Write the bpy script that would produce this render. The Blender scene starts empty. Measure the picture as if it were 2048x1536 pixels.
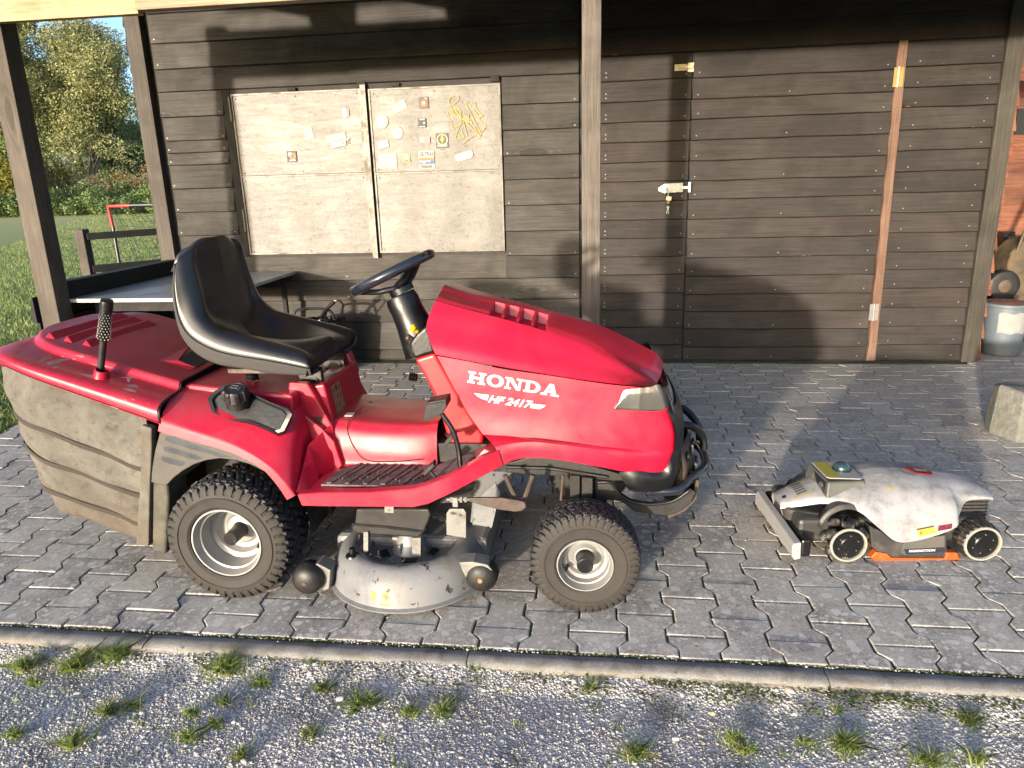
import bpy, bmesh, math, random
import numpy as np
from mathutils import Vector, Matrix
rnd = random.Random(7)
nrg = np.random.default_rng(11)
R = math.radians
SC = bpy.context.scene
COL = SC.collection

# ------------------------------------------------------------------ camera, sky, sun, exposure
FPX, CAM_H = 1450.0, 1.33
def cam_axes(p, yaw, roll):
    cy, sy = math.cos(yaw), math.sin(yaw)
    r = Vector((cy, -sy, 0)); f = Vector((sy, cy, 0))
    F = f * math.cos(p) + Vector((0, 0, -math.sin(p))); U = r.cross(F)
    cr, sr = math.cos(roll), math.sin(roll)
    return r * cr + U * sr, -r * sr + U * cr, F
AX, AU, AF = cam_axes(R(15.87), R(-7.30), R(-1.665))
cam_d = bpy.data.cameras.new('camera'); cam = bpy.data.objects.new('camera', cam_d); COL.objects.link(cam)
cam_d.sensor_width = 36.0; cam_d.lens = FPX / 2048 * 36.0; cam_d.clip_start = 0.05; cam_d.clip_end = 600
cam.matrix_world = Matrix(((AX.x, AU.x, -AF.x, 0), (AX.y, AU.y, -AF.y, 0), (AX.z, AU.z, -AF.z, CAM_H), (0, 0, 0, 1)))
SC.camera = cam
CAM = Vector((0, 0, CAM_H))

SUN_EL, SUN_DIR = 4.7, Vector((0.415, 1.0, 0.0)).normalized()     # light travels along SUN_DIR, low evening sun
world = bpy.data.worlds.new('World'); SC.world = world; world.use_nodes = True
wn = world.node_tree.nodes; wl = world.node_tree.links; wn.clear()
sky = wn.new('ShaderNodeTexSky'); sky.sky_type = 'NISHITA'; sky.sun_disc = False
sky.sun_elevation = R(SUN_EL)
to_sun = -SUN_DIR
sky.sun_rotation = math.atan2(to_sun.x, to_sun.y)
sky.air_density = 0.6; sky.dust_density = 3.0; sky.ozone_density = 1.5
bg = wn.new('ShaderNodeBackground'); bg.inputs['Strength'].default_value = 0.15
wo = wn.new('ShaderNodeOutputWorld'); wl.new(sky.outputs[0], bg.inputs[0]); wl.new(bg.outputs[0], wo.inputs[0])
sl = bpy.data.lights.new('sun', 'SUN'); sun = bpy.data.objects.new('sun', sl); COL.objects.link(sun)
sl.energy = 2.0; sl.angle = R(1.8); sl.color = (1.0, 0.88, 0.73)
sd = Vector((SUN_DIR.x, SUN_DIR.y, -math.tan(R(SUN_EL)))).normalized()
sun.rotation_euler = sd.to_track_quat('-Z', 'Y').to_euler(); sun.location = (-4, -8, 6)
vs = SC.view_settings; vs.view_transform = 'Standard'; vs.look = 'None'; vs.gamma = 1.0; vs.use_curve_mapping = False
vs.exposure = 2.32
SC.cycles.max_bounces = 6; SC.cycles.diffuse_bounces = 3; SC.cycles.glossy_bounces = 3; SC.cycles.transmission_bounces = 4
SC.cycles.transparent_max_bounces = 6; SC.cycles.caustics_reflective = False; SC.cycles.caustics_refractive = False

# ------------------------------------------------------------------ helpers
def ray(px, py): return AX * (px - 1024) + AU * (768 - py) + AF * FPX
def P(px, py, Y):                                   # point of the photograph's ray on the vertical plane y = Y
    d = ray(px, py); return CAM + d * (Y / d.y)
def PZ(px, py, Z):
    d = ray(px, py); return CAM + d * ((Z - CAM_H) / d.z)

OFF = {}
def finish(o, parent, name_key=None):
    COL.objects.link(o)
    if parent is not None: o.parent = parent; OFF[o.name] = OFF[parent.name]
    else: OFF[o.name] = Vector(o.location)
def tag(o, label=None, cat=None, group=None, kind=None):
    if label: o['label'] = label
    if cat: o['category'] = cat
    if group: o['group'] = group
    if kind: o['kind'] = kind
    return o
def empty(name, loc, label=None, cat=None, group=None, kind=None, rz=0.0, local=False):
    o = bpy.data.objects.new(name, None); o.location = loc; o.rotation_euler = (0, 0, rz); o.empty_display_size = 0.1
    COL.objects.link(o); OFF[o.name] = Vector((0, 0, 0)) if local else Vector(loc)
    return tag(o, label, cat, group, kind)
def O(name, V, F, mat, parent=None, smooth=True, ang=35, bev=0, bseg=2, sub=0, crease=None, loc=None):
    off = OFF[parent.name] if parent is not None else Vector(loc or (0, 0, 0))
    V = np.asarray([tuple(v) for v in V], dtype=float) - np.array(off)
    me = bpy.data.meshes.new(name); me.from_pydata(V.tolist(), [], F); 
    bm = bmesh.new(); bm.from_mesh(me); bmesh.ops.recalc_face_normals(bm, faces=bm.faces); 
    if crease:
        cl = bm.edges.layers.float.new('crease_edge'); bm.verts.ensure_lookup_table()
        for a, b, c in crease:
            e = bm.edges.get((bm.verts[a], bm.verts[b]))
            if e: e[cl] = c
    bm.to_mesh(me); bm.free()
    o = bpy.data.objects.new(name, me)
    for m in (mat if isinstance(mat, (list, tuple)) else [mat]): me.materials.append(m)
    if parent is None: o.location = off
    finish(o, parent)
    if smooth:
        me.shade_smooth()
        if not sub: me.set_sharp_from_angle(angle=R(ang))
    if sub:
        s = o.modifiers.new('s', 'SUBSURF'); s.levels = s.render_levels = sub
    if bev:
        b = o.modifiers.new('b', 'BEVEL'); b.width = bev; b.segments = bseg; b.limit_method = 'ANGLE'; b.angle_limit = R(40)
        b.harden_normals = False
    return o

class MB:
    def __init__(s): s.V = []; s.F = []
    def add(s, V, F):
        n = len(s.V); s.V += [tuple(v) for v in V]; s.F += [[i + n for i in f] for f in F]; return s
    def box(s, x0, x1, y0, y1, z0, z1):
        V = [(x, y, z) for x in (x0, x1) for y in (y0, y1) for z in (z0, z1)]
        return s.add(V, [(0, 1, 3, 2), (4, 6, 7, 5), (0, 4, 5, 1), (2, 3, 7, 6), (0, 2, 6, 4), (1, 5, 7, 3)])
    def obox(s, c, ux, uy, uz):                       # oriented box: centre and three half axes
        c = Vector(c); ux, uy, uz = Vector(ux), Vector(uy), Vector(uz)
        V = [c + ux * a + uy * b + uz * d for a in (-1, 1) for b in (-1, 1) for d in (-1, 1)]
        return s.add(V, [(0, 1, 3, 2), (4, 6, 7, 5), (0, 4, 5, 1), (2, 3, 7, 6), (0, 2, 6, 4), (1, 5, 7, 3)])
    def bar(s, a, b, w, h, up=(0, 0, 1)):
        a, b = Vector(a), Vector(b); d = b - a; L = d.length; d.normalize(); u = Vector(up)
        side = d.cross(u)
        if side.length < 1e-4: side = d.cross(Vector((0, 1, 0)))
        side.normalize(); u = side.cross(d)
        return s.obox((a + b) / 2, d * L / 2, side * w / 2, u * h / 2)
    def prism(s, pts, y0, y1):                        # xz outline swept along y
        n = len(pts); V = [(p[0], y0, p[-1]) for p in pts] + [(p[0], y1, p[-1]) for p in pts]
        F = [list(range(n)), list(range(2 * n - 1, n - 1, -1))] + [(i, (i + 1) % n, (i + 1) % n + n, i + n) for i in range(n)]
        return s.add(V, F)
    def slab(s, pts, z0, z1):                         # xy outline swept along z
        n = len(pts); V = [(p[0], p[1], z0) for p in pts] + [(p[0], p[1], z1) for p in pts]
        F = [list(range(n)), list(range(2 * n - 1, n - 1, -1))] + [(i, (i + 1) % n, (i + 1) % n + n, i + n) for i in range(n)]
        return s.add(V, F)
    def thick(s, pts, d):                             # any planar outline given thickness vector d
        n = len(pts); d = Vector(d); V = [Vector(p) for p in pts]; V += [v + d for v in V]
        F = [list(range(n)), list(range(2 * n - 1, n - 1, -1))] + [(i, (i + 1) % n, (i + 1) % n + n, i + n) for i in range(n)]
        return s.add(V, F)
    def cyl(s, a, b, r0, r1=None, n=20, caps=True):
        a, b = Vector(a), Vector(b); r1 = r0 if r1 is None else r1
        d = (b - a).normalized(); u = d.orthogonal().normalized(); w = d.cross(u)
        V = []
        for c, r in ((a, r0), (b, r1)):
            V += [c + (u * math.cos(t) + w * math.sin(t)) * r for t in [2 * math.pi * i / n for i in range(n)]]
        F = [(i, (i + 1) % n, (i + 1) % n + n, i + n) for i in range(n)]
        if caps: F += [list(range(n)), list(range(2 * n - 1, n - 1, -1))]
        return s.add(V, F)
    def lathe(s, c, axis, prof, n=32, ang=2 * math.pi, ph=0):    # prof: (distance along axis, radius)
        c = Vector(c); d = Vector(axis).normalized()
        u = Vector((0, 0, 1)) if abs(d.z) < .9 else Vector((1, 0, 0))
        w = d.cross(u).normalized(); u = w.cross(d)
        full = ang > 6.28; m = n if full else n + 1
        V = [c + d * a + (u * math.cos(ph + ang * i / n) + w * math.sin(ph + ang * i / n)) * max(r, 1e-5) for a, r in prof for i in range(m)]
        F = []
        for j in range(len(prof) - 1):
            for i in range(n):
                k = (i + 1) % m
                F.append((j * m + i, j * m + k, (j + 1) * m + k, (j + 1) * m + i))
        return s.add(V, F)
    def tube(s, pts, r, n=10, closed=False, smooth=0, caps=True):
        pts = [Vector(p) for p in pts]
        if smooth: pts = catmull(pts, smooth, closed)
        m = len(pts); rr = r if isinstance(r, (list, tuple)) else None
        V = []; prev = None
        for i, p in enumerate(pts):
            a = pts[i - 1] if (i or closed) else p; b = pts[(i + 1) % m] if (i < m - 1 or closed) else p
            d = (b - a).normalized()
            if prev is None: u = d.orthogonal().normalized()
            else: u = (prev - d * prev.dot(d)).normalized()
            prev = u; w = d.cross(u)
            rad = r if rr is None else rr[0] + (rr[1] - rr[0]) * i / max(m - 1, 1)
            V += [p + (u * math.cos(2 * math.pi * k / n) + w * math.sin(2 * math.pi * k / n)) * rad for k in range(n)]
        F = []
        for i in range(m if closed else m - 1):
            j = (i + 1) % m
            F += [(i * n + k, i * n + (k + 1) % n, j * n + (k + 1) % n, j * n + k) for k in range(n)]
        if caps and not closed: F += [list(range(n)), [(m - 1) * n + k for k in range(n - 1, -1, -1)]]
        return s.add(V, F)
    def grid(s, rows, closed=False):
        m = len(rows[0]); V = [p for r in rows for p in r]; F = []
        for i in range(len(rows) - 1):
            for j in range(m if closed else m - 1):
                k = (j + 1) % m
                F.append((i * m + j, i * m + k, (i + 1) * m + k, (i + 1) * m + j))
        return s.add(V, F)
    def make(s, name, mat, parent=None, **k): return O(name, s.V, s.F, mat, parent, **k)

def catmull(pts, n, closed=False):
    pts = [Vector(p) for p in pts]; m = len(pts); out = []
    for i in range(m if closed else m - 1):
        p0 = pts[i - 1] if (i > 0 or closed) else pts[0] * 2 - pts[1]
        p1 = pts[i]; p2 = pts[(i + 1) % m]
        p3 = pts[(i + 2) % m] if (i + 2 < m or closed) else p2 * 2 - p1
        for k in range(n):
            t = k / n
            out.append(0.5 * ((2 * p1) + (p2 - p0) * t + (2 * p0 - 5 * p1 + 4 * p2 - p3) * t * t + (3 * p1 - p0 - 3 * p2 + p3) * t ** 3))
    if not closed: out.append(pts[-1])
    return out
def smooth_rows(rows, nu, nv, lin_v=False):
    rows = [catmull(r, nv) if nv > 1 else r for r in rows]
    cols = list(zip(*rows)); cols = [catmull(list(c), nu) if nu > 1 else c for c in cols]
    return [list(r) for r in zip(*cols)]

# ------------------------------------------------------------------ materials
def rgb(c): return (c[0], c[1], c[2], 1.0)
class NT:
    def __init__(s, name):
        s.m = bpy.data.materials.new(name); s.m.use_nodes = True; s.n = s.m.node_tree.nodes; s.l = s.m.node_tree.links
        s.b = s.n['Principled BSDF']; s.out = s.n['Material Output']
        s.tc = s.n.new('ShaderNodeTexCoord')
    def set(s, **k):
        for a, v in k.items(): s.b.inputs[a.replace('_', ' ')].default_value = v
    def link(s, a, b): s.l.new(a, b)
    def coords(s, kind='Object', scale=(1, 1, 1), rand=0.0, rot=(0, 0, 0)):
        mp = s.n.new('ShaderNodeMapping'); mp.inputs['Scale'].default_value = scale; mp.inputs['Rotation'].default_value = rot
        src = s.tc.outputs[kind]
        if rand:
            oi = s.n.new('ShaderNodeObjectInfo'); mu = s.n.new('ShaderNodeVectorMath'); mu.operation = 'MULTIPLY_ADD'
            cb = s.n.new('ShaderNodeCombineXYZ')
            for i in range(3): s.link(oi.outputs['Random'], cb.inputs[i])
            mu.inputs[1].default_value = (rand, rand * 1.7, rand * 2.3); s.link(cb.outputs[0], mu.inputs[0]); s.link(src, mu.inputs[2])
            src = mu.outputs[0]
        s.link(src, mp.inputs[0]); return mp.outputs[0]
    def noise(s, co, scale=5, detail=4, rough=.55, dist=0):
        t = s.n.new('ShaderNodeTexNoise'); t.inputs['Scale'].default_value = scale; t.inputs['Detail'].default_value = detail
        t.inputs['Roughness'].default_value = rough; t.inputs['Distortion'].default_value = dist; s.link(co, t.inputs['Vector']); return t.outputs['Fac']
    def voro(s, co, scale=5, feat='F1', rand=1.0, out='Distance'):
        t = s.n.new('ShaderNodeTexVoronoi'); t.feature = feat; t.inputs['Scale'].default_value = scale; t.inputs['Randomness'].default_value = rand
        s.link(co, t.inputs['Vector']); return t.outputs[out]
    def ramp(s, fac, stops, interp='LINEAR'):
        r = s.n.new('ShaderNodeValToRGB'); r.color_ramp.interpolation = interp; e = r.color_ramp.elements
        while len(e) < len(stops): e.new(0.5)
        for i, (p, c) in enumerate(stops):
            e[i].position = p; e[i].color = rgb(c) if not isinstance(c, (int, float)) else (c, c, c, 1)
        s.link(fac, r.inputs[0]); return r.outputs[0]
    def mix(s, f, a, b, mode='MIX'):
        m = s.n.new('ShaderNodeMix'); m.data_type = 'RGBA'; m.blend_type = mode
        for inp, v in ((m.inputs[0], f), (m.inputs[6], a), (m.inputs[7], b)):
            if isinstance(v, (int, float)): inp.default_value = v
            elif isinstance(v, (tuple, list)): inp.default_value = rgb(v)
            else: s.link(v, inp)
        return m.outputs[2]
    def math(s, op, a, b=0.0, clamp=False):
        m = s.n.new('ShaderNodeMath'); m.operation = op; m.use_clamp = clamp
        for i, v in enumerate((a, b)):
            if isinstance(v, (int, float)): m.inputs[i].default_value = v
            else: s.link(v, m.inputs[i])
        return m.outputs[0]
    def sep(s, co):
        t = s.n.new('ShaderNodeSeparateXYZ'); s.link(co, t.inputs[0]); return t.outputs
    def bump(s, h, dist=0.002, strength=1.0):
        b = s.n.new('ShaderNodeBump'); b.inputs['Strength'].default_value = strength; b.inputs['Distance'].default_value = dist
        s.link(h, b.inputs['Height'])
        if s.b.inputs['Normal'].is_linked: s.link(s.b.inputs['Normal'].links[0].from_socket, b.inputs['Normal'])
        s.link(b.outputs[0], s.b.inputs['Normal'])
    def color(s, c): s.link(c, s.b.inputs['Base Color'])
    def rough(s, c): s.link(c, s.b.inputs['Roughness'])
    def rand(s):
        return s.n.new('ShaderNodeObjectInfo').outputs['Random']
def simple(name, base, rough=.5, metal=0, var=.25, scale=20, bscale=60, bdist=.0006, dirt=None, dirt_amt=.5, spec=.5, dscale=6, coat=0):
    t = NT(name); co = t.coords()
    n = t.noise(co, scale, 5, .6)
    c = t.ramp(n, [(.3, [x * (1 - var) for x in base]), (.7, [min(1, x * (1 + var)) for x in base])])
    if dirt:
        d = t.noise(co, dscale, 6, .65, .4); m = t.ramp(d, [(.62 - dirt_amt * .3, 0.0), (.78 - dirt_amt * .2, 1.0)])
        m2 = t.noise(co, 90, 3, .7); m = t.math('MULTIPLY', m, t.math('ADD', m2, .25), True)
        c = t.mix(m, c, dirt); r = t.mix(m, (rough,) * 3, (.9,) * 3); t.rough(r)
    else: t.rough(t.ramp(n, [(.3, max(0, rough - .06)), (.7, min(1, rough + .06))]))
    t.color(c); t.set(Metallic=metal, Specular_IOR_Level=spec, Coat_Weight=coat, Coat_Roughness=.15)
    if bdist: t.bump(t.noise(co, bscale, 4, .6), bdist)
    return t.m

def wood(name, dark, light, grey, knot=.4, raw=0.0, rand=13.7, axis=0, rough=.75, edge=None, zstretch=26):
    t = NT(name)
    sc = [zstretch, zstretch, zstretch]; sc[axis] = 1.3
    co = t.coords(scale=sc, rand=rand); plain = t.coords(rand=rand)
    g1 = t.noise(co, 1.0, 7, .62, 1.2); g2 = t.noise(co, 4.2, 5, .7, .3)
    sc2 = [9, 9, 9]; sc2[axis] = 2.4
    kv = t.voro(t.coords(scale=sc2, rand=rand * .7), .55, 'F1')
    kn = t.ramp(kv, [(.0, 1.0), (.11, .65), (.17, .0)])
    rings = t.n.new('ShaderNodeMath'); rings.operation = 'SINE'; t.link(t.math('MULTIPLY', kv, 70), rings.inputs[0])
    ringf = t.math('MULTIPLY', t.ramp(kv, [(.1, 1.0), (.33, 0.0)]), t.math('ADD', t.math('MULTIPLY', rings.outputs[0], .5), .5))
    c = t.ramp(g1, [(.28, dark), (.5, light), (.75, [x * 1.25 for x in light])])
    c = t.mix(t.math('MULTIPLY', g2, .55), c, [x * .45 for x in dark])
    big = t.noise(plain, 2.6, 4, .6, .5)
    c = t.mix(t.math('MULTIPLY', t.ramp(big, [(.38, 0.0), (.68, 1.0)]), .65), c, grey)
    c = t.mix(t.math('MULTIPLY', t.math('ADD', ringf, kn, True), knot), c, [x * .5 for x in dark])
    rn = t.rand(); c = t.mix(.8, c, t.ramp(rn, [(0, (.72, .72, .72)), (.5, (1, 1, 1)), (1, (1.28, 1.22, 1.15))]), 'MULTIPLY')
    if raw:
        sp = t.noise(t.coords(scale=(5, 5, 30) if axis == 0 else (30, 30, 4), rand=rand * 1.3), 1.2, 8, .8, .2)
        z = t.sep(t.tc.outputs['Object'])[2]
        ed = t.ramp(z, [(0.0, 1.0), (.018, 0.0)]) if edge == 'low' else None
        f = t.ramp(sp, [(.70 - raw * .1, 0.0), (.76 - raw * .1, 1.0)])
        if ed is not None: f = t.math('ADD', t.math('MULTIPLY', f, .6), t.math('MULTIPLY', t.ramp(t.noise(plain, 9, 4, .7), [(.66, 0.0), (.71, .8)]), ed), True)
        c = t.mix(f, c, (.42, .17, .07))
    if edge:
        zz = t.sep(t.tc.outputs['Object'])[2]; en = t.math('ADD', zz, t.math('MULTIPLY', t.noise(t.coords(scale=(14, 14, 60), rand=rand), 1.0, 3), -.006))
        c = t.mix(t.math('MULTIPLY', t.ramp(t.math('MULTIPLY', en, 10), [(.0, 1.0), (.045, 0.0)]), .85), c, [x * .25 for x in dark])  # dark band painted along the lower edge for the shade line at each lap
    fine = t.noise(t.coords(scale=[s_ * 3.2 if i_ != axis else 2.0 for i_, s_ in enumerate(sc)], rand=rand * 1.9), 1.6, 6, .75, .2)
    c = t.mix(.75, c, t.ramp(fine, [(.32, (.38, .38, .38)), (.5, (1.0, 1.0, 1.0)), (.70, (1.75, 1.7, 1.6))]), 'MULTIPLY')
    t.bump(fine, .0008)
    t.color(c); t.rough(t.ramp(g1, [(.3, rough - .1), (.7, rough + .1)])); t.set(Specular_IOR_Level=.35)
    t.bump(g1, .0016); t.bump(g2, .0009); t.bump(t.math('MULTIPLY', kn, -1), .002)
    return t.m

M = {}
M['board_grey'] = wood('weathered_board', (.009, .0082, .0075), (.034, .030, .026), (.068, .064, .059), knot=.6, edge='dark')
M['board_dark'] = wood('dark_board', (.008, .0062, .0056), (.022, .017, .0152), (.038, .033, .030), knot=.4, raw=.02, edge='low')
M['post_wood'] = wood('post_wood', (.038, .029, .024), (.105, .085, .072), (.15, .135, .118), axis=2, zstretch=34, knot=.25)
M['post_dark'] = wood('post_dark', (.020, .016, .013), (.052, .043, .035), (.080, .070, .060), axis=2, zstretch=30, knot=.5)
M['rail_dark'] = wood('rail_dark', (.006, .006, .006), (.013, .012, .012), (.020, .019, .018), axis=1, zstretch=30, knot=.4)
M['raw_beam'] = wood('new_timber', (.24, .14, .06), (.38, .25, .12), (.42, .31, .18), axis=0, knot=.25, zstretch=18, rough=.6)
M['old_beam'] = wood('aged_timber', (.20, .13, .075), (.32, .22, .135), (.32, .25, .17), axis=0, knot=.3, zstretch=18, rough=.6)
M['batten'] = wood('hinge_batten', (.06, .032, .020), (.14, .078, .050), (.16, .10, .072), axis=2, zstretch=26, knot=.3)
M['red_board'] = wood('red_brown_board', (.07, .026, .014), (.15, .055, .030), (.18, .078, .048), axis=0, zstretch=20, knot=.3)
M['dark_wood'] = simple('roof_underside', (.030, .026, .024), .85, var=.4)
M['nail'] = simple('nail_head', (.22, .21, .20), .5, .6, var=.1, bdist=0)
M['zinc'] = simple('zinc_plate', (.40, .43, .42), .35, .6, var=.1, bdist=0)
M['brass'] = simple('brass', (.40, .29, .11), .35, .7, var=.15, bdist=0)
M['paper'] = simple('paper_white', (.40, .39, .35), .6, var=.08, bdist=0)
# ------------------------------------------------------------------ ground materials
def mat_paving():
    t = NT('paving_concrete'); g = t.n.new('ShaderNodeNewGeometry').outputs['Position']
    mp = t.n.new('ShaderNodeMapping'); t.link(g, mp.inputs[0]); co = mp.outputs[0]
    ag = t.noise(co, 260, 3, .8); big = t.noise(co, 2.2, 5, .6, .3); mid = t.noise(co, 22, 5, .65)
    c = t.ramp(ag, [(.30, (.175, .166, .155)), (.5, (.345, .325, .30)), (.72, (.56, .53, .49))])
    sp2 = t.noise(co, 85, 4, .75); c = t.mix(.8, c, t.ramp(sp2, [(.34, (.55, .55, .56)), (.5, (1, 1, 1)), (.66, (1.5, 1.48, 1.45))]), 'MULTIPLY')
    rn = t.rand(); c = t.mix(.9, c, t.ramp(rn, [(0, (.78, .78, .80)), (.6, (1, 1, 1)), (1, (1.22, 1.20, 1.16))]), 'MULTIPLY')
    c = t.mix(t.math('MULTIPLY', t.ramp(mid, [(.42, 0.0), (.7, 1.0)]), .35), c, (.15, .135, .12))
    # lichen discs
    wob = t.n.new('ShaderNodeVectorMath'); wob.operation = 'MULTIPLY_ADD'; nz = t.n.new('ShaderNodeTexNoise'); nz.inputs['Scale'].default_value = 45; nz.inputs['Detail'].default_value = 3
    t.link(co, nz.inputs['Vector']); t.link(nz.outputs['Color'], wob.inputs[0]); wob.inputs[1].default_value = (.022, .022, .022); t.link(co, wob.inputs[2])
    lich = None
    for scl, th in ((27, .33), (48, .30)):
        v = t.n.new('ShaderNodeTexVoronoi'); v.inputs['Scale'].default_value = scl; t.link(wob.outputs[0], v.inputs['Vector'])
        sx = t.sep(v.outputs['Color'])[0]
        rad = t.math('MULTIPLY', sx, th * 1.5)
        d = t.math('SUBTRACT', rad, v.outputs['Distance']); m = t.ramp(d, [(.0, 0.0), (.05, 1.0)])
        lich = m if lich is None else t.math('MAXIMUM', lich, m)
    zone = t.ramp(t.noise(co, 1.1, 3, .5), [(.30, .45), (.55, 1.0)])
    y = t.sep(co)[1]; near = t.ramp(t.math('DIVIDE', y, 6.0), [(.30, 1.0), (.50, .75), (.72, .12)])
    lf = t.math('MULTIPLY', t.math('MULTIPLY', lich, zone), t.math('MULTIPLY', near, .85))
    c = t.mix(lf, c, t.ramp(ag, [(.3, (.50, .50, .47)), (.7, (.74, .73, .69))]))
    # big pale weathering near the kerb
    pf = t.math('MULTIPLY', t.ramp(t.noise(co, 5.0, 5, .7, .6), [(.42, 0.0), (.56, 1.0)]), t.math('MULTIPLY', near, .5))
    c = t.mix(pf, c, (.52, .50, .46))
    c = t.mix(t.math('MULTIPLY', t.ramp(big, [(.35, 0.0), (.7, 1.0)]), .28), c, (.14, .13, .12))
    t.color(c); t.set(Roughness=.88, Specular_IOR_Level=.3); t.bump(ag, .0016); t.bump(mid, .0012)
    return t.m
def mat_bed():
    t = NT('joint_sand_moss'); co = t.n.new('ShaderNodeNewGeometry').outputs['Position']
    a = t.noise(co, 300, 3, .8); m = t.noise(co, 3.0, 4, .7, .5)
    c = t.ramp(a, [(.35, (.030, .028, .026)), (.6, (.075, .070, .062)), (.76, (.32, .31, .30))])
    c = t.mix(t.ramp(m, [(.44, 0.0), (.53, .9)]), c, t.ramp(a, [(.3, (.035, .045, .010)), (.7, (.13, .14, .03))]))
    t.color(c); t.set(Roughness=.95); t.bump(a, .004); return t.m
def mat_kerb():
    t = NT('kerb_concrete'); co = t.n.new('ShaderNodeNewGeometry').outputs['Position']
    a = t.noise(co, 240, 4, .8); b = t.noise(co, 9, 5, .65, .5); z = t.sep(co)[2]; y = t.sep(co)[1]
    c = t.ramp(a, [(.3, (.10, .10, .098)), (.55, (.20, .197, .19)), (.75, (.36, .35, .33))])
    c = t.mix(t.ramp(b, [(.48, 0.0), (.62, .75)]), c, (.085, .08, .07))
    c = t.mix(t.ramp(t.math('ADD', t.math('MULTIPLY', z, -30), t.math('MULTIPLY', b, 1.1)), [(.75, 0.0), (1.1, .6)]), c, (.20, .18, .14))
    t.color(c); t.set(Roughness=.9); t.bump(a, .0015); t.bump(b, .003); return t.m
def mat_gravel(name, dark=1.0):
    t = NT(name); g = t.n.new('ShaderNodeNewGeometry'); co = g.outputs['Position']
    r = g.outputs['Random Per Island']; a = t.noise(co, 320, 3, .7)
    c = t.ramp(r, [(0, (.22 * dark, .22 * dark, .22 * dark)), (.35, (.36, .355, .35)), (.6, (.44, .43, .42)), (.82, (.50, .49, .47)), (.93, (.55, .53, .50)), (1, (.34, .27, .20))])
    c = t.mix(.5, c, t.ramp(a, [(.3, (.6, .6, .6)), (.7, (1.25, 1.25, 1.25))]), 'MULTIPLY')
    c = t.mix(t.math('MULTIPLY', t.ramp(t.noise(co, 3.5, 4, .6), [(.45, 0.0), (.7, 1.0)]), .45), c, (.13, .115, .09))
    t.color(c); t.set(Roughness=.85, Specular_IOR_Level=.3); t.bump(a, .0008); return t.m
def mat_soil():
    t = NT('gravel_bed'); co = t.n.new('ShaderNodeNewGeometry').outputs['Position']
    v = t.voro(co, 130); a = t.noise(co, 7, 5, .6)
    c = t.ramp(v, [(.1, (.56, .55, .54)), (.45, (.48, .47, .46)), (.8, (.34, .33, .32))])
    c = t.mix(t.ramp(a, [(.5, 0.0), (.7, .7)]), c, (.10, .085, .06)); t.color(c); t.set(Roughness=.95)
    t.bump(t.math('MULTIPLY', v, -1), .006); return t.m
def mat_lawn():
    t = NT('lawn_ground'); co = t.n.new('ShaderNodeNewGeometry').outputs['Position']
    mp = t.n.new('ShaderNodeMapping'); mp.inputs['Scale'].default_value = (1, 1, 1); t.link(co, mp.inputs[0])
    a = t.noise(co, 28, 5, .75); b = t.noise(co, .8, 5, .65, .4); w = t.noise(co, .22, 3, .6)
    c = t.ramp(a, [(.3, (.10, .14, .045)), (.5, (.22, .27, .09)), (.72, (.40, .41, .18))])
    c = t.mix(t.ramp(b, [(.5, 0.0), (.72, .55)]), c, (.24, .24, .12))
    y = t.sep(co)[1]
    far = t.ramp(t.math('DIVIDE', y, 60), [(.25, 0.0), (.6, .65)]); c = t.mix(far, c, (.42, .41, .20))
    c = t.mix(t.ramp(w, [(.62, 0.0), (.68, .6)]), c, (.33, .34, .33))
    t.color(c); t.set(Roughness=.95, Specular_IOR_Level=.2); t.bump(a, .03); return t.m
M['paving'] = mat_paving(); M['bed'] = mat_bed(); M['kerb'] = mat_kerb(); M['gravel'] = mat_gravel('gravel_grains'); M['soil'] = mat_soil(); M['lawn'] = mat_lawn()

# ------------------------------------------------------------------ ground sheets
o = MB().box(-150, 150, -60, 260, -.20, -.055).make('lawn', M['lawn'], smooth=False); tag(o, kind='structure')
o = MB().box(-3.43, 6.0, 1.81, 5.30, -.14, -.0048).make('pavement', M['bed'], smooth=False); tag(o, kind='structure'); pavement = o
o = MB().box(2.60, 6.0, 5.303, 9.5, -.14, -.0048).make('yard_floor', M['bed'], smooth=False); tag(o, kind='structure')

# paving stones: wide ends, narrow waist, neighbouring columns half a stone apart
SL, SP, SA, GAP = .2055, .1457, .0145, .0060
def stone_mesh(kind, seed):
    r = random.Random(seed); hw, hn = SP / 2 + SA - GAP / 2, SP / 2 - SA - GAP / 2; e = SL / 2 - GAP / 2
    right = [(hw, -e), (hw, -.068), (hn, -.036), (hn, .036), (hw, .068), (hw, e)]
    if kind == 'near': right = [(hn, 0.0), (hn, .036), (hw, .068), (hw, e)]          # half stone whose cut waist faces the kerb
    if kind == 'far': right = [(hw, -e), (hw, -.068), (hn, -.036), (hn, -.002)]
    pts = right + [(-x, y) for x, y in reversed(right)]
    pts = [(x + r.uniform(-.0012, .0012), y + r.uniform(-.0012, .0012)) for x, y in pts]; n = len(pts)
    cx = sum(p[0] for p in pts) / n; cy = sum(p[1] for p in pts) / n
    ins = lambda k: [(cx + (x - cx) * (1 - k / max(.02, abs(x - cx))) if abs(x - cx) > .001 else x, cy + (y - cy) * (1 - k / max(.02, abs(y - cy))) if abs(y - cy) > .001 else y) for x, y in pts]
    V = [(x, y, -.045) for x, y in pts] + [(x, y, -.0032) for x, y in pts] + [(x, y, -.0009) for x, y in ins(.0014)] + [(x, y, 0) for x, y in ins(.0040)]
    F = [(k * n + i, k * n + (i + 1) % n, (k + 1) * n + (i + 1) % n, (k + 1) * n + i) for k in range(3) for i in range(n)] + [[3 * n + i for i in range(n)]]
    return V, F
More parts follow.
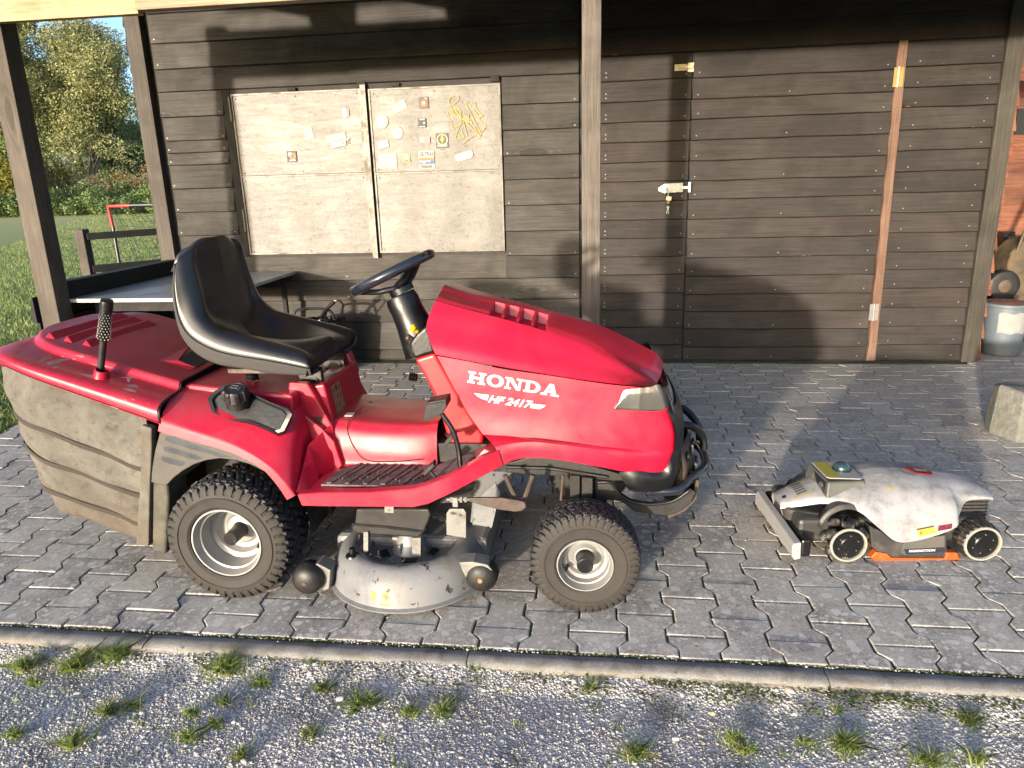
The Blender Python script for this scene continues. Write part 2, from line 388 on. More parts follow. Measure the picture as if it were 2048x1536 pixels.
def in_view(p, m=60):
    d = Vector(p) - CAM; z = d.dot(AF)
    if z < .2: return False
    x = 1024 + FPX * d.dot(AX) / z; y = 768 - FPX * d.dot(AU) / z
    return -m < x < 2048 + m and -m < y < 1536 + m
smesh = {}
for k in ('full', 'near', 'far'):
    smesh[k] = []
    for s in range(4):
        V, F = stone_mesh(k, s * 7 + len(k)); me = bpy.data.meshes.new('paving_stone'); me.from_pydata(V, [], F); me.materials.append(M['paving']); me.update(); smesh[k].append((me, V, F))
spots = []
x0, y0 = .213 + SP / 2, 1.9175
for ci in range(-26, 40):
    cx = x0 + ci * SP
    odd = ci % 2
    k = 0
    ylist = []
    yb = y0 if not odd else y0 - SL / 2                 # a joint row of this column
    if not odd: ylist.append(('near', y0 - SL / 2 - .0, yb))
    y = yb
    ymax = 5.262 if cx < 2.52 else 8.4
    while y < ymax - SL * .4:
        if y + SL <= ymax + .02: ylist.append(('full', y + SL / 2, None))
        else: ylist.append(('far', y + SL / 2, None))
        y += SL
    for kind, yc, _ in ylist:
        if kind == 'near': yc = y0 - SL / 2
        if cx < -3.36 or cx > 5.5: continue
        spots.append((kind, cx, yc))
hid = lambda x, y: (-1.95 < x < -.2 and 2.25 < y < 4.2)     # ground behind the tractor in the photograph
vis = sorted([s for s in spots if in_view((s[1], s[2], 0))], key=lambda s: (hid(s[1], s[2]), s[2] + abs(s[1] - .3) * .12))
single = set(vis[:300]); rest = [s for s in spots if s not in single]
def stone_tf(s):
    r = random.Random(int(s[1] * 1000) * 31 + int(s[2] * 1000))
    bulge = .0018 + .0018 * math.sin(s[1] * 2.1 + 1) * math.sin(s[2] * 1.7)
    return r.randrange(4), (s[1], s[2], bulge + r.uniform(-.0016, .0016)), (r.uniform(-.007, .007), r.uniform(-.009, .009), r.uniform(-.014, .014))
for s in sorted(single):
    k, lo, ro = stone_tf(s)
    c = bpy.data.objects.new('paving_stone', smesh[s[0]][k][0]); c.location = lo; c.rotation_euler = ro; COL.objects.link(c); c.parent = pavement
mb = MB()
for s in rest:
    k, lo, ro = stone_tf(s); V, F = smesh[s[0]][k][1:]
    T = Matrix.Translation(lo) @ Matrix.Rotation(ro[0], 4, 'X') @ Matrix.Rotation(ro[1], 4, 'Y')
    mb.add([T @ Vector(v) for v in V], F)
o = mb.make('paving_field', M['paving'], pavement, smooth=False); tag(o, kind='stuff')

# kerb
kerb = empty('kerb', (0, 1.776, 0), kind='structure')
for i in range(-5, 7):
    a = -.38 + i * .997; prof = [(1.742, -.13), (1.742, -.012), (1.746, -.005), (1.754, .000), (1.775, .0015), (1.800, .000), (1.807, -.006), (1.807, -.13)]
    rows = []
    N = 26; r = random.Random(i)
    ch = [r.uniform(-1, 1) for _ in range(N + 1)]
    for j in range(N + 1):
        x = a + .0015 + (.994) * j / N; e = .004 if j in (0, N) else 0
        rows.append([(x, p[0] + (ch[j] * .0022 if q in (1, 2, 3) else 0), p[1] - e * (1 if q in (2, 3, 4, 5) else 0) + ch[j - 1] * .0012 * (q in (2, 3, 4, 5))) for q, p in enumerate(prof)])
    mb = MB(); mb.grid(rows); n = len(prof); mb.F += [list(range(n)), [N * n + q for q in range(n - 1, -1, -1)]]
    mb.make('kerb_stone', M['kerb'], kerb, ang=50)

# gravel: a bumpy bed with loose grains
def gz(x, y): return -.034 + .006 * math.sin(x * 3.1 + y * 2) + .004 * math.sin(x * 9.3 - y * 11) + .017 * max(0, min(1, (y - 1.66) / .08)) 
rows = [[(x, y, gz(x, y) - .002) for x in np.linspace(-6, 6, 200)] for y in list(np.linspace(-3, .9, 30)) + list(np.linspace(.93, 1.75, 40))]
o = MB().grid(rows).make('gravel_path', M['soil']); tag(o, kind='structure')
t_ = (1 + 5 ** .5) / 2
ICO = np.array([(-1, t_, 0), (1, t_, 0), (-1, -t_, 0), (1, -t_, 0), (0, -1, t_), (0, 1, t_), (0, -1, -t_), (0, 1, -t_), (t_, 0, -1), (t_, 0, 1), (-t_, 0, -1), (-t_, 0, 1)]) / 1.902
ICF = np.array([(0, 11, 5), (0, 5, 1), (0, 1, 7), (0, 7, 10), (0, 10, 11), (1, 5, 9), (5, 11, 4), (11, 10, 2), (10, 7, 6), (7, 1, 8), (3, 9, 4), (3, 4, 2), (3, 2, 6), (3, 6, 8), (3, 8, 9), (4, 9, 5), (2, 4, 11), (6, 2, 10), (8, 6, 7), (9, 8, 1)])
def rocks(pos, size, flat=.7, jit=.25):
    n = len(pos); base = ICO[None] * (1 + nrg.uniform(-jit, jit, (n, 12, 1)))
    sc = nrg.uniform(.7, 1.3, (n, 1, 3)); sc[:, :, 2] *= flat; V = base * sc
    a = nrg.uniform(0, 6.28, n); b = nrg.uniform(-.5, .5, n); ca, sa, cb, sb = np.cos(a), np.sin(a), np.cos(b), np.sin(b)
    x = V[..., 0] * cb[:, None] + V[..., 2] * sb[:, None]; z = -V[..., 0] * sb[:, None] + V[..., 2] * cb[:, None]; y = V[..., 1]
    V = np.stack([x * ca[:, None] - y * sa[:, None], x * sa[:, None] + y * ca[:, None], z], -1) * np.asarray(size)[:, None, None] + np.asarray(pos)[:, None]
    return V.reshape(-1, 3), (ICF[None] + (np.arange(n) * 12)[:, None, None]).reshape(-1, 3)
def npmesh(name, V, F, mat, parent=None, smooth=False):
    me = bpy.data.meshes.new(name); nF = len(F); k = F.shape[1]
    me.vertices.add(len(V)); me.vertices.foreach_set('co', np.asarray(V, dtype=np.float32).ravel())
    me.loops.add(nF * k); me.loops.foreach_set('vertex_index', F.astype(np.int32).ravel())
    me.polygons.add(nF); me.polygons.foreach_set('loop_start', np.arange(0, nF * k, k, dtype=np.int32))
    me.update(calc_edges=True); me.materials.append(mat)
    if smooth: me.shade_smooth()
    o = bpy.data.objects.new(name, me); finish(o, parent); return o
n1 = 68000
px = nrg.uniform(-1.9, 2.0, n1); py = 1.745 - (nrg.uniform(0, 1, n1) ** 1.0) * .85
sz = np.clip(nrg.lognormal(math.log(.0027), .42, n1), .0014, .010)
gzv = np.array([gz(a, b) for a, b in zip(px, py)])
V, F = rocks(np.stack([px, py, gzv - sz * .12], -1), sz, .36)
o = npmesh('gravel', V, F, M['gravel']); tag(o, kind='stuff')
# loose grit caught in the paving joints and along the kerb
n2 = 4200
jx = []; 
for _ in range(n2):
    s = rnd.choice(vis[:330]); r = rnd.random()
    if r < .45: jx.append((s[1] + rnd.choice((-1, 1)) * (SP / 2 + rnd.choice((-1, 1)) * SA * rnd.random()), s[2] + rnd.uniform(-.1, .1)))
    elif r < .75: jx.append((s[1] + rnd.uniform(-.08, .08), s[2] + SL / 2 + rnd.uniform(-.004, .004)))
    elif r < .9: jx.append((rnd.uniform(-1.9, 1.6), 1.811 + rnd.uniform(-.006, .006)))
    else: jx.append((rnd.uniform(-1.9, 1.6), 1.82 + abs(rnd.gauss(0, .35))))
jx = np.array(jx); sz = np.clip(nrg.lognormal(math.log(.0021), .35, n2), .001, .005)
V, F = rocks(np.concatenate([jx, np.full((n2, 1), -.0008)], 1), sz); o = npmesh('joint_grit', V, F, M['gravel']); tag(o, kind='stuff')

# ------------------------------------------------------------------ shed
WY = 5.29
shed = empty('wooden_shed', (-.4, WY, 0), 'dark weatherboarded wooden shed with metal shutters, porch posts and a plank door', 'shed')
def plank(x0, x1, z0, z1, mat, parent, y=WY, seed=0, wob=.002, name='plank', lap=.016, proud=.022, nails=None, axis='x'):
    """weatherboard: lower edge proud, upper edge tucked under the next one"""
    r = random.Random(seed * 131 + int(z0 * 1000) + int(x0 * 77)); n = max(2, int(abs(x1 - x0) / .18)); rows = []
    L = x1 - x0
    for i in range(n + 1):
        u = i / n; dz = r.uniform(-wob, wob); dy = r.uniform(-.0015, .0015)
        prof = [(-proud + .004 + dy, z0 + dz), (-proud - .001 + dy, z0 + dz + .005), (-.002, z1 + lap), (.008, z1 + lap), (.004, z0 + dz)]
        rows.append([(x0 + L * u, y + a, b) for a, b in prof])
    if axis == 'y': rows = [[(y - (p[1] - y) * (-1 if proud < 0 else 1) * 0 + (p[1] - y), p[0], p[2]) for p in rw] for rw in rows]
    mb = MB(); mb.grid(rows, closed=True); m = 5; mb.F += [list(range(m)), [n * m + q for q in range(m - 1, -1, -1)]]
    # own origin at the lower left corner so that the grain differs from board to board
    o0 = Vector((rows[0][0][0], rows[0][0][1], z0)); off = OFF[parent.name]
    me = bpy.data.meshes.new(name); me.from_pydata([tuple(Vector(v) - o0) for v in mb.V], [], mb.F)
    bm = bmesh.new(); bm.from_mesh(me); bmesh.ops.recalc_face_normals(bm, faces=bm.faces); bm.to_mesh(me); bm.free()
    me.materials.append(mat); o = bpy.data.objects.new(name, me); o.location = o0 - off; finish(o, parent); OFF[o.name] = o0
    return o
def nail_heads(pts, parent, y, rad=.0042):
    mb = MB()
    for x, z in pts: mb.cyl((x, y, z), (x, y - .0022, z), rad, n=7)
    if pts:
        o = mb.make('nail_heads', M['nail'], parent, smooth=False); tag(o, kind='stuff')
    return
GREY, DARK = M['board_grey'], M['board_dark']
nails = []
upper = [2.145, 2.313, 2.508, 2.69, 2.87]
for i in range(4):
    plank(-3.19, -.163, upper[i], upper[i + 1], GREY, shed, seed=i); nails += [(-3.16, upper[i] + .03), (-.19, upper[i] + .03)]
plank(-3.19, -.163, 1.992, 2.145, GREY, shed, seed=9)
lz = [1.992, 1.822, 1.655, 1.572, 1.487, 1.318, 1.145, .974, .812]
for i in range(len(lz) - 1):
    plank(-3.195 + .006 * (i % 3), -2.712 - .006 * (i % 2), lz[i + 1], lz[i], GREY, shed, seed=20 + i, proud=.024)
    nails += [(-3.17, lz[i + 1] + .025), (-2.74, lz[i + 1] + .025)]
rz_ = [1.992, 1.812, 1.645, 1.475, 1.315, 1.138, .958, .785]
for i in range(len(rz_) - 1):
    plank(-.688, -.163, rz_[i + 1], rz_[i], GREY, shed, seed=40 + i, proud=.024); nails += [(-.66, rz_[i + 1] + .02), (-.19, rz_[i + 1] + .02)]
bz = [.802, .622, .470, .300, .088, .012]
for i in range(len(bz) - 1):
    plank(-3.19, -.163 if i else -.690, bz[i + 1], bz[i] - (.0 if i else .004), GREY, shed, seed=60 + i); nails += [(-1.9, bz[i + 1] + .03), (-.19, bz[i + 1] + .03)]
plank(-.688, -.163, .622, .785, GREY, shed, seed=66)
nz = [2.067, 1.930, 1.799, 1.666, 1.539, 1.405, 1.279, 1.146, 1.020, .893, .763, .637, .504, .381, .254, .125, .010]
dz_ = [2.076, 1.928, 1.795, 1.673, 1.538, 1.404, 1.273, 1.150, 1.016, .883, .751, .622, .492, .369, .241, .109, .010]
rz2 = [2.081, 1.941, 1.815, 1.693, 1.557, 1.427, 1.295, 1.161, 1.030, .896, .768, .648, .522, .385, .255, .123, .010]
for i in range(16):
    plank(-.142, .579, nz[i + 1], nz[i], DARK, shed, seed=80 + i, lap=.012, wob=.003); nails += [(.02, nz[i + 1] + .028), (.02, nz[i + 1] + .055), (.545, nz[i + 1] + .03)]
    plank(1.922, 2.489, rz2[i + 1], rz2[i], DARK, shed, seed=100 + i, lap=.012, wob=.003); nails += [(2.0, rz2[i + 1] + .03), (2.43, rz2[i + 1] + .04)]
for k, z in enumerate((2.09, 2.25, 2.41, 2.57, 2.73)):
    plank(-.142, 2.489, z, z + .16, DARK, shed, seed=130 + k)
nail_heads(nails, shed, WY - .021)
# door
door = empty('door', (0, 0, 0)); door.location = Vector((.592, WY, 0)) - OFF[shed.name]; door.parent = shed; OFF[door.name] = Vector((.592, WY, 0))
dn = []
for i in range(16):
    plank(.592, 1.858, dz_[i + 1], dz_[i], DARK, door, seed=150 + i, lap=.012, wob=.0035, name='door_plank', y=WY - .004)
    dn += [(.625, dz_[i + 1] + .03), (1.80, dz_[i + 1] + .035), (1.21, dz_[i + 1] + .03)] if i % 2 else [(.63, dz_[i + 1] + .035), (1.805, dz_[i + 1] + .03)]
nail_heads(dn, door, WY - .026)
mb = MB()
for k in range(17):                                      # slim hinge batten, its edge following the board ends
    z0, z1 = .012 + k * .1225, .012 + (k + 1) * .1225 + .001; dx = (.004 if k % 2 else -.004)
    xa = 1.862 - .0 + (1 - k / 16) * .014 * 1 - .0; mb.prism([(xa + dx - .006, z0), (xa + .050, z0), (xa + .048, z1), (xa - dx - .006, z1)], WY - .034 - .0006 * (k % 2), WY - .002)
mb.make('hinge_batten', M['batten'], door, smooth=False)
for zc, mt in ((1.88, 'brass'), (.36, 'nail')):
    h = empty('hinge', (0, 0, 0)); h.parent = door; OFF[h.name] = OFF[door.name]
    bpy.data.objects.remove(h)
    mb = MB(); xb = 1.868 + (1 - zc / 2.08) * .010
    mb.box(xb - .026, xb + .000, WY - .039, WY - .036, zc - .058, zc + .058); mb.box(xb + .006, xb + .034, WY - .039, WY - .036, zc - .058, zc + .058)
    mb.cyl((xb + .003, WY - .040, zc - .06), (xb + .003, WY - .040, zc + .06), .0065, n=12)
    for q in (-.04, 0, .04): mb.cyl((xb - .013, WY - .040, zc + q), (xb - .013, WY - .042, zc + q), .005, n=8); mb.cyl((xb + .020, WY - .040, zc + q), (xb + .020, WY - .042, zc + q), .005, n=8)
    mb.make('hinge', M[mt], door, ang=30)
mb = MB(); mb.box(.468, .548, WY - .030, WY - .026, 1.978, 2.018); mb.box(.552, .592, WY - .030, WY - .026, 1.968, 2.024); mb.box(.49, .585, WY - .046, WY - .032, 1.990, 2.006); mb.cyl((.50, WY - .04, 1.998), (.50, WY - .055, 1.998), .006)
mb.make('top_latch', simple('latch_brassy', (.35, .31, .22), .5, 1, var=.2), shed, ang=30)
mb = MB(); yb = WY - .034
mb.thick([(.382, yb, 1.236), (.425, yb, 1.262), (.548, yb, 1.265), (.548, yb, 1.203), (.420, yb, 1.200), (.382, yb, 1.215)], (0, .005, 0))
mb.box(.415, .585, yb - .011, yb - .001, 1.224, 1.242); mb.box(.505, .523, yb - .016, yb, 1.205, 1.262); mb.box(.450, .466, yb - .016, yb, 1.208, 1.260)
mb.box(.582, .600, yb - .014, yb + .004, 1.200, 1.268); mb.cyl((.435, yb - .02, 1.232), (.435, yb, 1.232), .010)
for q in ((.395, 1.226), (.538, 1.256), (.538, 1.212)): mb.cyl((q[0], yb - .002, q[1]), (q[0], yb, q[1]), .005, n=8)
mb.make('bolt', M['zinc'], shed, ang=30, bev=.001)
# the hanging padlock, its open shackle hooked through the bolt, with keys
pl = empty('padlock', (.445, yb - .02, 1.18), 'small brass padlock with keys dangling from the silver bolt beside the door', 'padlock')
mb = MB(); mb.obox((.452, yb - .026, 1.163), (.0175, 0, -.002), (0, .008, 0), (.002, 0, .014)); mb.make('lock_body', simple('lock_brass', (.72, .56, .36), .35, 1), pl, bev=.002)
mb = MB(); mb.tube([(.447, yb - .026, 1.176), (.450, yb - .026, 1.210), (.444, yb - .026, 1.224), (.432, yb - .026, 1.220), (.424, yb - .026, 1.195)], .0030, smooth=5); mb.make('shackle', M['zinc'], pl)
for j, (kx, kz, tx) in enumerate(((.449, 1.138, .449), (.447, 1.105, .438), (.449, 1.103, .452))):
    mb = MB(); mb.lathe((kx, yb - .030 - j * .003, kz), (0, 1, 0), [(0, .004), (0, .0085), (.002, .0085), (.002, .004), (0, .004)], n=16)
    if j: mb.bar((kx, yb - .029 - j * .003, kz - .006), (tx, yb - .029 - j * .003, kz - .042), .0045, .002, up=(0, 1, 0))
    else: mb.bar((kx, yb - .029, kz + .006), (kx, yb - .029, kz + .020), .004, .002, up=(0, 1, 0))
    mb.make('key', M['brass'] if j == 0 else M['zinc'], pl)
# frame posts, corner boards, window surround
mb = MB(); mb.prism([(2.492, .004), (2.598, .004), (2.598, 2.9), (2.492, 2.9)], WY - .045, WY + .05); mb.make('corner_post', wood('corner_wood', (.014, .013, .011), (.036, .033, .027), (.052, .048, .040), axis=2), shed, smooth=False, bev=.003)
mb = MB(); mb.prism([(-3.352, .004), (-3.236, .004), (-3.236, 2.9), (-3.352, 2.9)], WY - .050, WY + .04); mb.make('corner_post', M['post_dark'], shed, smooth=False, bev=.003)
mb = MB(); mb.box(-3.235, 2.49, WY + .012, WY + .03, 0, 2.9); mb.make('wall_backing', M['dark_wood'], shed, smooth=False)
mb = MB(); mb.box(-2.715, -2.655, WY - .012, WY + .010, .81, 2.02); mb.make('window_jamb', M['rail_dark'], shed, smooth=False)
# side walls: laps seen end-on
for side, xw, mt, y1 in ((-1, -3.36, M['rail_dark'], 8.6), (1, 2.606, M['red_board'], 8.6)):
    for i in range(19):
        z0 = .01 + i * .152; a = .036
        prof = [(0, z0), (side * a, z0 - .004), (side * (a + .003), z0 + .012), (side * .012, z0 + .165), (0, z0 + .165)]
        mb = MB(); yy = WY + .002 + (i % 3) * .006; V = [(xw + p[0], yy, p[1]) for p in prof] + [(xw + p[0], y1, p[1]) for p in prof]
        mb.add(V, [list(range(5)), [9, 8, 7, 6, 5]] + [(q, (q + 1) % 5, (q + 1) % 5 + 5, q + 5) for q in range(5)]); mb.make('side_plank', mt, shed, smooth=False)
# porch: posts, beams, rafters, roof
PY = 3.87
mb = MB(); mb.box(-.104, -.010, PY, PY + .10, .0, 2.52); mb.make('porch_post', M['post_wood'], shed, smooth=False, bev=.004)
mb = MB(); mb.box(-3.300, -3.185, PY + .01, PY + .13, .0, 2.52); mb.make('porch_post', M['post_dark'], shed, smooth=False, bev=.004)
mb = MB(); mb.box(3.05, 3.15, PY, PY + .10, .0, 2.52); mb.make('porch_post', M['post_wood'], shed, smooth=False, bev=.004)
mb = MB(); mb.box(-3.345, -2.352, PY - .055, PY - .003, 2.188, 2.50); mb.make('porch_beam', M['raw_beam'], shed, smooth=False, bev=.002)
mb = MB(); mb.box(-2.350, 3.35, PY - .075, PY - .003, 2.200, 2.50); mb.make('porch_beam', M['old_beam'], shed, smooth=False, bev=.003)
for i in range(7):
    x = -2.42 + i * .955
    mb = MB(); mb.box(x - .14, x + .14, PY - .07, WY + .01, 2.545, 2.66); mb.make('rafter', M['dark_wood'], shed, smooth=False)
    mb = MB(); mb.box(x - .14, x + .14, PY - .07, PY + .08, 2.501, 2.543); mb.make('rafter_block', M['dark_wood'], shed, smooth=False)
mb = MB(); mb.box(-1.50, 3.34, PY - .068, PY - .02, 2.5015, 2.66); mb.make('light_stop_board', M['dark_wood'], shed, smooth=False)  # unseen board added above the beam to keep sunlight off the upper wall
mb = MB(); mb.box(-3.36, 3.6, PY - .65, 8.7, 2.663, 2.72); mb.make('roof', M['dark_wood'], shed, smooth=False)  # front overhang lengthened, out of view, to darken the upper wall
mb = MB(); mb.box(-3.30, -3.215, PY + .135, WY - .055, .672, .802); mb.make('side_rail', M['rail_dark'], shed, smooth=False, bev=.003)
for i in range(5):
    z0 = .02 + i * .14; xw = -3.325; prof = [(0, z0), (-.030, z0 - .004), (-.030, z0 + .01), (-.008, z0 + .15), (0, z0 + .15)]
    mb = MB(); V = [(xw + p[0], PY + .0 + (i % 2) * .02, p[1]) for p in prof] + [(xw + p[0], WY - .06, p[1]) for p in prof]
    mb.add(V, [list(range(5)), [9, 8, 7, 6, 5]] + [(q, (q + 1) % 5, (q + 1) % 5 + 5, q + 5) for q in range(5)]); mb.make('side_plank', M['rail_dark'], shed, smooth=False)

# ------------------------------------------------------------------ metal shutters
def mat_shutter():
    t = NT('galvanised_sheet'); co = t.coords(rand=3.1)
    a = t.noise(t.coords(scale=(2, 1, 14), rand=3.1), 2.0, 6, .7, .6); b = t.noise(co, 60, 6, .8, .8); s = t.noise(t.coords(scale=(30, 1, 3), rand=2.2), 1.2, 5, .7); big = t.noise(co, 3.0, 4, .6, .6)
    c = t.ramp(a, [(.3, (.066, .063, .060)), (.48, (.104, .100, .093)), (.7, (.137, .132, .122))])
    c = t.mix(t.math('MULTIPLY', t.ramp(b, [(.53, 0.0), (.60, 1.0)]), .75), c, (.040, .037, .030))
    c = t.mix(t.math('MULTIPLY', t.ramp(s, [(.6, 0.0), (.75, 1.0)]), .45), c, (.070, .067, .061))
    c = t.mix(t.math('MULTIPLY', t.ramp(big, [(.5, 0.0), (.72, 1.0)]), .5), c, (.175, .170, .150))
    t.color(c); t.rough(t.ramp(a, [(.3, .42), (.7, .62)])); t.set(Metallic=.2, Specular_IOR_Level=.4); t.bump(b, .0006); t.bump(big, .006); return t.m
SH = mat_shutter(); FR = simple('shutter_frame', (.095, .092, .082), .5, .5, var=.2, dirt=(.15, .12, .09), dirt_amt=.4)
ys = WY - .022
def shutter(xa, xb, zt, zb, zm, mull):
    s = empty('window_shutter', (xa, ys, zb)); s.location = Vector((xa, ys, zb)) - OFF[shed.name]; s.parent = shed; OFF[s.name] = Vector((xa, ys, zb))
    MB().box(xa + .004, xb - .004, ys + .006, ys + .02, zb, zt).make('shutter_core', M['dark_wood'], s, smooth=False)
    for z0, z1 in ((zb + .008, zm - .0075), (zm + .0075, zt - .006)):
        rows = [[(xa + .008 + (xb - xa - .016) * i / 14, ys + .003 * math.sin(i * 1.3 + z0 * 9) * math.sin(math.pi * j / 8), z0 + (z1 - z0) * j / 8) for i in range(15)] for j in range(9)]
        mb = MB().grid(rows); mb.make('shutter_panel', SH, s)
    fr = MB()
    for a in ((xa, xa + .011, zb, zt), (xb - .011, xb, zb, zt)): fr.box(a[0], a[1], ys - .008, ys + .02, a[2], a[3])
    for z in (zb, zm - .006, zt - .010): fr.box(xa + .0112, xb - .0112, ys - .0075, ys + .02, z, z + .010)
    for i in range(3):
        for z in (zb + .022, zm - .028, zm + .026, zt - .030): fr.cyl((xa + .03 + i * (xb - xa - .06) / 2, ys - .003, z), (xa + .03 + i * (xb - xa - .06) / 2, ys - .0085, z), .005, n=8)
    if mull: fr.box(xb + .006, xb + .044, ys - .026, ys + .02, zb - .038, zt + .022)
    fr.make('shutter_frame', FR, s, smooth=False)
    return s
sh1 = shutter(-2.640, -1.684, 1.958, .826, 1.391, True)
sh2 = shutter(-1.626, -.697, 1.952, .824, 1.386, False)
for z in (1.78, 1.0): MB().cyl((-2.648, ys - .012, z), (-2.648, ys - .012, z + .16), .010, n=10).make('shutter_hinge', FR, sh1)
for x in (-2.18, -1.67, -1.43, -.73): MB().box(x - .03, x + .03, ys - .012, ys + .01, 1.964, 2.004 if x in (-1.67, -.73) else 1.985).make('window_clip', M['rail_dark'], shed, smooth=False)
mb = MB(); mb.box(-2.652, -.695, WY - .008, WY + .010, .80, 1.99); mb.make('window_backing', M['dark_wood'], shed, smooth=False)

# stickers
def flat(name, base, r=.6): return simple(name, [x * .36 for x in base], r, var=.08, scale=200, bdist=0)
STK = {k: flat('sticker_' + k, v) for k, v in dict(white=(.82, .82, .76), cream=(.80, .78, .62), navy=(.05, .06, .10), brown=(.22, .17, .12), grey=(.42, .40, .40), dark=(.09, .09, .08), yellow=(.85, .72, .10), orange=(.75, .27, .08), blue=(.10, .20, .55), pink=(.62, .42, .40), black=(.015, .015, .015), lamp=(.80, .58, .08), pale=(.62, .60, .57), lilac=(.55, .45, .7)).items()}
lay = [0]
def decal(polys, parent, y, name='sticker', step=.0006):
    """polys: list of (material key, outline in x,z); each later one lies just in front of the one before"""
    V, F, mats, idx = [], [], [], []
    lay[0] += 1; j = (lay[0] % 5) * .0001
    for k, (mk, pts) in enumerate(polys):
        n = len(V); V += [(p[0], y - .001 - j - k * step, p[1]) for p in pts]; F.append(list(range(n, n + len(pts))))
        m = STK[mk] if isinstance(mk, str) else mk
        if m not in mats: mats.append(m)
        idx.append(mats.index(m))
    o = O(name, V, F, mats, parent, smooth=False)
    for p, i in zip(o.data.polygons, idx): p.material_index = i
    return o
def rect(x, z, w, h, a=0):
    c, s = math.cos(R(a)), math.sin(R(a)); return [(x + dx * c - dz * s, z + dx * s + dz * c) for dx, dz in ((-w / 2, -h / 2), (w / 2, -h / 2), (w / 2, h / 2), (-w / 2, h / 2))]
def disc(x, z, r, n=24, sx=1.0): return [(x + r * sx * math.cos(2 * math.pi * i / n), z + r * math.sin(2 * math.pi * i / n)) for i in range(n)]
def rrect(x, z, w, h, r, a=0, n=5):
    pts = []
    for cx, cz, t0 in ((w / 2 - r, h / 2 - r, 0), (-w / 2 + r, h / 2 - r, 90), (-w / 2 + r, -h / 2 + r, 180), (w / 2 - r, -h / 2 + r, 270)):
        pts += [(cx + r * math.cos(R(t0 + 90 * i / n)), cz + r * math.sin(R(t0 + 90 * i / n))) for i in range(n + 1)]
    c, s = math.cos(R(a)), math.sin(R(a)); return [(x + u * c - v * s, z + u * s + v * c) for u, v in pts]
def stroke(pts, w):
    out = []
    for a, b in zip(pts, pts[1:]):
        a, b = Vector(a), Vector(b); d = (b - a)
        if d.length < 1e-6: continue
        n = Vector((-d.y, d.x)).normalized() * w / 2; out.append([tuple(a + n), tuple(b + n), tuple(b - n), tuple(a - n)])
    return out
def text_mesh(s, size, font_bold=0, shear=0, sx=1.0):
    """outline text turned into flat triangles: list of (x, z) polygons"""
    cu = bpy.data.curves.new('txt', 'FONT'); cu.body = s; cu.size = size; cu.shear = shear; cu.offset = font_bold; cu.resolution_u = 3
    ob = bpy.data.objects.new('txt', cu); COL.objects.link(ob); dg = bpy.context.evaluated_depsgraph_get(); me = bpy.data.meshes.new_from_object(ob.evaluated_get(dg))
    vs_ = [(v.co.x * sx, v.co.y) for v in me.vertices]; out = [[vs_[i] for i in p.vertices] for p in me.polygons]
    bpy.data.objects.remove(ob); bpy.data.curves.remove(cu); bpy.data.meshes.remove(me); return out
def shift(polys, dx, dz, a=0, s=1):
    c, n = math.cos(R(a)), math.sin(R(a)); return [[(dx + s * (x * c - z * n), dz + s * (x * n + z * c)) for x, z in p] for p in polys]
yd = ys - .006
W = lambda pts, d=None: pts
decal([('navy', rect(-2.23, 1.523, .072, .074)), ('orange', disc(-2.222, 1.526, .024)), ('white', disc(-2.243, 1.538, .014, 10)), ('white', rect(-2.226, 1.496, .046, .009)), ('dark', disc(-2.226, 1.527, .009, 8))], sh1, yd)
decal([('cream', rect(-1.885, 1.640, .145, .046, 11))], sh1, yd); decal([('white', rect(-1.872, 1.596, .115, .036, 9))] + [('grey', p) for p in stroke([(-1.905, 1.590), (-1.890, 1.596), (-1.876, 1.592), (-1.862, 1.600)], .003)] + [('grey', disc(-1.835, 1.602, .010, 10))], sh1, yd - .003)
decal([('pink', rect(-1.833, 1.802, .026, .062)), ('white', rect(-1.808, 1.802, .030, .064)), ('pink', rect(-1.783, 1.803, .018, .054))], sh1, yd)
decal([('pale', [(-2.122, 1.715), (-2.062, 1.724), (-2.044, 1.640), (-2.11, 1.628)])], sh1, yd)
decal([('dark', p) for p in stroke([(-1.800, 1.618), (-1.782, 1.634), (-1.790, 1.612), (-1.800, 1.618), (-1.804, 1.600), (-1.786, 1.597), (-1.790, 1.606)], .0032)], sh1, yd, 'scribble')
decal([('cream', rect(-1.410, 1.828, .105, .060, 21)), ('white', rect(-1.410, 1.828, .075, .030, 21))], sh2, yd)
decal([('cream', disc(-1.543, 1.737, .047)), ('pale', disc(-1.543, 1.737, .036, 16))] + [('white', disc(-1.543, 1.737, .033, 16))], sh2, yd)
decal([('brown', rect(-1.235, 1.849, .068, .074)), ('orange', disc(-1.235, 1.842, .022, 12)), ('cream', disc(-1.235, 1.847, .012, 8)), ('white', rect(-1.216, 1.874, .022, .006, -20))], sh2, yd)
decal([('navy', rect(-1.255, 1.718, .056, .062)), ('white', rect(-1.252, 1.740, .038, .008)), ('pale', disc(-1.239, 1.716, .009, 10)), ('white', rect(-1.256, 1.692, .045, .006))], sh2, yd)
decal([('pale', disc(-1.436, 1.656, .040)), ('white', disc(-1.436, 1.656, .034)), ('grey', disc(-1.436, 1.663, .015, 5)), ('white', disc(-1.436, 1.658, .009, 8))] + [('dark', p) for p in stroke([(-1.456, 1.655), (-1.446, 1.645), (-1.430, 1.642), (-1.418, 1.650)], .003)], sh2, yd)
decal([('pink', rect(-1.243, 1.604, .080, .046, -4)), ('white', disc(-1.262, 1.606, .015, 10)), ('pink', disc(-1.262, 1.606, .006, 6))], sh2, yd)
bolt = [(-1.118, 1.640), (-1.106, 1.640), (-1.111, 1.612), (-1.099, 1.612), (-1.125, 1.556), (-1.118, 1.592), (-1.132, 1.592)]
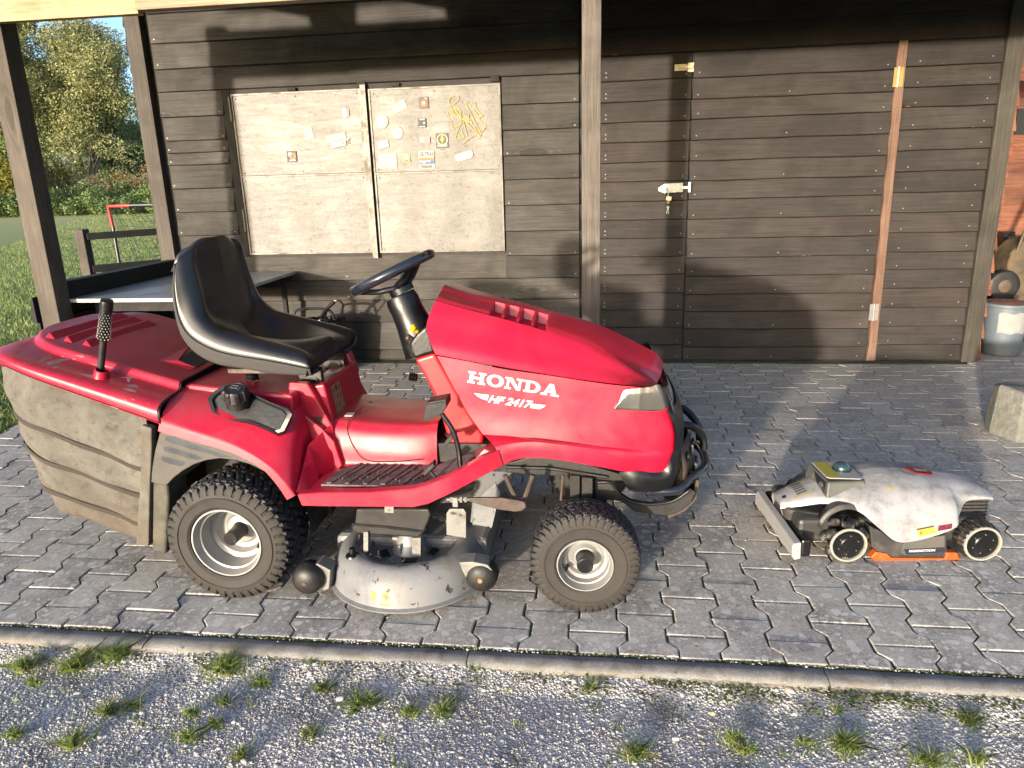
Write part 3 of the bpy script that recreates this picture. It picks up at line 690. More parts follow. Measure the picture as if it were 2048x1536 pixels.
decal([('dark', rect(-1.117, 1.595, .090, .098)), ('cream', disc(-1.117, 1.600, .040)), ('dark', disc(-1.117, 1.602, .032)), ('lamp', bolt), ('cream', rect(-1.117, 1.561, .070, .012))], sh2, yd)
decal([('white', rect(-1.546, 1.582, .080, .050, 14))], sh2, yd)
decal([('cream', rect(-1.522, 1.470, .135, .098, -2))] + [('pale', p) for p in stroke([(-1.57, 1.478), (-1.555, 1.484), (-1.54, 1.478), (-1.52, 1.482), (-1.49, 1.478)], .004)], sh2, yd)
decal([('yellow', rect(-1.384, 1.489, .055, .056)), ('white', disc(-1.384, 1.494, .018, 12)), ('blue', rect(-1.387, 1.497, .014, .010)), ('dark', rect(-1.384, 1.468, .036, .006))], sh2, yd)
ul = text_mesh('ULTRAS', .040, .0012, 0, .72)
decal([('white', rect(-1.236, 1.470, .110, .120)), ('orange', rect(-1.236, 1.474, .108, .020)), ('blue', [(-1.29, 1.440), (-1.182, 1.440), (-1.182, 1.462), (-1.2, 1.468), (-1.22, 1.452), (-1.245, 1.462), (-1.27, 1.450), (-1.29, 1.456)]), ('white', rect(-1.252, 1.452, .018, .012, 40))]
      + [('dark', p) for p in shift(ul, -1.286, 1.496)] , sh2, yd, step=.00002)
decal([('dark', p) for p in shift(text_mesh('TAGUAS', .030, .0012, 0, .76), -1.285, 1.415)], sh2, yd - .0012, 'sticker_lettering', step=.00001)
decal([('white', rrect(-.967, 1.487, .130, .052, .022, 14)), ('white', rrect(-.967, 1.487, .120, .042, .018, 14))] + [('blue', p) for p in stroke([(-1.010, 1.470), (-1.008, 1.482), (-1.001, 1.484), (-1.003, 1.472), (-.994, 1.473), (-.992, 1.485)], .002)], sh2, yd)
decal([('dark', p) for p in stroke([(-1.135, 1.533), (-1.128, 1.539), (-1.121, 1.533), (-1.114, 1.539), (-1.107, 1.533), (-1.098, 1.542)], .0022)], sh2, yd, 'scribble')
zg = lambda x, y: (-1.619 + (x - 0) / 2048 * .966 + .0, 1.9275 - y / 1243 * .562)
gl = [[(1220, 235), (1190, 190), (1210, 120), (1290, 90), (1350, 100), (1340, 160), (1270, 215), (1220, 235), (1250, 330), (1300, 400)], [(1155, 290), (1235, 580), (1375, 490), (1330, 380), (1250, 250)], [(1160, 295), (1330, 420), (1520, 490)],
      [(1375, 480), (1340, 520), (1255, 725), (1400, 695), (1355, 600)], [(1385, 440), (1445, 670)], [(1400, 440), (1640, 705), (1550, 540)], [(1430, 185), (1640, 635)], [(1430, 185), (1520, 250)], [(1575, 205), (1600, 300), (1690, 400), (1620, 440), (1735, 545), (1650, 650), (1640, 700)], [(1400, 345), (1480, 430), (1530, 500), (1400, 450)], [(1550, 680), (1450, 730), (1385, 790)], [(1245, 250), (1340, 290), (1370, 420), (1300, 330)], [(1550, 300), (1630, 410), (1690, 395)], [(1270, 260), (1350, 420)], [(1290, 260), (1370, 330), (1350, 410)], [(1480, 360), (1470, 500)]]
decal([('lamp', p) for l in gl for p in stroke([zg(*q) for q in l], .0052)], sh2, yd - .0005, 'scrawl', step=.00001)
# ------------------------------------------------------------------ lawn tractor
YC = 2.46
def mir(p): return Vector((p[0], 2 * YC - p[1], p[2]))
def mat_red(name, base=(.36, .0035, .025), scr=.3, rough=.38):
    t = NT(name); co = t.coords()
    n = t.noise(co, 3.0, 4, .6); d = t.noise(co, 7, 6, .7, .5); s = t.noise(t.coords(scale=(6, 60, 60), rot=(0, .5, .3)), 1.6, 5, .7)
    c = t.ramp(n, [(.3, [x * .85 for x in base]), (.7, [min(1, x * 1.1) for x in base])])
    dm = t.ramp(d, [(.50, 0.0), (.75, 1.0)])
    c = t.mix(t.math('MULTIPLY', dm, scr), c, (.20, .055, .05))
    c = t.mix(t.math('MULTIPLY', t.ramp(s, [(.68, 0.0), (.72, 1.0)]), scr * .7), c, (.28, .15, .14))
    up = t.n.new('ShaderNodeNewGeometry').outputs['Normal']; uz = t.sep(up)[2]
    dust = t.math('MULTIPLY', t.ramp(uz, [(.55, 0.0), (.95, 1.0)]), t.ramp(d, [(.3, .03), (.7, .26 if 'hood' not in name else .10)]))
    c = t.mix(dust, c, (.17, .085, .078))
    t.color(c); t.rough(t.ramp(d, [(.3, rough - .06), (.7, rough + .14)])); t.set(Specular_IOR_Level=.5, Coat_Weight=.25, Coat_Roughness=.12)
    t.bump(t.noise(co, 14, 3, .5), .0006); return t.m
M['red'] = mat_red('red_plastic'); M['red2'] = mat_red('red_bright_plastic', (.40, .003, .008), .08, .40); M['red_hood'] = mat_red('red_hood_plastic', (.38, .0035, .026), .10, .32)
M['black'] = simple('black_plastic', (.0034, .0037, .0046), .36, var=.3, dirt=(.009, .0085, .0085), dirt_amt=.2)
M['black_gloss'] = simple('black_gloss', (.012, .014, .022), .16, var=.2, bdist=0, coat=.6)
M['dusty_black'] = simple('dusty_black', (.0055, .0054, .0056), .5, var=.4, dirt=(.016, .0138, .012), dirt_amt=.7, dscale=12)
M['seat'] = simple('seat_vinyl', (.006, .0062, .008), .38, var=.2, bscale=400, bdist=.0003, spec=.6)
M['seat_side'] = simple('seat_grain', (.045, .044, .043), .85, var=.25, scale=300, bscale=350, bdist=.0008)
M['rubber'] = simple('tyre_rubber', (.010, .0102, .0120), .62, var=.3, dirt=(.022, .019, .017), dirt_amt=.5, dscale=9, bscale=180, bdist=.0005)
M['rubber_side'] = simple('tyre_sidewall', (.0165, .0148, .0138), .7, var=.25, dirt=(.036, .030, .0245), dirt_amt=.8, dscale=7, bscale=200, bdist=.0005)
M['rim'] = simple('rim_silver', (.27, .27, .265), .42, .4, var=.08, dirt=(.30, .26, .21), dirt_amt=.15)
M['steel'] = simple('worn_steel', (.075, .058, .050), .5, .5, var=.3, dirt=(.07, .04, .025), dirt_amt=.5, dscale=20)
def mat_deck():
    t = NT('deck_grey_paint'); co = t.coords(); n = t.noise(co, 5, 5, .65, .4); ch = t.noise(co, 22, 4, .75, .3); f = t.noise(co, 70, 4, .7)
    c = t.ramp(n, [(.3, (.115, .121, .130)), (.6, (.185, .191, .20)), (.75, (.15, .133, .11))])
    c = t.mix(t.math('MULTIPLY', t.ramp(n, [(.5, 0.0), (.75, 1.0)]), .5), c, (.11, .09, .065))
    c = t.mix(t.ramp(ch, [(.63, 0.0), (.65, 1.0)]), c, (.035, .022, .018))
    t.color(c); t.rough(t.ramp(f, [(.3, .42), (.7, .60)])); t.set(Metallic=0, Specular_IOR_Level=.35); t.bump(f, .0006); t.bump(n, .006); return t.m
M['deck'] = mat_deck(); M['white_steel'] = simple('white_steel', (.17, .17, .16), .5, 0, var=.15, dirt=(.08, .065, .05), dirt_amt=.4, dscale=18)
M['grey_trim'] = simple('taupe_trim', (.048, .043, .036), .6, var=.2, dirt=(.075, .063, .047), dirt_amt=.4)
M['slate'] = simple('slate_inset', (.016, .020, .030), .4, var=.2)
def mat_bag():
    t = NT('bag_mesh_fabric'); co = t.coords(); d = t.noise(co, 5, 6, .7, .5); st = t.noise(co, 26, 6, .8, .6)
    w = t.n.new('ShaderNodeTexWave'); w.inputs['Scale'].default_value = 110; w.bands_direction = 'Z'; t.link(co, w.inputs['Vector'])
    w2 = t.n.new('ShaderNodeTexWave'); w2.inputs['Scale'].default_value = 120; w2.bands_direction = 'DIAGONAL'; t.link(co, w2.inputs['Vector'])
    z = t.sep(co)[2]
    c = t.ramp(d, [(.3, (.095, .088, .076)), (.55, (.14, .132, .115)), (.75, (.19, .182, .162))])
    c = t.mix(t.math('MULTIPLY', t.ramp(st, [(.50, 0.0), (.66, 1.0)]), .6), c, (.055, .040, .026))
    c = t.mix(t.ramp(z, [(.16, .55), (.40, 0.0)]), c, (.10, .068, .042))
    wm = t.math('MULTIPLY', t.math('ADD', w.outputs[1], w2.outputs[1]), .5)
    c = t.mix(.45, c, t.ramp(wm, [(.2, (.6, .6, .6)), (.8, (1.15, 1.15, 1.15))]), 'MULTIPLY')
    t.color(c); t.set(Roughness=.95, Specular_IOR_Level=.15); t.bump(wm, .0012); t.bump(st, .0012); return t.m
M['bag'] = mat_bag(); M['strap'] = simple('dark_strap', (.035, .028, .022), .9, var=.3)
tr = empty('lawn_tractor', (-.65, YC, 0), 'red ride-on lawn mower with black seat, steering wheel and rear grass bag', 'ride-on mower')

def part(mb, name, mat, **k): return mb.make(name, mat, k.pop('parent', tr), **k)
def cage(rows, name, mat, nu=4, nv=4, parent=None, mirror=True, ang=40, solid=0.0, **k):
    g = smooth_rows(rows, nu, nv); mb = MB(); mb.grid(g)
    if mirror: mb.grid([[mir(p) for p in r] for r in g])
    o = mb.make(name, mat, parent or tr, ang=ang, **k)
    if solid:
        s = o.modifiers.new('t', 'SOLIDIFY'); s.thickness = solid; s.offset = -1
    return o

def both(fn, name, mat, **k):
    mb = MB(); fn(mb, lambda p: Vector(p)); o = part(mb, name, mat, **dict(k)); mb = MB(); fn(mb, mir); part(mb, name, mat, **k); return o
# --- wheels
def wheel(name, c, ro, ri, wd, nlug, outside, turn=0.0, rear=False):
    """c: centre of the tyre; outside: -1 when the outer face looks to the camera"""
    w = bpy.data.objects.new(name, None); COL.objects.link(w); w.parent = tr; w.location = Vector(c) - OFF[tr.name]; w.rotation_euler = (0, 0, turn); OFF[w.name] = Vector((0, 0, 0))
    h = wd / 2; NA = nlug * 8
    prof = []                                            # (y across, radius, zone)
    pts = [(-h * .80, ri * 1.01, 0), (-h * .97, ri * 1.06, 0), (-h * .99, ri * 1.09, 0), (-h * 1.02, ri * 1.12, 0), (-h * 1.03, ri + (ro - ri) * .28, 0), (-h * 1.05, ri + (ro - ri) * .42, 0), (-h * 1.085, ri + (ro - ri) * .445, 0), (-h * 1.085, ri + (ro - ri) * .475, 0), (-h * 1.045, ri + (ro - ri) * .50, 0), (-h * 1.03, ri + (ro - ri) * .60, 0), (-h * 1.02, ri + (ro - ri) * .66, 1), (-h * .99, ri + (ro - ri) * .80, 1), (-h * .92, ri + (ro - ri) * .90, 1), (-h * .86, ro * .962, 1)]
    m = 22
    for i in range(m + 1):
        y = -h * .84 + 1.68 * h * i / m; pts.append((y, ro * (1 - .034 * (y / h) ** 2) , 2))
    pts += [(-a, b, z) for a, b, z in reversed(pts[:14])]
    V = []; idx = []
    for q, (y, r, z) in enumerate(pts):
        for k in range(NA):
            th = 2 * math.pi * k / NA; ph = k / 8.0; dep = 0.0
            side = 1 if y > 0 else -1
            if z == 1: dep = .011 * (ro / .2) if (ph + (.5 if side > 0 else 0)) % 1.0 > .66 else 0
            if z == 2:
                t = y / h; zig = .28 * (abs(((t * 3.0) % 2) - 1) * 2 - 1)
                if rear:
                    zig = .42 * (abs(((t * 2.2) % 2) - 1) * 2 - 1); dep = .012 if ((ph + zig + .2) % 1.0) > .74 else 0
                    if abs(((t * 2.7 + .12 * math.sin(ph * math.pi)) % 1.0) - .5) > .43: dep = .011
                else:
                    dep = .0085 if ((ph + zig + .2) % 1.0) > .76 else 0
                    if abs(((t * 2.6 + (.25 if int(ph + zig + .2) % 2 else 0)) % 1.0) - .5) > .455: dep = .005
            rr = r - dep; V.append((rr * math.sin(th), y, rr * math.cos(th)))
    n = len(pts); F = [(a * NA + k, a * NA + (k + 1) % NA, (a + 1) * NA + (k + 1) % NA, (a + 1) * NA + k) for a in range(n - 1) for k in range(NA)]
    ty = O('tyre', V, F, [M['rubber'], M['rubber_side']], w, ang=32)
    mi = [1 if (pts[a][2] < 2 and pts[a + 1][2] < 2) else 0 for a in range(n - 1) for k in range(NA)]
    ty.data.polygons.foreach_set('material_index', mi)
    s = outside; dish = .055 if not rear else .105
    mb = MB(); prof = [(0.004 * 1, ri * .97), (-.004, ri * 1.03), (-.008, ri * 1.02), (-.008, ri * .975), (.006, ri * .94), (.018, ri * .90), (.020, ri * .86), (dish * .72, ri * .82), (dish * .78, ri * .70), (dish, ri * .62), (dish + .002, ri * .50), (dish - .010, ri * .40), (dish - .012, ri * .22), (dish - .012, 0)]
    mb.lathe((0, s * h * .88, 0), (0, -s, 0), prof, n=56); mb.lathe((0, -s * h * .88, 0), (0, s, 0), [(0, ri * 1.02), (.02, ri * .9), (.06, ri * .8), (.06, 0)], n=32)
    mb.make('rim', M['rim'], w, ang=30)
    mb = MB(); cr = .026 if not rear else .024; y0 = s * (h * .88 - dish + .012); L = .050 if not rear else .072
    mb.lathe((0, y0, 0), (0, s, 0), [(0, cr * 1.15), (.004, cr * 1.05), (L * .5, cr), (L, cr * .97), (L + .002, cr * .85), (L + .002, 0)], n=24)
    for j in range(7):
        a = j * math.pi / 3; rr = 0 if j == 6 else cr * .5; mb.cyl((rr * math.cos(a), y0 + s * (L + .002), rr * math.sin(a)), (rr * math.cos(a), y0 + s * (L + .0035), rr * math.sin(a)), .0022, n=6)
    mb.make('hub_cap', M['black'], w, ang=30)
    a = R(205) if not rear else R(-28); q = Vector((ri * .70 * math.cos(a), s * (h * .88 - dish * .75), ri * .70 * math.sin(a)))
    MB().cyl(q, q + Vector((.006 * math.cos(a), s * .030, .006 * math.sin(a))), .0058, .0048, n=10).make('valve', M['black'], w)
    return w
wheel('front_wheel', (-.048, 2.075, .172), .174, .086, .140, 44, -1, turn=R(1.5))
wheel('front_wheel', (-.048, 2 * YC - 2.075, .172), .174, .086, .140, 44, 1, turn=R(1.5))
wheel('rear_wheel', (-1.210, 2.097, .211), .213, .117, .205, 40, -1, rear=True)
wheel('rear_wheel', (-1.210, 2 * YC - 2.097, .211), .213, .117, .205, 40, 1, rear=True)

# --- hood: upper lid over two side panels
Tn = [(889, 569), (936, 585), (1000, 599), (1060, 612), (1130, 631), (1203, 653), (1253, 675), (1287, 698), (1309, 724), (1321, 752)]
Sn = [(874, 594), (914, 606), (973, 622), (1040, 640), (1108, 660), (1178, 683), (1230, 707), (1266, 730), (1293, 750), (1314, 766)]
Mn = [(853, 652), (896, 660), (958, 672), (1030, 690), (1098, 708), (1170, 726), (1226, 742), (1266, 756), (1294, 766), (1315, 769)]
Cn = [(871, 709), (903, 715), (957, 725), (1030, 738), (1098, 749), (1170, 760), (1226, 767), (1266, 771), (1296, 772), (1316, 771)]
rows = []
for i in range(10):
    yin = (0, 0, 0, 0, 0, 0, 0, 0, .014, .045)[i]
    t = P(*Tn[i], YC); u = P(*Sn[i], 2.300 + yin)
    if i == 7: t.z += .010
    if i == 8: t = Vector((.186, YC, .738))
    if i == 9: t = Vector((.212, YC, .706))
    u2 = Vector(((t.x + u.x) / 2, 2.375, (t.z * .42 + u.z * .58) + .003))
    mm = P(*Mn[i], 2.222 + yin); c = P(*Cn[i], 2.172 + yin)
    k = (Vector(mm) + Vector(c)) / 2 + Vector((0, -.004, -.004)); k.y = 2.188 + yin
    rows.append([t, u2, u, (u + mm) / 2 + Vector((0, -.004, .006)), mm, k, c])
g = smooth_rows(rows, 6, 6)
# vent openings sunk into the shoulder of the lid
S_cols = range(5, 13)
centres = [P(993, 612, 2.33).x, P(1022, 618, 2.33).x, P(1052, 626, 2.33).x, P(1081, 634, 2.33).x]
def vent(p):
    yy = p.y
    if not (2.290 < yy < 2.415): return 0.0
    for c in centres:
        if abs(p.x - c) < .0175: return .032
    if p.x < centres[3] + .020 and yy < 2.405: return .0045
    return 0.0
# resample the lid finely along x around the vents for crisp openings
gx = [[Vector(p) for p in r] for r in g]
fine = []
for a in range(len(gx) - 1):
    fine.append(gx[a]);
    xm = gx[a][9].x
    if centres[0] - .06 < xm < centres[3] + .06:
        for q in range(1, 5): fine.append([gx[a][j].lerp(gx[a + 1][j], q / 5) for j in range(len(gx[a]))])
fine.append(gx[-1])
def sink(gr):
    out = []
    for r in gr:
        rr = []
        for p in r:
            d = vent(p); rr.append(Vector((p.x, p.y + d * .15, p.z - d)))
        out.append(rr)
    return out
fs = sink(fine)
mb = MB(); mb.grid(fs); mb.grid([[mir(p) for p in r] for r in fs])
lip = [r[-1] for r in fs]; lipi = [p + Vector((0, .012, -.004)) for p in lip]; mb.grid([lip, lipi]); mb.grid([[mir(p) for p in lip], [mir(p) for p in lipi]])
rim0 = fs[0]; rim1 = [Vector((p.x + .012, p.y * 1 + (YC - p.y) * .05, p.z - .012)) for p in rim0]; mb.grid([rim0, rim1]); mb.grid([[mir(p) for p in rim0], [mir(p) for p in rim1]])
hood = part(mb, 'hood', M['red_hood'], ang=28)
# side panels
rw = [[(874, 712, 2.182), (936, 723, 2.182), (1005, 738, 2.182), (1104, 752, 2.182), (1203, 767, 2.182), (1277, 774, 2.184), (1316, 774, 2.192)],
      [(906, 772, 2.180), (960, 776, 2.180), (1020, 785, 2.180), (1110, 800, 2.178), (1210, 812, 2.178), (1285, 818, 2.182), (1330, 822, 2.196)],
      [(936, 826, 2.178), (980, 830, 2.178), (1035, 835, 2.176), (1115, 845, 2.174), (1215, 855, 2.174), (1290, 862, 2.180), (1342, 866, 2.196)],
      [(966, 869, 2.172), (1017, 872, 2.170), (1064, 877, 2.168), (1111, 882, 2.166), (1203, 893, 2.168), (1288, 900, 2.178), (1341, 904, 2.196)],
      [(990, 894, 2.118), (1018, 888, 2.126), (1060, 884, 2.132), (1111, 888, 2.136), (1203, 900, 2.150), (1287, 914, 2.170), (1338, 920, 2.194)],
      [(1006, 930, 2.112), (1031, 919, 2.122), (1060, 916, 2.128), (1108, 918, 2.132), (1200, 934, 2.146), (1258, 944, 2.166), (1329, 943, 2.192)]]
rows = [[P(a, b, y) for a, b, y in r] for r in rw]
for r in rows:
    e = r[-1]; dq = (.035, .075, .09) if r is rows[0] else (0, 0, 0)
    r += [Vector((e.x + .018, 2.235, e.z - dq[0])), Vector((e.x + .034, 2.33, e.z - dq[1])), Vector((e.x + .040, YC, e.z - dq[2]))]
side = MB()
up = smooth_rows(rows[:4], 5, 5); lo = smooth_rows(rows[3:], 3, 5)
for gg in (up, lo):
    side.grid(gg); side.grid([[mir(p) for p in r] for r in gg])
bot = lo[-1]; side.grid([bot, [Vector((p.x, p.y + .03 if p.y < YC - .03 else p.y, p.z + .002)) for p in bot]]); 
rear = [r[0] for r in up] + [r[0] for r in lo][1:]; side.grid([rear, [p + Vector((.006, .05, 0)) for p in rear]])
side_panel = part(side, 'hood_side', M['red_hood'], ang=30)
# inner black liner closing the opening behind the dashboard
mb = MB(); rr = [Vector((p.x + .03, p.y + (.012 if p.y < YC - .02 else 0), p.z - .012)) for p in fs[0]]; cen = Vector((-.42, YC, .80))
mb.grid([rr, [p.lerp(cen, .8) + Vector((.02, 0, 0)) for p in rr]]); mb.grid([[mir(p) for p in rr], [mir(p.lerp(cen, .8)) for p in rr]]); part(mb, 'hood_liner', M['black'])
# lettering on the near side panel, laid onto the surface
def surf_y(x, z, default=2.178):
    dg_o = Vector((x, 1.6, z)) - Vector(OFF[tr.name]); ok, loc, nor, _ = BV.ray_cast(dg_o, Vector((0, 1, 0)))[:4] if False else (None, None, None, None)
    return default
from mathutils.bvhtree import BVHTree
bvh_side = BVHTree.FromPolygons([tuple(v) for v in side.V], [tuple(f) for f in side.F])
def drape(polys, bvh, mat, name, parent, lift=.0016, yfrom=1.6, hood_cut=True):
    V, F = [], []
    for p in polys:
        n = len(V); ok = True; q = []
        for x, z in p:
            h = bvh.ray_cast(Vector((x, yfrom, z)), Vector((0, 1, 0)))
            if h[0] is None: ok = False; break
            q.append((x, h[0].y - lift, z))
        if ok: V += q; F.append(list(range(n, n + len(q))))
    return O(name, V, F, mat, parent, smooth=False)
def bx(x0, y0, x1, y1): return [(x0, y0), (x1, y0), (x1, y1), (x0, y1)]
def ringpoly(cx, cy, rx, ry, tx, ty, n=36, a0=0, a1=360):
    out = []
    for i in range(n):
        t0 = R(a0 + (a1 - a0) * i / n); t1 = R(a0 + (a1 - a0) * (i + 1) / n)
        out.append([(cx + rx * math.cos(t0), cy + ry * math.sin(t0)), (cx + rx * math.cos(t1), cy + ry * math.sin(t1)), (cx + (rx - tx) * math.cos(t1), cy + (ry - ty) * math.sin(t1)), (cx + (rx - tx) * math.cos(t0), cy + (ry - ty) * math.sin(t0))])
    return out
def slab_letter(ch):                                     # bold wide slab-serif capitals, height 1; returns polys and advance
    s = .17                                              # serif thickness
    if ch == 'H': return [bx(.13, 0, .40, 1), bx(.86, 0, 1.13, 1), bx(.40, .40, .86, .60), bx(0, 0, .53, s), bx(0, 1 - s, .53, 1), bx(.73, 0, 1.26, s), bx(.73, 1 - s, 1.26, 1)], 1.33
    if ch == 'O': return ringpoly(.60, .5, .60, .53, .30, .19), 1.27
    if ch == 'N': return [bx(.13, 0, .30, 1), bx(.95, 0, 1.12, 1), [(.13, 1), (.48, 1), (1.12, 0), (.86, 0)], bx(0, 0, .46, s), bx(0, 1 - s, .40, 1), bx(.78, 1 - s, 1.28, 1)], 1.33
    if ch == 'D': return [bx(.13, 0, .40, 1), bx(0, 0, .55, s), bx(0, 1 - s, .55, 1)] + ringpoly(.52, .5, .62, .5, .29, s, 24, -90, 90), 1.22
    if ch == 'A': return [[(.12, 0), (.32, 0), (.70, 1), (.50, 1)], [(.78, 0), (1.10, 0), (.80, 1), (.50, 1)], bx(.32, .26, .90, .42), bx(0, 0, .44, s), bx(.66, 0, 1.24, s)], 1.26
pa, pb_ = P(934, 765, 2.178), P(1116, 794, 2.178); H = .047; adv = 0; polys = []
tot = sum(slab_letter(c)[1] for c in 'HONDA') - .05; bw = (pb_ - pa); Wd = math.hypot(bw.x, bw.z)
ux = Vector((bw.x, bw.z)).normalized(); up_ = Vector((.10, 1.0)).normalized()
p_top = P(937, 742, 2.178); up_ = Vector((p_top.x - pa.x, p_top.z - pa.z)); H = up_.length
for ch in 'HONDA':
    ps, w = slab_letter(ch)
    for p in ps:
        # split long polygons so that the letter follows the curved panel
        polys.append([(pa.x + ux.x * (a + adv) / tot * Wd + up_.x * b, pa.z + ux.y * (a + adv) / tot * Wd + up_.y * b) for a, b in p])
    adv += w
white = simple('decal_white', (.46, .46, .46), .45, var=.03, bdist=0)
drape(polys, bvh_side, white, 'brand_lettering', side_panel)
pa, pb_ = P(975, 804, 2.178), P(1063, 816, 2.178); bw = pb_ - pa; t2 = text_mesh('HF 2417', 1.0, .035, .25, 1.35)
xs = [x for p in t2 for x, z in p]; mx = max(xs); ph = P(979, 790, 2.178); hz = math.hypot(ph.x - pa.x, ph.z - pa.z) / .72
drape([[(pa.x + bw.x * x / mx + (ph.x - pa.x) * z / .72, pa.z + bw.z * x / mx + (ph.z - pa.z) * z / .72) for x, z in p] for p in t2], bvh_side, white, 'model_lettering', side_panel)
fl = lambda pts: [tuple((P(a, b, 2.178).x, P(a, b, 2.178).z)) for a, b in pts]
for q_ in ([(948, 786), (978, 790), (975, 801), (964, 798), (955, 793)], [(1062, 807), (1092, 810), (1088, 814), (1078, 818), (1060, 815)]): drape([fl(q_)], bvh_side, white, 'decal_flash', side_panel)
# headlight
def hl(pts, y): return [P(a, b, y) for a, b in pts]
lens = [hl([(1231, 813), (1243, 790), (1252, 779), (1275, 776), (1300, 773), (1317, 768)], 2.174), hl([(1229, 815), (1246, 800), (1262, 792), (1285, 792), (1308, 792), (1325, 790)], 2.170), hl([(1230, 817), (1250, 817), (1270, 819), (1295, 820), (1318, 819), (1332, 814)], 2.174)]
for r in lens:
    for p in r: p.y -= .007
    e = r[-1]; dz_l = -.022 if r is lens[0] else 0
    r.append(Vector((e.x + .014, 2.215, e.z + .002 + dz_l))); r.append(Vector((e.x + .024, 2.26, e.z + dz_l * 1.8)))
t = NT('headlight_reflector'); t.set(Base_Color=(.10, .10, .10, 1), Metallic=.85, Roughness=.18); hx_ = t.sep(t.tc.outputs['Object'])[0]; t.color(t.ramp(t.math('ADD', t.math('MULTIPLY', hx_, 1.0), .0), [(.70, (.22, .22, .215)), (.765, (.36, .36, .35)), (.768, (.05, .05, .05)), (.79, (.12, .12, .12))])); co = t.coords(scale=(1, 1, 1)); w_ = t.n.new('ShaderNodeTexWave'); w_.inputs['Scale'].default_value = 14; t.link(co, w_.inputs['Vector']); t.bump(w_.outputs[1], .0004); refl = t.m
t = NT('clear_lens'); t.set(Base_Color=(.16, .155, .14, 1), Roughness=.10, Specular_IOR_Level=.6, Alpha=.30); lensm = t.m
for mfun in (lambda p: p, mir):
    lp = empty('x', (0, 0, 0)); bpy.data.objects.remove(lp)
    g = smooth_rows(lens, 5, 5); h = MB().grid([[mfun(p + Vector((0, .003, 0))) for p in r] for r in g])
    ho = part(h, 'headlight', refl, ang=60)
    MB().grid([[mfun(p) for p in r] for r in g]).make('lens', lensm, ho, ang=60)
    ed = [mfun(p + Vector((0, -.0005, 0))) for p in g[-1]]; MB().tube(ed, .0022, n=6).make('lens_trim', M['steel'], ho)
# grille strip between the lamps and the nose badge
mb = MB(); zt, zb = P(1334, 790, 2.24).z, P(1347, 846, 2.24).z; xg = P(1345, 815, 2.24).x
rows = []
for y in np.linspace(2.215, YC, 7):
    bulge = .020 * (1 - ((YC - y) / .245) ** 2); rows.append([Vector((xg - .022 + bulge, y, zt + .018 - bulge * .9)), Vector((xg + .000 + bulge, y, (zt + zb) / 2)), Vector((xg + .004 + bulge, y, zb))])
mb.grid(rows); mb.grid([[mir(p) for p in r] for r in rows]); part(mb, 'grille', simple('silver_grille', (.55, .56, .58), .3, .7, var=.05))
# black bumper skirt under the nose
sk = [[(1238, 944, 2.168), (1243, 955, 2.168), (1252, 972, 2.168), (1258, 981, 2.172)], [(1275, 943, 2.165), (1276, 955, 2.160), (1278, 972, 2.160), (1280, 984, 2.165)], [(1325, 943, 2.190), (1332, 955, 2.182), (1334, 970, 2.185), (1333, 983, 2.195)], [(1345, 905, 2.196), (1352, 925, 2.200), (1352, 955, 2.204), (1343, 978, 2.215)]]
rows = [[P(*q) for q in r] for r in sk]
e = rows[-1]; rows.append([Vector((p.x + .028, 2.30, p.z + .01)) for p in e]); rows.append([Vector((p.x + .038, YC, p.z + .012)) for p in e])
cage(rows, 'bumper_skirt', M['black'], 4, 4)
mb = MB(); tr_ = [P(1331, 822, 2.194), P(1344, 846, 2.194), P(1348, 870, 2.194), P(1346, 905, 2.194)]; rows = [[p + Vector((.004, 0, 0)) for p in tr_], [p + Vector((.020, .035, 0)) for p in tr_], [p + Vector((.042, .10, 0)) for p in tr_], [Vector((p.x + .048, YC, p.z)) for p in tr_]]
cage(rows, 'nose_trim', M['black'], 3, 3)
# bull bar: two tubes on a bent plate frame
a = P(1297, 982, 2.20)
pts = [a, P(1352, 981, 2.205), Vector((P(1376, 970, 2.26).x, 2.26, a.z + .012)), Vector((.350, 2.36, a.z + .022)), Vector((.362, YC, a.z + .026))]
mb = MB(); mb.tube(pts + [mir(p) for p in reversed(pts[:-1])], .0150, n=14, smooth=7); part(mb, 'bumper_bar', M['black_gloss'])
mb = MB(); mb.cyl(a + Vector((-.002, 0, 0)), a, .0140, n=14); part(mb, 'bar_end', M['steel'])
pts = [Vector((.205, 2.26, .46)), Vector((.270, 2.30, .485)), Vector((.315, 2.37, .50)), Vector((.33, YC, .505))]
mb = MB()
mb.tube([Vector((.362, YC + d, .378)) for d in (-.09, .09)], .011)
top = [P(1399, 925, YC)]
mb = MB(); lp = [P(1350, 868, 2.62), P(1375, 884, 2.66), P(1392, 905, 2.62), P(1399, 932, 2.52), P(1396, 958, 2.40)]
mb.tube([Vector((.235, 2.40, .50)), Vector((.305, 2.42, .490)), Vector((.350, 2.46, .445)), Vector((.362, 2.46, .39))], .0135, smooth=6); part(mb, 'upper_bumper_bar', M['black']); mb = MB()
mb.tube([mir(Vector((.235, 2.30, .50))), mir(Vector((.305, 2.32, .490))), mir(Vector((.350, 2.36, .445))), mir(Vector((.358, 2.36, .39)))], .0135, smooth=6)
part(mb, 'upper_bumper_bar', M['black'])
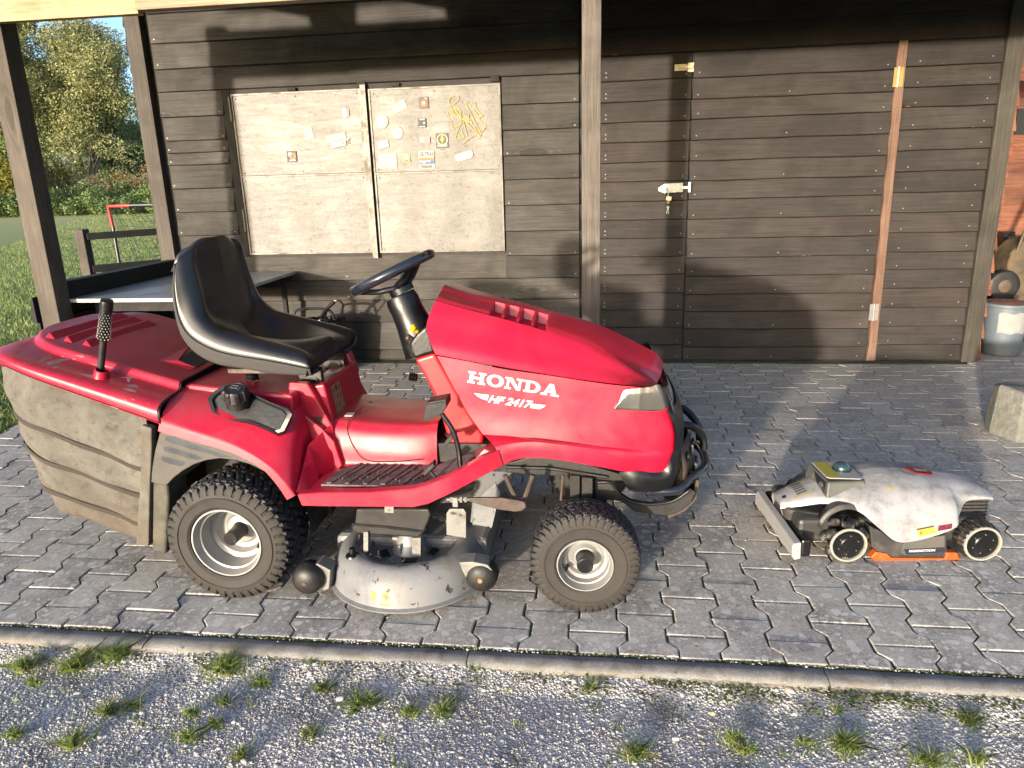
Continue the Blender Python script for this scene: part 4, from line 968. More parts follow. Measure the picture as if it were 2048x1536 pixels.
# perforated front plate
mb = MB(); rows = []
for y in np.linspace(2.26, 2 * YC - 2.26, 13):
    q = (abs(y - YC) / .2) ** 2; rows.append([Vector((.300 - .05 * q + .0, y, .47)), Vector((.322 - .05 * q, y, .40)), Vector((.330 - .06 * q, y, .33)), Vector((.318 - .06 * q, y, .265))])
mb.grid(rows); o = part(mb, 'front_plate', M['steel']); s = o.modifiers.new('t', 'SOLIDIFY'); s.thickness = .004
for j in range(6):
    y = 2.30 + j * .065; q = (abs(y - YC) / .2) ** 2
    for z, x in ((.425, .318), (.36, .331)):
        MB().cyl((x - .052 * q - .001, y, z), (x + .0025 - .052 * q + .002, y, z), .017, n=16).make('plate_hole', M['white_steel'] if j % 2 else M['black'], o)
# lower frame sweeping forward under the nose
pr = [(1188, 960), (1222, 962), (1240, 985), (1262, 1000), (1300, 1006), (1345, 1000), (1380, 978), (1392, 985), (1380, 1010), (1352, 1028), (1330, 1032), (1270, 1024), (1245, 1005), (1225, 1000), (1190, 1003)]
both(lambda mb, f: mb.thick([f(P(x, y, 2.22)) for x, y in pr], f(Vector((0, YC + .012, 0))) - f(Vector((0, YC, 0)))), 'front_frame', M['dusty_black'], smooth=False, bev=.003)
ed = [P(x, y, 2.214) for x, y in ((1195, 965), (1222, 966), (1238, 988), (1262, 1003), (1300, 1009), (1345, 1003), (1378, 982))]; mb = MB().tube(ed, .005, n=8, smooth=4); part(mb, 'frame_flange', M['black'])
mb = MB(); q = [P(1325, 1035, 2.20), P(1352, 1026, 2.20), P(1385, 995, 2.20), P(1398, 960, 2.20), P(1390, 1000, 2.20), P(1362, 1026, 2.20)]
mb.thick([P(1393, 960, 2.26), P(1399, 962, 2.26), P(1392, 1000, 2.26), P(1370, 1022, 2.26), P(1337, 1037, 2.26), P(1335, 1030, 2.26), P(1366, 1012, 2.26), P(1386, 990, 2.26)], (0, .40, 0)); part(mb, 'lower_plate', M['steel'], smooth=False)
# chassis rails, axle, brackets
mb = MB(); rail = [(1015, 926), (1060, 914), (1110, 918), (1170, 928), (1240, 948), (1262, 962), (1222, 962), (1100, 952), (1012, 946)]
both(lambda mb, f: mb.thick([f(P(x, y, 2.215)) for x, y in rail], f(Vector((0, YC + .03, 0))) - f(Vector((0, YC, 0)))), 'chassis_rail', M['dusty_black'], smooth=False, bev=.004)
mb = MB(); mb.tube([P(1012, 934, 2.208), P(1100, 937, 2.208), P(1215, 955, 2.208)], .006, n=8); part(mb, 'rail_rib', M['dusty_black'])
mb = MB(); mb.thick([P(x, y, 2.19) for x, y in ((1140, 952), (1160, 952), (1160, 1000), (1154, 1040), (1140, 1040))], (0, .03, 0)); mb.thick([P(x, y, 2.18) for x, y in ((1164, 955), (1186, 957), (1186, 1040), (1162, 1040))], (0, .025, 0)); part(mb, 'axle_bracket', M['dusty_black'], smooth=False, bev=.003); 
mb = MB(); mb.tube([P(1126, 950, 2.17), P(1122, 1000, 2.17)], .005); part(mb, 'brake_rod', M['steel'])
mb = MB(); mb.box(-.075, -.03, 2.17, 2 * YC - 2.17, .165, .215); mb.cyl((-.052, 2.11, .192), (-.052, 2 * YC - 2.11, .192), .014); mb.box(-.10, .02, 2.25, 2 * YC - 2.25, .21, .40); part(mb, 'front_axle', M['dusty_black'], ang=30)
mb = MB(); mb.box(-1.0, .13, 2.29, 2 * YC - 2.29, .36, .46); mb.box(-1.40, -.95, 2.26, 2 * YC - 2.26, .20, .56); mb.cyl((-1.222, 2.15, .228), (-1.222, 2 * YC - 2.15, .228), .03); part(mb, 'transmission', M['dusty_black'], ang=30)
mb = MB(); mb.box(-.36, .15, 2.25, 2 * YC - 2.25, .44, .66); part(mb, 'engine_block', M['dusty_black'], smooth=False)
# hanging V bracket
mb = MB(); v1 = [P(1010, 950, 2.10), P(1030, 992, 2.10), P(1044, 997, 2.10), P(1052, 990, 2.10), P(1066, 950, 2.10)]; mb.tube(v1, .008, n=8, smooth=3); part(mb, 'hanger_bracket', M['steel'])
# deck lift arm and threaded rod
mb = MB(); arm = [(935, 996), (1003, 996), (1030, 1000), (1046, 1003), (1051, 1012), (1045, 1022), (1030, 1024), (1000, 1020), (960, 1010), (935, 1002)]
mb.thick([P(x, y, 2.06) for x, y in arm], (0, .010, 0)); mb.cyl(P(1043, 1011, 2.055), P(1043, 1011, 2.06), .014); part(mb, 'lift_arm', M['steel'], ang=30, bev=.002)
mb = MB(); mb.cyl(P(893, 999, 2.06), P(938, 999, 2.06), .0042, n=8); 
for x, w in ((901, .010), (920, .010), (929, .009)): mb.cyl(P(x, 999, 2.06), P(x + 5, 999, 2.06), w, n=6)
mb.obox(P(911, 1003, 2.06), (.008, 0, 0), (0, .008, 0), (0, 0, .016)); part(mb, 'adjuster_rod', M['white_steel'], ang=30)

# --- foot boards and skirt (both sides)
zf = P(740, 978, 2.07).z                                                  # floor height
skl = [(604, 1011, 2.030), (640, 1012, 2.030), (740, 1013, 2.030), (827, 1014, 2.030), (857, 1007, 2.030), (900, 987, 2.030), (940, 966, 2.040), (975, 947, 2.072), (1006, 931, 2.106)]
sku = [(596, 988, 2.032), (640, 985, 2.032), (740, 984, 2.032), (827, 977, 2.032), (853, 970, 2.032), (892, 955, 2.032), (930, 935, 2.040), (962, 916, 2.072), (998, 901, 2.110)]
lo = [P(*q) for q in skl]; up = [P(*q) for q in sku]; inn = [Vector((p.x, p.y + .030, p.z + .001)) for p in up]; inn2 = [Vector((p.x, p.y + .032, p.z - .010)) for p in up]
up2 = [p + Vector((0, -.003, -.003)) for p in up]; lo2 = [p + Vector((0, .004, 0)) for p in lo]; lo3 = [p + Vector((0, .03, .004)) for p in lo]
def skirt(mb, f):
    mb.grid([[f(p) for p in r] for r in (inn2, inn, up, up2, lo, lo3)])
both(skirt, 'footboard_skirt', M['red'], ang=25)
def floor(mb, f):
    ux_ = [(-.93, zf), (-.56, zf), (-.44, zf + .045), (-.33, zf + .105)]
    mb.grid([[f(Vector((x, 2.058 + (0.0 if i < 3 else .05), z))) for i, (x, z) in enumerate(ux_)], [f(Vector((x, 2.30, z))) for x, z in ux_]])
    mb.grid([[f(Vector((x, 2.06 + (0.0 if i < 3 else .05), z - .012))) for i, (x, z) in enumerate(ux_)], [f(Vector((x, 2.30, z - .012))) for x, z in ux_]])
both(floor, 'footboard', M['red'], ang=20)
def mat_(mb, f):
    a0, a1 = Vector((-.895, 2.082, zf + .002)), Vector((-.575, 2.082, zf + .002))
    mb.thick([f(Vector(p)) for p in ((-.90, 2.080, zf + .002), (-.575, 2.080, zf + .002), (-.555, 2.255, zf + .002), (-.84, 2.255, zf + .002), (-.885, 2.20, zf + .002))], (0, 0, .006))
    mb.thick([f(Vector(p)) for p in ((-.572, 2.080, zf + .003), (-.45, 2.085, zf + .045), (-.41, 2.20, zf + .062), (-.44, 2.255, zf + .05), (-.552, 2.255, zf + .005))], (0, 0, .006))
    for i in range(7):
        x = -.86 + i * .060; z = zf + .009 + max(0, (x + .57)) * .33
        mb.thick([f(Vector((x - .022, 2.085, z))), f(Vector((x - .008, 2.085, z))), f(Vector((x + .040, 2.25, z))), f(Vector((x + .028, 2.25, z)))], (0, 0, .004))
        mb.thick([f(Vector((x + .012, 2.13, z))), f(Vector((x + .020, 2.12, z))), f(Vector((x + .062, 2.24, z))), f(Vector((x + .050, 2.25, z)))], (0, 0, .004))
both(mat_, 'foot_mat', simple('foot_mat', (.045, .035, .038), .7, var=.4, dirt=(.17, .12, .12), dirt_amt=.9, dscale=14), smooth=False)
# --- centre tunnel
zt = P(700, 845, 2.30).z; zt2 = P(868, 860, 2.30).z
rows = []
for x, z, w in ((-.955, zt + .004, .185), (-.90, zt, .182), (-.78, (zt + zt2) / 2 - .002, .178), (-.62, zt2 + .004, .175), (-.558, zt2 + .010, .165)):
    rows.append([Vector((x + .01, YC, z + .016)), Vector((x, YC - w * .72, z + .012)), Vector((x, YC - w + .015, z)), Vector((x, YC - w - .004, z - .022)), Vector((x, YC - w - .018, z - .075)), Vector((x - .0, YC - w - .022, zf + .012)), Vector((x, YC - w - .030, zf + .002))])
cage(rows, 'tunnel_cover', M['red'], 5, 5)
mb = MB(); seam = [Vector((-.858, YC - .04, zt + .0175)), Vector((-.865, YC - .13, zt + .0145)), Vector((-.868, YC - .170, zt + .001)), Vector((-.866, YC - .188, zt - .030)), Vector((-.84, YC - .202, zt - .085)), Vector((-.80, YC - .206, zf + .022)), Vector((-.70, YC - .206, zf + .020)), Vector((-.60, YC - .202, zf + .030))]
mb.tube(seam, .0012, n=5, smooth=5); part(mb, 'cover_seam', M['black'])
mb = MB(); mb.cyl(P(740, 804, 2.40) + Vector((0, 0, -.002)), P(740, 804, 2.40) + Vector((0, 0, .001)), .009, n=16); part(mb, 'plug', M['black'])
# --- dashboard column (bright red shroud) and steering column
sh = [(828, 719), (870, 706), (908, 772), (940, 828), (968, 872), (963, 905), (935, 912), (905, 917), (892, 868), (872, 800), (850, 757)]
mb = MB(); n0 = [P(x, y, 2.305) for x, y in sh]; mb.thick(n0, (0, 2 * (YC - 2.305), 0)); part(mb, 'column_shroud', M['red2'], smooth=False, bev=.012, bseg=3)
mb = MB(); n0 = [P(x, y, 2.31) for x, y in ((817, 688), (832, 668), (853, 650), (862, 668), (872, 707), (850, 712), (829, 720), (820, 704))]; mb.thick(n0, (0, 2 * (YC - 2.31), 0)); part(mb, 'column_collar', M['black'], smooth=False, bev=.012, bseg=3)
c0, c1 = P(800, 590, YC), P(852, 700, YC); mb = MB(); ax = (c1 - c0)
mb.lathe(c0, ax, [(0, .020), (.0, .052), (.02, .058), (.06, .057), (.11, .062), (ax.length, .080)], n=28); part(mb, 'steering_column', M['black'])
wc = P(785, 545, YC); d1 = (P(862, 506, YC) - P(706, 584, YC)); rad = d1.length / 2 - .012; d1.normalize(); nn = Vector((-d1.z, 0, d1.x))
mb = MB(); mb.tube([wc + d1 * rad * math.cos(t) + Vector((0, 1, 0)) * rad * math.sin(t) for t in [2 * math.pi * i / 48 for i in range(48)]], .0175, n=14, closed=True); sw = part(mb, 'steering_wheel', M['black_gloss'])
hub = wc - nn * .058
for a in (R(80), R(200), R(320)):
    e = wc + (d1 * math.cos(a) + Vector((0, 1, 0)) * math.sin(a)) * (rad - .004) - nn * .004
    k = wc + (d1 * math.cos(a) + Vector((0, 1, 0)) * math.sin(a)) * (rad * .55) - nn * .036
    w = (d1 * -math.sin(a) + Vector((0, 1, 0)) * math.cos(a))
    rows = [[p + w * s * hw for s in (-1, -.3, .3, 1)] for p, hw in ((hub, .034), (hub.lerp(k, .6), .028), (k, .022), (e, .026))]
    m_ = MB(); g = smooth_rows(rows, 4, 1); m_.grid(g); o = m_.make('spoke', M['black'], sw, ang=60); s = o.modifiers.new('t', 'SOLIDIFY'); s.thickness = .020; s.offset = 0
mb = MB(); mb.lathe(hub - nn * .02, nn, [(0, .044), (.02, .044), (.034, .034), (.036, 0)], n=24); mb.make('wheel_hub', M['black'], sw)
q = P(826, 660, 2.335); mb = MB(); mb.lathe(q + Vector((.012, .012, -.008)), Vector((-.62, -.45, .62)), [(0, .007), (.012, .008), (.018, .014), (.026, .013), (.027, 0)], n=14); part(mb, 'choke_knob', simple('yellow_knob', (.50, .32, .008), .35, var=.05))
q = P(819, 674, 2.33); mb = MB(); mb.lathe(q + Vector((.014, 0, -.01)), Vector((-.8, -.3, .45)), [(0, .008), (.012, .010), (.022, .013), (.028, .009), (.029, 0)], n=14); part(mb, 'ignition_key', M['steel'])
q = P(835, 755, 2.36); mb = MB(); mb.lathe(q, Vector((-1, -.1, .15)), [(0, .010), (.004, .016), (.008, .012), (.012, .017), (.016, .012), (.020, .017), (.024, .012), (.028, .016), (.030, 0)], n=16); part(mb, 'spring_boot', M['black'])
# --- pedals on the near side
pd = [P(x, y, 2.11) for x, y in ((853, 806), (892, 799), (893, 813), (885, 827), (848, 845), (847, 830))]
mb = MB(); mb.thick(pd, (.006, .045, .008)); 
for i in range(8):
    a = pd[0].lerp(pd[1], (i + .5) / 8); b = pd[4].lerp(pd[3], (i + .5) / 8)
    mb.cyl(a + Vector((-.001, -.002, -.005)), a + Vector((0, .04, 0)), .0026, n=6)
part(mb, 'drive_pedal', M['black'], smooth=False, bev=.003)
mb = MB(); mb.tube([P(884, 828, 2.125), P(905, 860, 2.125), P(916, 895, 2.125), P(921, 935, 2.12)], .0085, n=10, smooth=5); mb.tube([P(910, 868, 2.13), P(898, 872, 2.2), P(893, 868, 2.28)], .007); part(mb, 'pedal_arm', M['black'])
mb = MB(); mb.thick([P(x, y, 2.16) for x, y in ((910, 872), (905, 880), (890, 895), (887, 888), (900, 872))], (0, .05, .0)); part(mb, 'brake_pedal', M['dusty_black'], smooth=False, bev=.002)
mb = MB(); mb.thick([P(x, y, 2.09) for x, y in ((866, 927), (870, 933), (850, 952), (843, 948))], (0, .03, .005)); mb.tube([P(858, 940, 2.11), P(873, 957, 2.11)], .006); part(mb, 'reverse_pedal', M['dusty_black'], smooth=False, bev=.002)
# --- rear fender / body shell
def sx(a, b, t): return a + (b - a) * t
fo = [(322, 835), (387, 856), (473, 887), (537, 925), (572, 962), (592, 990)]      # outer crease, y 2.045
fb = [(316, 862), (383, 882), (462, 905), (520, 935), (552, 968), (574, 1000)]     # lower flange
fr = [(362, 776), (430, 786), (505, 800), (572, 815), (606, 850), (628, 960)]      # inner ridge seen at y 2.20
rows = []
for i in range(6):
    o_, b_ = P(*fo[i], 2.048), P(*fb[i], 2.042); r_ = P(*fr[i], 2.200)
    m1 = o_.lerp(r_, .35) + Vector((0, 0, .012 if i < 5 else .0)); m2 = o_.lerp(r_, .72) + Vector((0, 0, .010 if i < 5 else 0))
    rows.append([b_, b_.lerp(o_, .8) + Vector((0, -.002, 0)), o_, m1, m2, r_])
g = smooth_rows(rows, 6, 4)
def shell(mb, f):
    mb.grid([[f(p) for p in r] for r in g])
    # rear edge turned in at the seam
    mb.grid([[f(p) for p in g[0]], [f(p + Vector((.004, .008, -.012))) for p in g[0]]])
both(shell, 'rear_fender', M['red'], ang=45)
# wall between fender ridge and footwell, up to the seat console
def well(mb, f):
    ridge = [r[-1] for r in g]
    xs_ = [p.x for p in ridge]
    inner = [Vector((p.x, 2.262, max(p.z + .006, zf))) for p in ridge]
    mb.grid([[f(p) for p in ridge], [f(p) for p in inner]])
    # footwell rear wall
    a = [Vector(P(606, 850, 2.2)), Vector(P(614, 900, 2.2)), Vector(P(628, 960, 2.2)), Vector(P(634, 978, 2.2))]
    front = [P(592, 990, 2.048), P(606, 975, 2.10), P(628, 966, 2.19)]
    mb.grid([[f(p) for p in (P(634, 985, 2.06), P(640, 982, 2.10), P(645, 975, 2.16), P(668, 945, 2.24))], [f(p) for p in (P(610, 984, 2.055), P(622, 962, 2.12), P(630, 930, 2.18), P(672, 879, 2.262))], [f(p) for p in (P(592, 985, 2.055), P(604, 940, 2.12), P(616, 890, 2.18), P(660, 850, 2.262))]])
both(well, 'footwell_wall', M['red'], ang=45)
# --- seat console: side plates, sloping front panel, deck under the seat
def plate(mb, f):
    mb.thick([f(P(x, y, 2.262)) for x, y in ((577, 765), (615, 767), (640, 810), (664, 852), (672, 882), (640, 860), (602, 824), (572, 806))], f(Vector((0, YC + .028, 0))) - f(Vector((0, YC, 0))))
both(plate, 'console_cheek', M['red'], smooth=False, bev=.006)
mb = MB(); ptop = [P(654, 768, 2.292), P(687, 737, 2.60)]; nb = P(668, 850, 2.292)
tx, tz = ptop[0].x - .01, ptop[0].z
pan = [(tx, tz), (nb.x + .002, nb.z), (nb.x + .002, nb.z - .14), (-1.02, .38), (-1.02, tz - .01)]
mb.prism(pan, 2.290, 2 * YC - 2.290); con = part(mb, 'seat_console', M['red'], smooth=False, bev=.008, bseg=3)
mb = MB(); mb.prism([(-1.401, .46), (-1.401, .690), (-1.20, .670), (-1.02, .655), (-1.02, .46)], 2.205, 2 * YC - 2.205); part(mb, 'seat_deck', M['red'], smooth=False, bev=.012)
def ear(mb, f):
    mb.thick([f(Vector(p)) for p in ((-1.000, 2.30, .60), (-.945, 2.30, .66), (-.958, 2.30, .690), (-.985, 2.30, .688), (-1.01, 2.30, .66))], f(Vector((0, YC + .03, 0))) - f(Vector((0, YC, 0))))
    return
mb = MB(); mb.thick([Vector(p) for p in ((-1.03, 2.60, .60), (-.935, 2.60, .62), (-.962, 2.60, .705), (-1.00, 2.60, .71))], (0, .05, 0)); part(mb, 'console_peak', M['red'], smooth=False, bev=.008)
for yb_ in (2.335, 2.565):
    mb = MB(); mb.box(-1.045, -.965, yb_ - .008, yb_ + .016, .655, .715); mb.cyl((-.985, yb_ - .014, .672), (-.985, yb_ - .004, .672), .011, n=8); part(mb, 'seat_bracket', M['black'], ang=30)
mb = MB(); mb.box(-1.28, -.965, 2.285, 2.315, .708, .722); mb.box(-1.28, -.965, 2.60, 2.63, .708, .722); part(mb, 'seat_rail', M['steel'], smooth=False)
sp_ = P(503, 742, 2.34); mb = MB(); prof = []
for i in range(13): prof.append((i * .0062, .024 if i % 2 else .020))
mb.lathe((sp_.x, 2.34, sp_.z - .05), (0, 0, 1), prof, n=20); part(mb, 'seat_spring', M['black'])
def filler(mb, f):
    o_ = [P(560, 806, 2.235), P(602, 826, 2.235), P(643, 857, 2.235), P(668, 884, 2.235), P(684, 931, 2.235), P(650, 972, 2.235), P(600, 960, 2.235), P(560, 880, 2.235)]
    mb.thick([f(p) for p in o_], f(Vector((0, YC + .03, 0))) - f(Vector((0, YC, 0))))
both(filler, 'inner_fender', M['red'], smooth=False, bev=.004)
# warning label with yellow panel and pictograms
pa = [Vector(p) for p in ((0, 0, 0),)]
T0 = Vector((tx, 0, tz)); B0 = Vector((nb.x + .002, 0, nb.z)); dn_ = (B0 - T0); Ld = dn_.length; dn_.normalize(); nrm = Vector((-dn_.z, 0, dn_.x)); nrm = nrm if nrm.x > 0 else -nrm
def onpanel(y, s, k=0): return Vector((0, y, 0)) + T0 + dn_ * s + nrm * (.0015 + k * .0005)
lab = M['label_yellow'] = flat('label_yellow', (.72, .60, .26))
V, F, mats, idx = [], [], [lab, STK['dark'], STK['lilac'], STK['yellow']], []
def lq(pts, mi, k):
    n = len(V); V.extend([onpanel(2.335 + u * .085, .022 + v * .115, k) for u, v in pts]); F.append(list(range(n, n + len(pts)))); idx.append(mi)
lq([(0, 0), (1, 0), (1, 1), (0, 1)], 0, 0)
for r_ in range(4):
    for c_ in range(3):
        u, v = .06 + c_ * .32, .05 + r_ * .24
        if (r_ + c_) % 3 == 1: lq([(u + .12 + .12 * math.cos(t), v + .09 + .09 * math.sin(t)) for t in [2 * math.pi * i / 10 for i in range(10)]], 2 if r_ else 1, 1)
        else: lq([(u, v + .18), (u + .24, v + .18), (u + .12, v)], 1, 1); lq([(u + .05, v + .155), (u + .19, v + .155), (u + .12, v + .05)], 3, 2); lq([(u + .10, v + .14), (u + .14, v + .14), (u + .13, v + .08)], 1, 3)
o = O('warning_label', V, F, mats, con, smooth=False)
for p, i in zip(o.data.polygons, idx): p.material_index = i
q = [Vector((-.895, 2.300, 0)), Vector((-.900, 2.335, 0)), Vector((-.868, 2.335, 0)), Vector((-.862, 2.300, 0))]; zz_ = zt + .0155
mb = MB(); mb.thick([Vector((p.x, p.y + .03, zz_ - .0035 + .0)) for p in q], (0, 0, .003)); part(mb, 'small_label', M['paper'], smooth=False)
# --- seat
B = [(616, 745), (549, 742), (476, 730), (429, 721), (388, 698), (357, 660), (339, 590), (331, 520)]
Oo = [(612, 736), (540, 722), (461, 709), (417, 695), (379, 671), (356, 636), (343, 572), (337, 512)]
Rr = [(609, 712), (546, 696), (478, 680), (434, 664), (401, 638), (381, 598), (362, 535), (356, 492)]
Ii = [(602, 698), (540, 680), (481, 664), (446, 652), (420, 627), (408, 585), (392, 530), (386, 492)]
rows = []
Cx = [(-.968, .800), (-1.05, .792), (-1.13, .778), (-1.215, .782), (-1.285, .825), (-1.318, .90), (-1.340, 1.02), (-1.346, 1.138)]
for i in range(8):
    b = P(*B[i], 2.232); o_ = P(*Oo[i], 2.214); r_ = P(*Rr[i], 2.236); ii = P(*Ii[i], 2.305)
    cc = Vector((Cx[i][0], YC, Cx[i][1])); m = ii.lerp(cc, .55); m.y = 2.385
    if i < 4: m.z = ii.z * .4 + cc.z * .6
    bulge = (o_ + r_) / 2 + Vector((-.004 if i > 3 else 0, -.006, .004)); rr2 = r_.lerp(ii, .5) + (Vector((0, 0, .008)) if i < 4 else Vector((.010, 0, .006)))
    b.z -= .010
    if i > 4:
        k_ = (0, 0, 0, 0, 0, .006, .014, .034)[i]; dz2 = (0, 0, 0, 0, 0, 0, -.006, -.032)[i]
        for v_, f_ in ((b, 1), (o_, 1), (bulge, 1), (r_, 1), (rr2, .8), (ii, .6)): v_.y += k_ * f_; v_.z += dz2 * f_
    rows.append([b, o_, bulge, r_, rr2, ii, m, cc])
first = [Vector((p.x + (.012 if k > 1 else .004), p.y + .012 * (p.y < YC - .01), p.z - (.030 if k > 1 else .004) - (.02 if k > 3 else 0))) for k, p in enumerate(rows[0])]
last = [Vector((p.x - .014, p.y + .004 * (k < 5), p.z + (.012 if k > 2 else .006))) for k, p in enumerate(rows[-1])]
last = [Vector((p.x, p.y + (.03, .035, .035, .03, .02, .01, 0, 0)[k], p.z + (0, .002, .008, .012, .014, .015, .016, .017)[k] - .008)) for k, p in enumerate(last)]; last2 = [Vector((p.x - .020, p.y + (.004 if k < 5 else 0), p.z - .004)) for k, p in enumerate(last)]
x0f = rows[0][3].x; bzf = rows[0][0].z
rowA = [Vector((max(p.x, x0f) + (.010 if k > 1 else .004), p.y + (.004, .006, .004, 0, 0, 0, 0, 0)[k], .5 * (p.z + bzf) + .006 if k > 1 else p.z - .002)) for k, p in enumerate(rows[0])]
rowB = [Vector((x0f + .002, p.y + (.008, .010, .006, 0, 0, 0, 0, 0)[k], bzf - .004 + .0012 * k)) for k, p in enumerate(rows[0])]
rows = [rowB, rowA] + rows + [last, last2]
g = smooth_rows(rows, 5, 5)
cut = 5
mb = MB(); gg = [r[cut:] for r in g]; mb.grid(gg); mb.grid([[mir(p) for p in r] for r in gg]); seat_o = part(mb, 'seat', M['seat'], ang=70)
mb = MB(); gg = [r[:cut + 1] for r in g]; gg = [[r[0] + Vector((0, .10, -.004 if True else 0))] + r for r in gg]; mb.grid(gg); mb.grid([[mir(p) for p in r] for r in gg]); mb.make('seat_base', M['seat_side'], seat_o, ang=70)
pp = [r[cut] + Vector((0, -.001, 0)) for r in g]; MB().tube(pp, .0022, n=6).make('piping', M['black'], seat_o); MB().tube([mir(p) for p in pp], .0022, n=6).make('piping', M['black'], seat_o)
# --- grass bag cover (rounded rear hood)
def ring(w, xr, zf_, n=14, x0=-1.405, e=2.6, y0=0.0):
    pts = []
    xs0 = -1.78
    for i in range(5): x = sx(x0, xs0, i / 5); pts.append((x, w))
    for i in range(n + 1):
        t = math.pi / 2 * i / n; pts.append((xs0 - (xs0 - xr) * -1 * -abs(math.sin(t)) ** (2 / e), w * abs(math.cos(t)) ** (2 / e)))
    return [Vector((x, YC - yy, zf_(x))) for x, yy in pts]
rim = lambda x: min(.605 + .36 * (-1.41 - x), .785)
pl = lambda x: .688 + .285 * (-1.42 - x) - max(0, -1.98 - x) * .55
def lerpf(t, off=0): return lambda x: rim(x) * (1 - t) + pl(x) * t + off
defs = [(.400, -2.075, lerpf(0, -.006)), (.412, -2.100, lerpf(0, .000)), (.416, -2.110, lerpf(.22, .006)), (.412, -2.105, lerpf(.45, .010)), (.392, -2.085, lerpf(.68, .006)), (.350, -2.050, lerpf(.86, .000)), (.300, -2.015, lerpf(.94, -.002)), (.284, -2.000, lerpf(.96, .000)), (.272, -1.985, lerpf(1, .016)), (.255, -1.965, lerpf(1, .020)), (.17, -1.90, lerpf(1, .022)), (.08, -1.84, lerpf(1, .025)), (.0, -1.80, lerpf(1, .026))]
rg = [ring(w, xr, f) for w, xr, f in defs]
g = smooth_rows(rg, 3, 1)
mb = MB(); mb.grid(g); mb.grid([[mir(p) for p in r] for r in g]); cov = part(mb, 'bag_cover', M['red'], ang=35)
seamp = [r[0] for r in g]; mb = MB(); mb.tube([p + Vector((.006, 0, -.002)) for p in seamp] , .0036, n=8); mb.tube([mir(p + Vector((.006, 0, -.002))) for p in seamp], .0036, n=8); part(mb, 'cover_gasket', M['black'])
ln = [p + Vector((0, -.0012, 0)) for p in smooth_rows(rg, 3, 1)[4]]; mb = MB(); mb.tube(ln, .0016, n=5); part(mb, 'cover_groove', M['black'])
for k in range(3):
    xk = (-1.905, -1.85, -1.79)[k]; z = pl(xk) + .022; xe = xk + .034
    mb = MB(); y0, y1 = 2.235 + .01 * k, 2 * YC - 2.255
    ra = [(xk, y0, z - .002), (xk + .014, y0 + .012, z + .017), (xk + .036, y0 + .01, z + .002 - .010)]; 
    V = [(xk - .002, y0, z - .006), (xk + .010, y0 + .016, z + .014), (xk + .040, y0 + .004, z - .017), (xk - .002, y1, z - .006), (xk + .010, y1 - .03, z + .014), (xk + .040, y1, z - .017)]
    mb.add(V, [(0, 1, 2), (5, 4, 3), (0, 3, 4, 1), (1, 4, 5, 2), (2, 5, 3, 0)]); mb.make('cover_rib', M['red'], cov, smooth=False, bev=.003)
hx = -1.50; zz = pl(hx)
mb = MB(); mb.add([(hx - .05, 2.31, pl(hx - .05) + .022), (hx + .07, 2.30, pl(hx + .07) + .024), (hx + .075, 2.50, pl(hx + .075) + .028), (hx - .045, 2.50, pl(hx - .045) + .028), (hx + .01, 2.335, pl(hx) + .040), (hx + .075, 2.33, pl(hx + .07) + .036)], [(0, 1, 5, 4), (0, 4, 3)]); 
mb.V = [(v[0], v[1], v[2] - (.010 if i_ > 3 else 0)) for i_, v in enumerate(mb.V)]; mb.make('grip_lip', M['red'], cov, smooth=False)
mb = MB(); mb.slab([(hx + .000, 2.345), (hx + .075, 2.335), (hx + .075, 2.58), (hx - .030, 2.58)], 0, .001); 
for i, v in enumerate(mb.V): mb.V[i] = (v[0], v[1], pl(v[0]) + .0262 + v[2])
mb.make('grip_shade_plate', STK['black'], cov, smooth=False)  # flat black plate, painted shade for the hollow under the grip
# dump lever
q0, q1 = P(201, 742, 2.13), P(214, 600, 2.10)
mb = MB(); mb.lathe(P(202, 760, 2.12), (q1 - q0), [(0, .030), (.018, .0245), (.038, .0215), (.040, .019), (.030, .016)], n=24); part(mb, 'lever_socket', M['red'], ang=35)
mb = MB(); mb.cyl(q0 - (q1 - q0).normalized() * .01, q1, .0112, n=14); lv = part(mb, 'dump_lever', M['dusty_black'])
ax_ = (q1 - q0).normalized(); mb = MB(); L = (q1 - q0).length * .545; mb.lathe(q1 - ax_ * L, ax_, [(0, .012), (0, .0155), (L * .05, .0168), (L * .5, .0172), (L * .92, .0200), (L * .99, .0185), (L, .014), (L + .001, 0)], n=22); gr = mb.make('lever_grip', M['black'], lv)
mb = MB(); u_ = ax_.orthogonal().normalized(); v_ = ax_.cross(u_)
for i in range(13):
    for j in range(12):
        a = 2 * math.pi * (j + .5 * (i % 2)) / 12; rr_ = .0172 + (.002 * max(0, i - 6) / 6); c_ = q1 - ax_ * (L * (.94 - i * .068)) + (u_ * math.cos(a) + v_ * math.sin(a)) * rr_ * (.96 if i > 9 else 1.0)
        rr_ = .0172 + .0028 * max(0, (6 - i)) / 6
        c_ = q1 - ax_ * (L * (.94 - i * .068)) + (u_ * math.cos(a) + v_ * math.sin(a)) * rr_; mb.obox(c_, u_ * .0013, v_ * .0013, ax_ * .0013)
o = mb.make('grip_dots', simple('grip_dot', (.45, .42, .34), .7, bdist=0), gr, smooth=False); tag(o, kind='stuff')
# --- grass bag
def bagring(z, w, xr, x0=-1.455, bul=0):
    pts = []
    for i in range(7): x = sx(x0, -1.80, i / 7); pts.append((x, w + bul * math.sin(math.pi * i / 7) * .5))
    for i in range(12): t = math.pi / 2 * i / 11; pts.append((-1.80 - (-1.80 - xr) * math.sin(t) ** .8, w * math.cos(t) ** .8))
    return [Vector((x, YC - yy, z(x) if callable(z) else z)) for x, yy in pts]
r_top = bagring(lambda x: rim(x) - .004, .402, -2.085)
levels = [r_top]
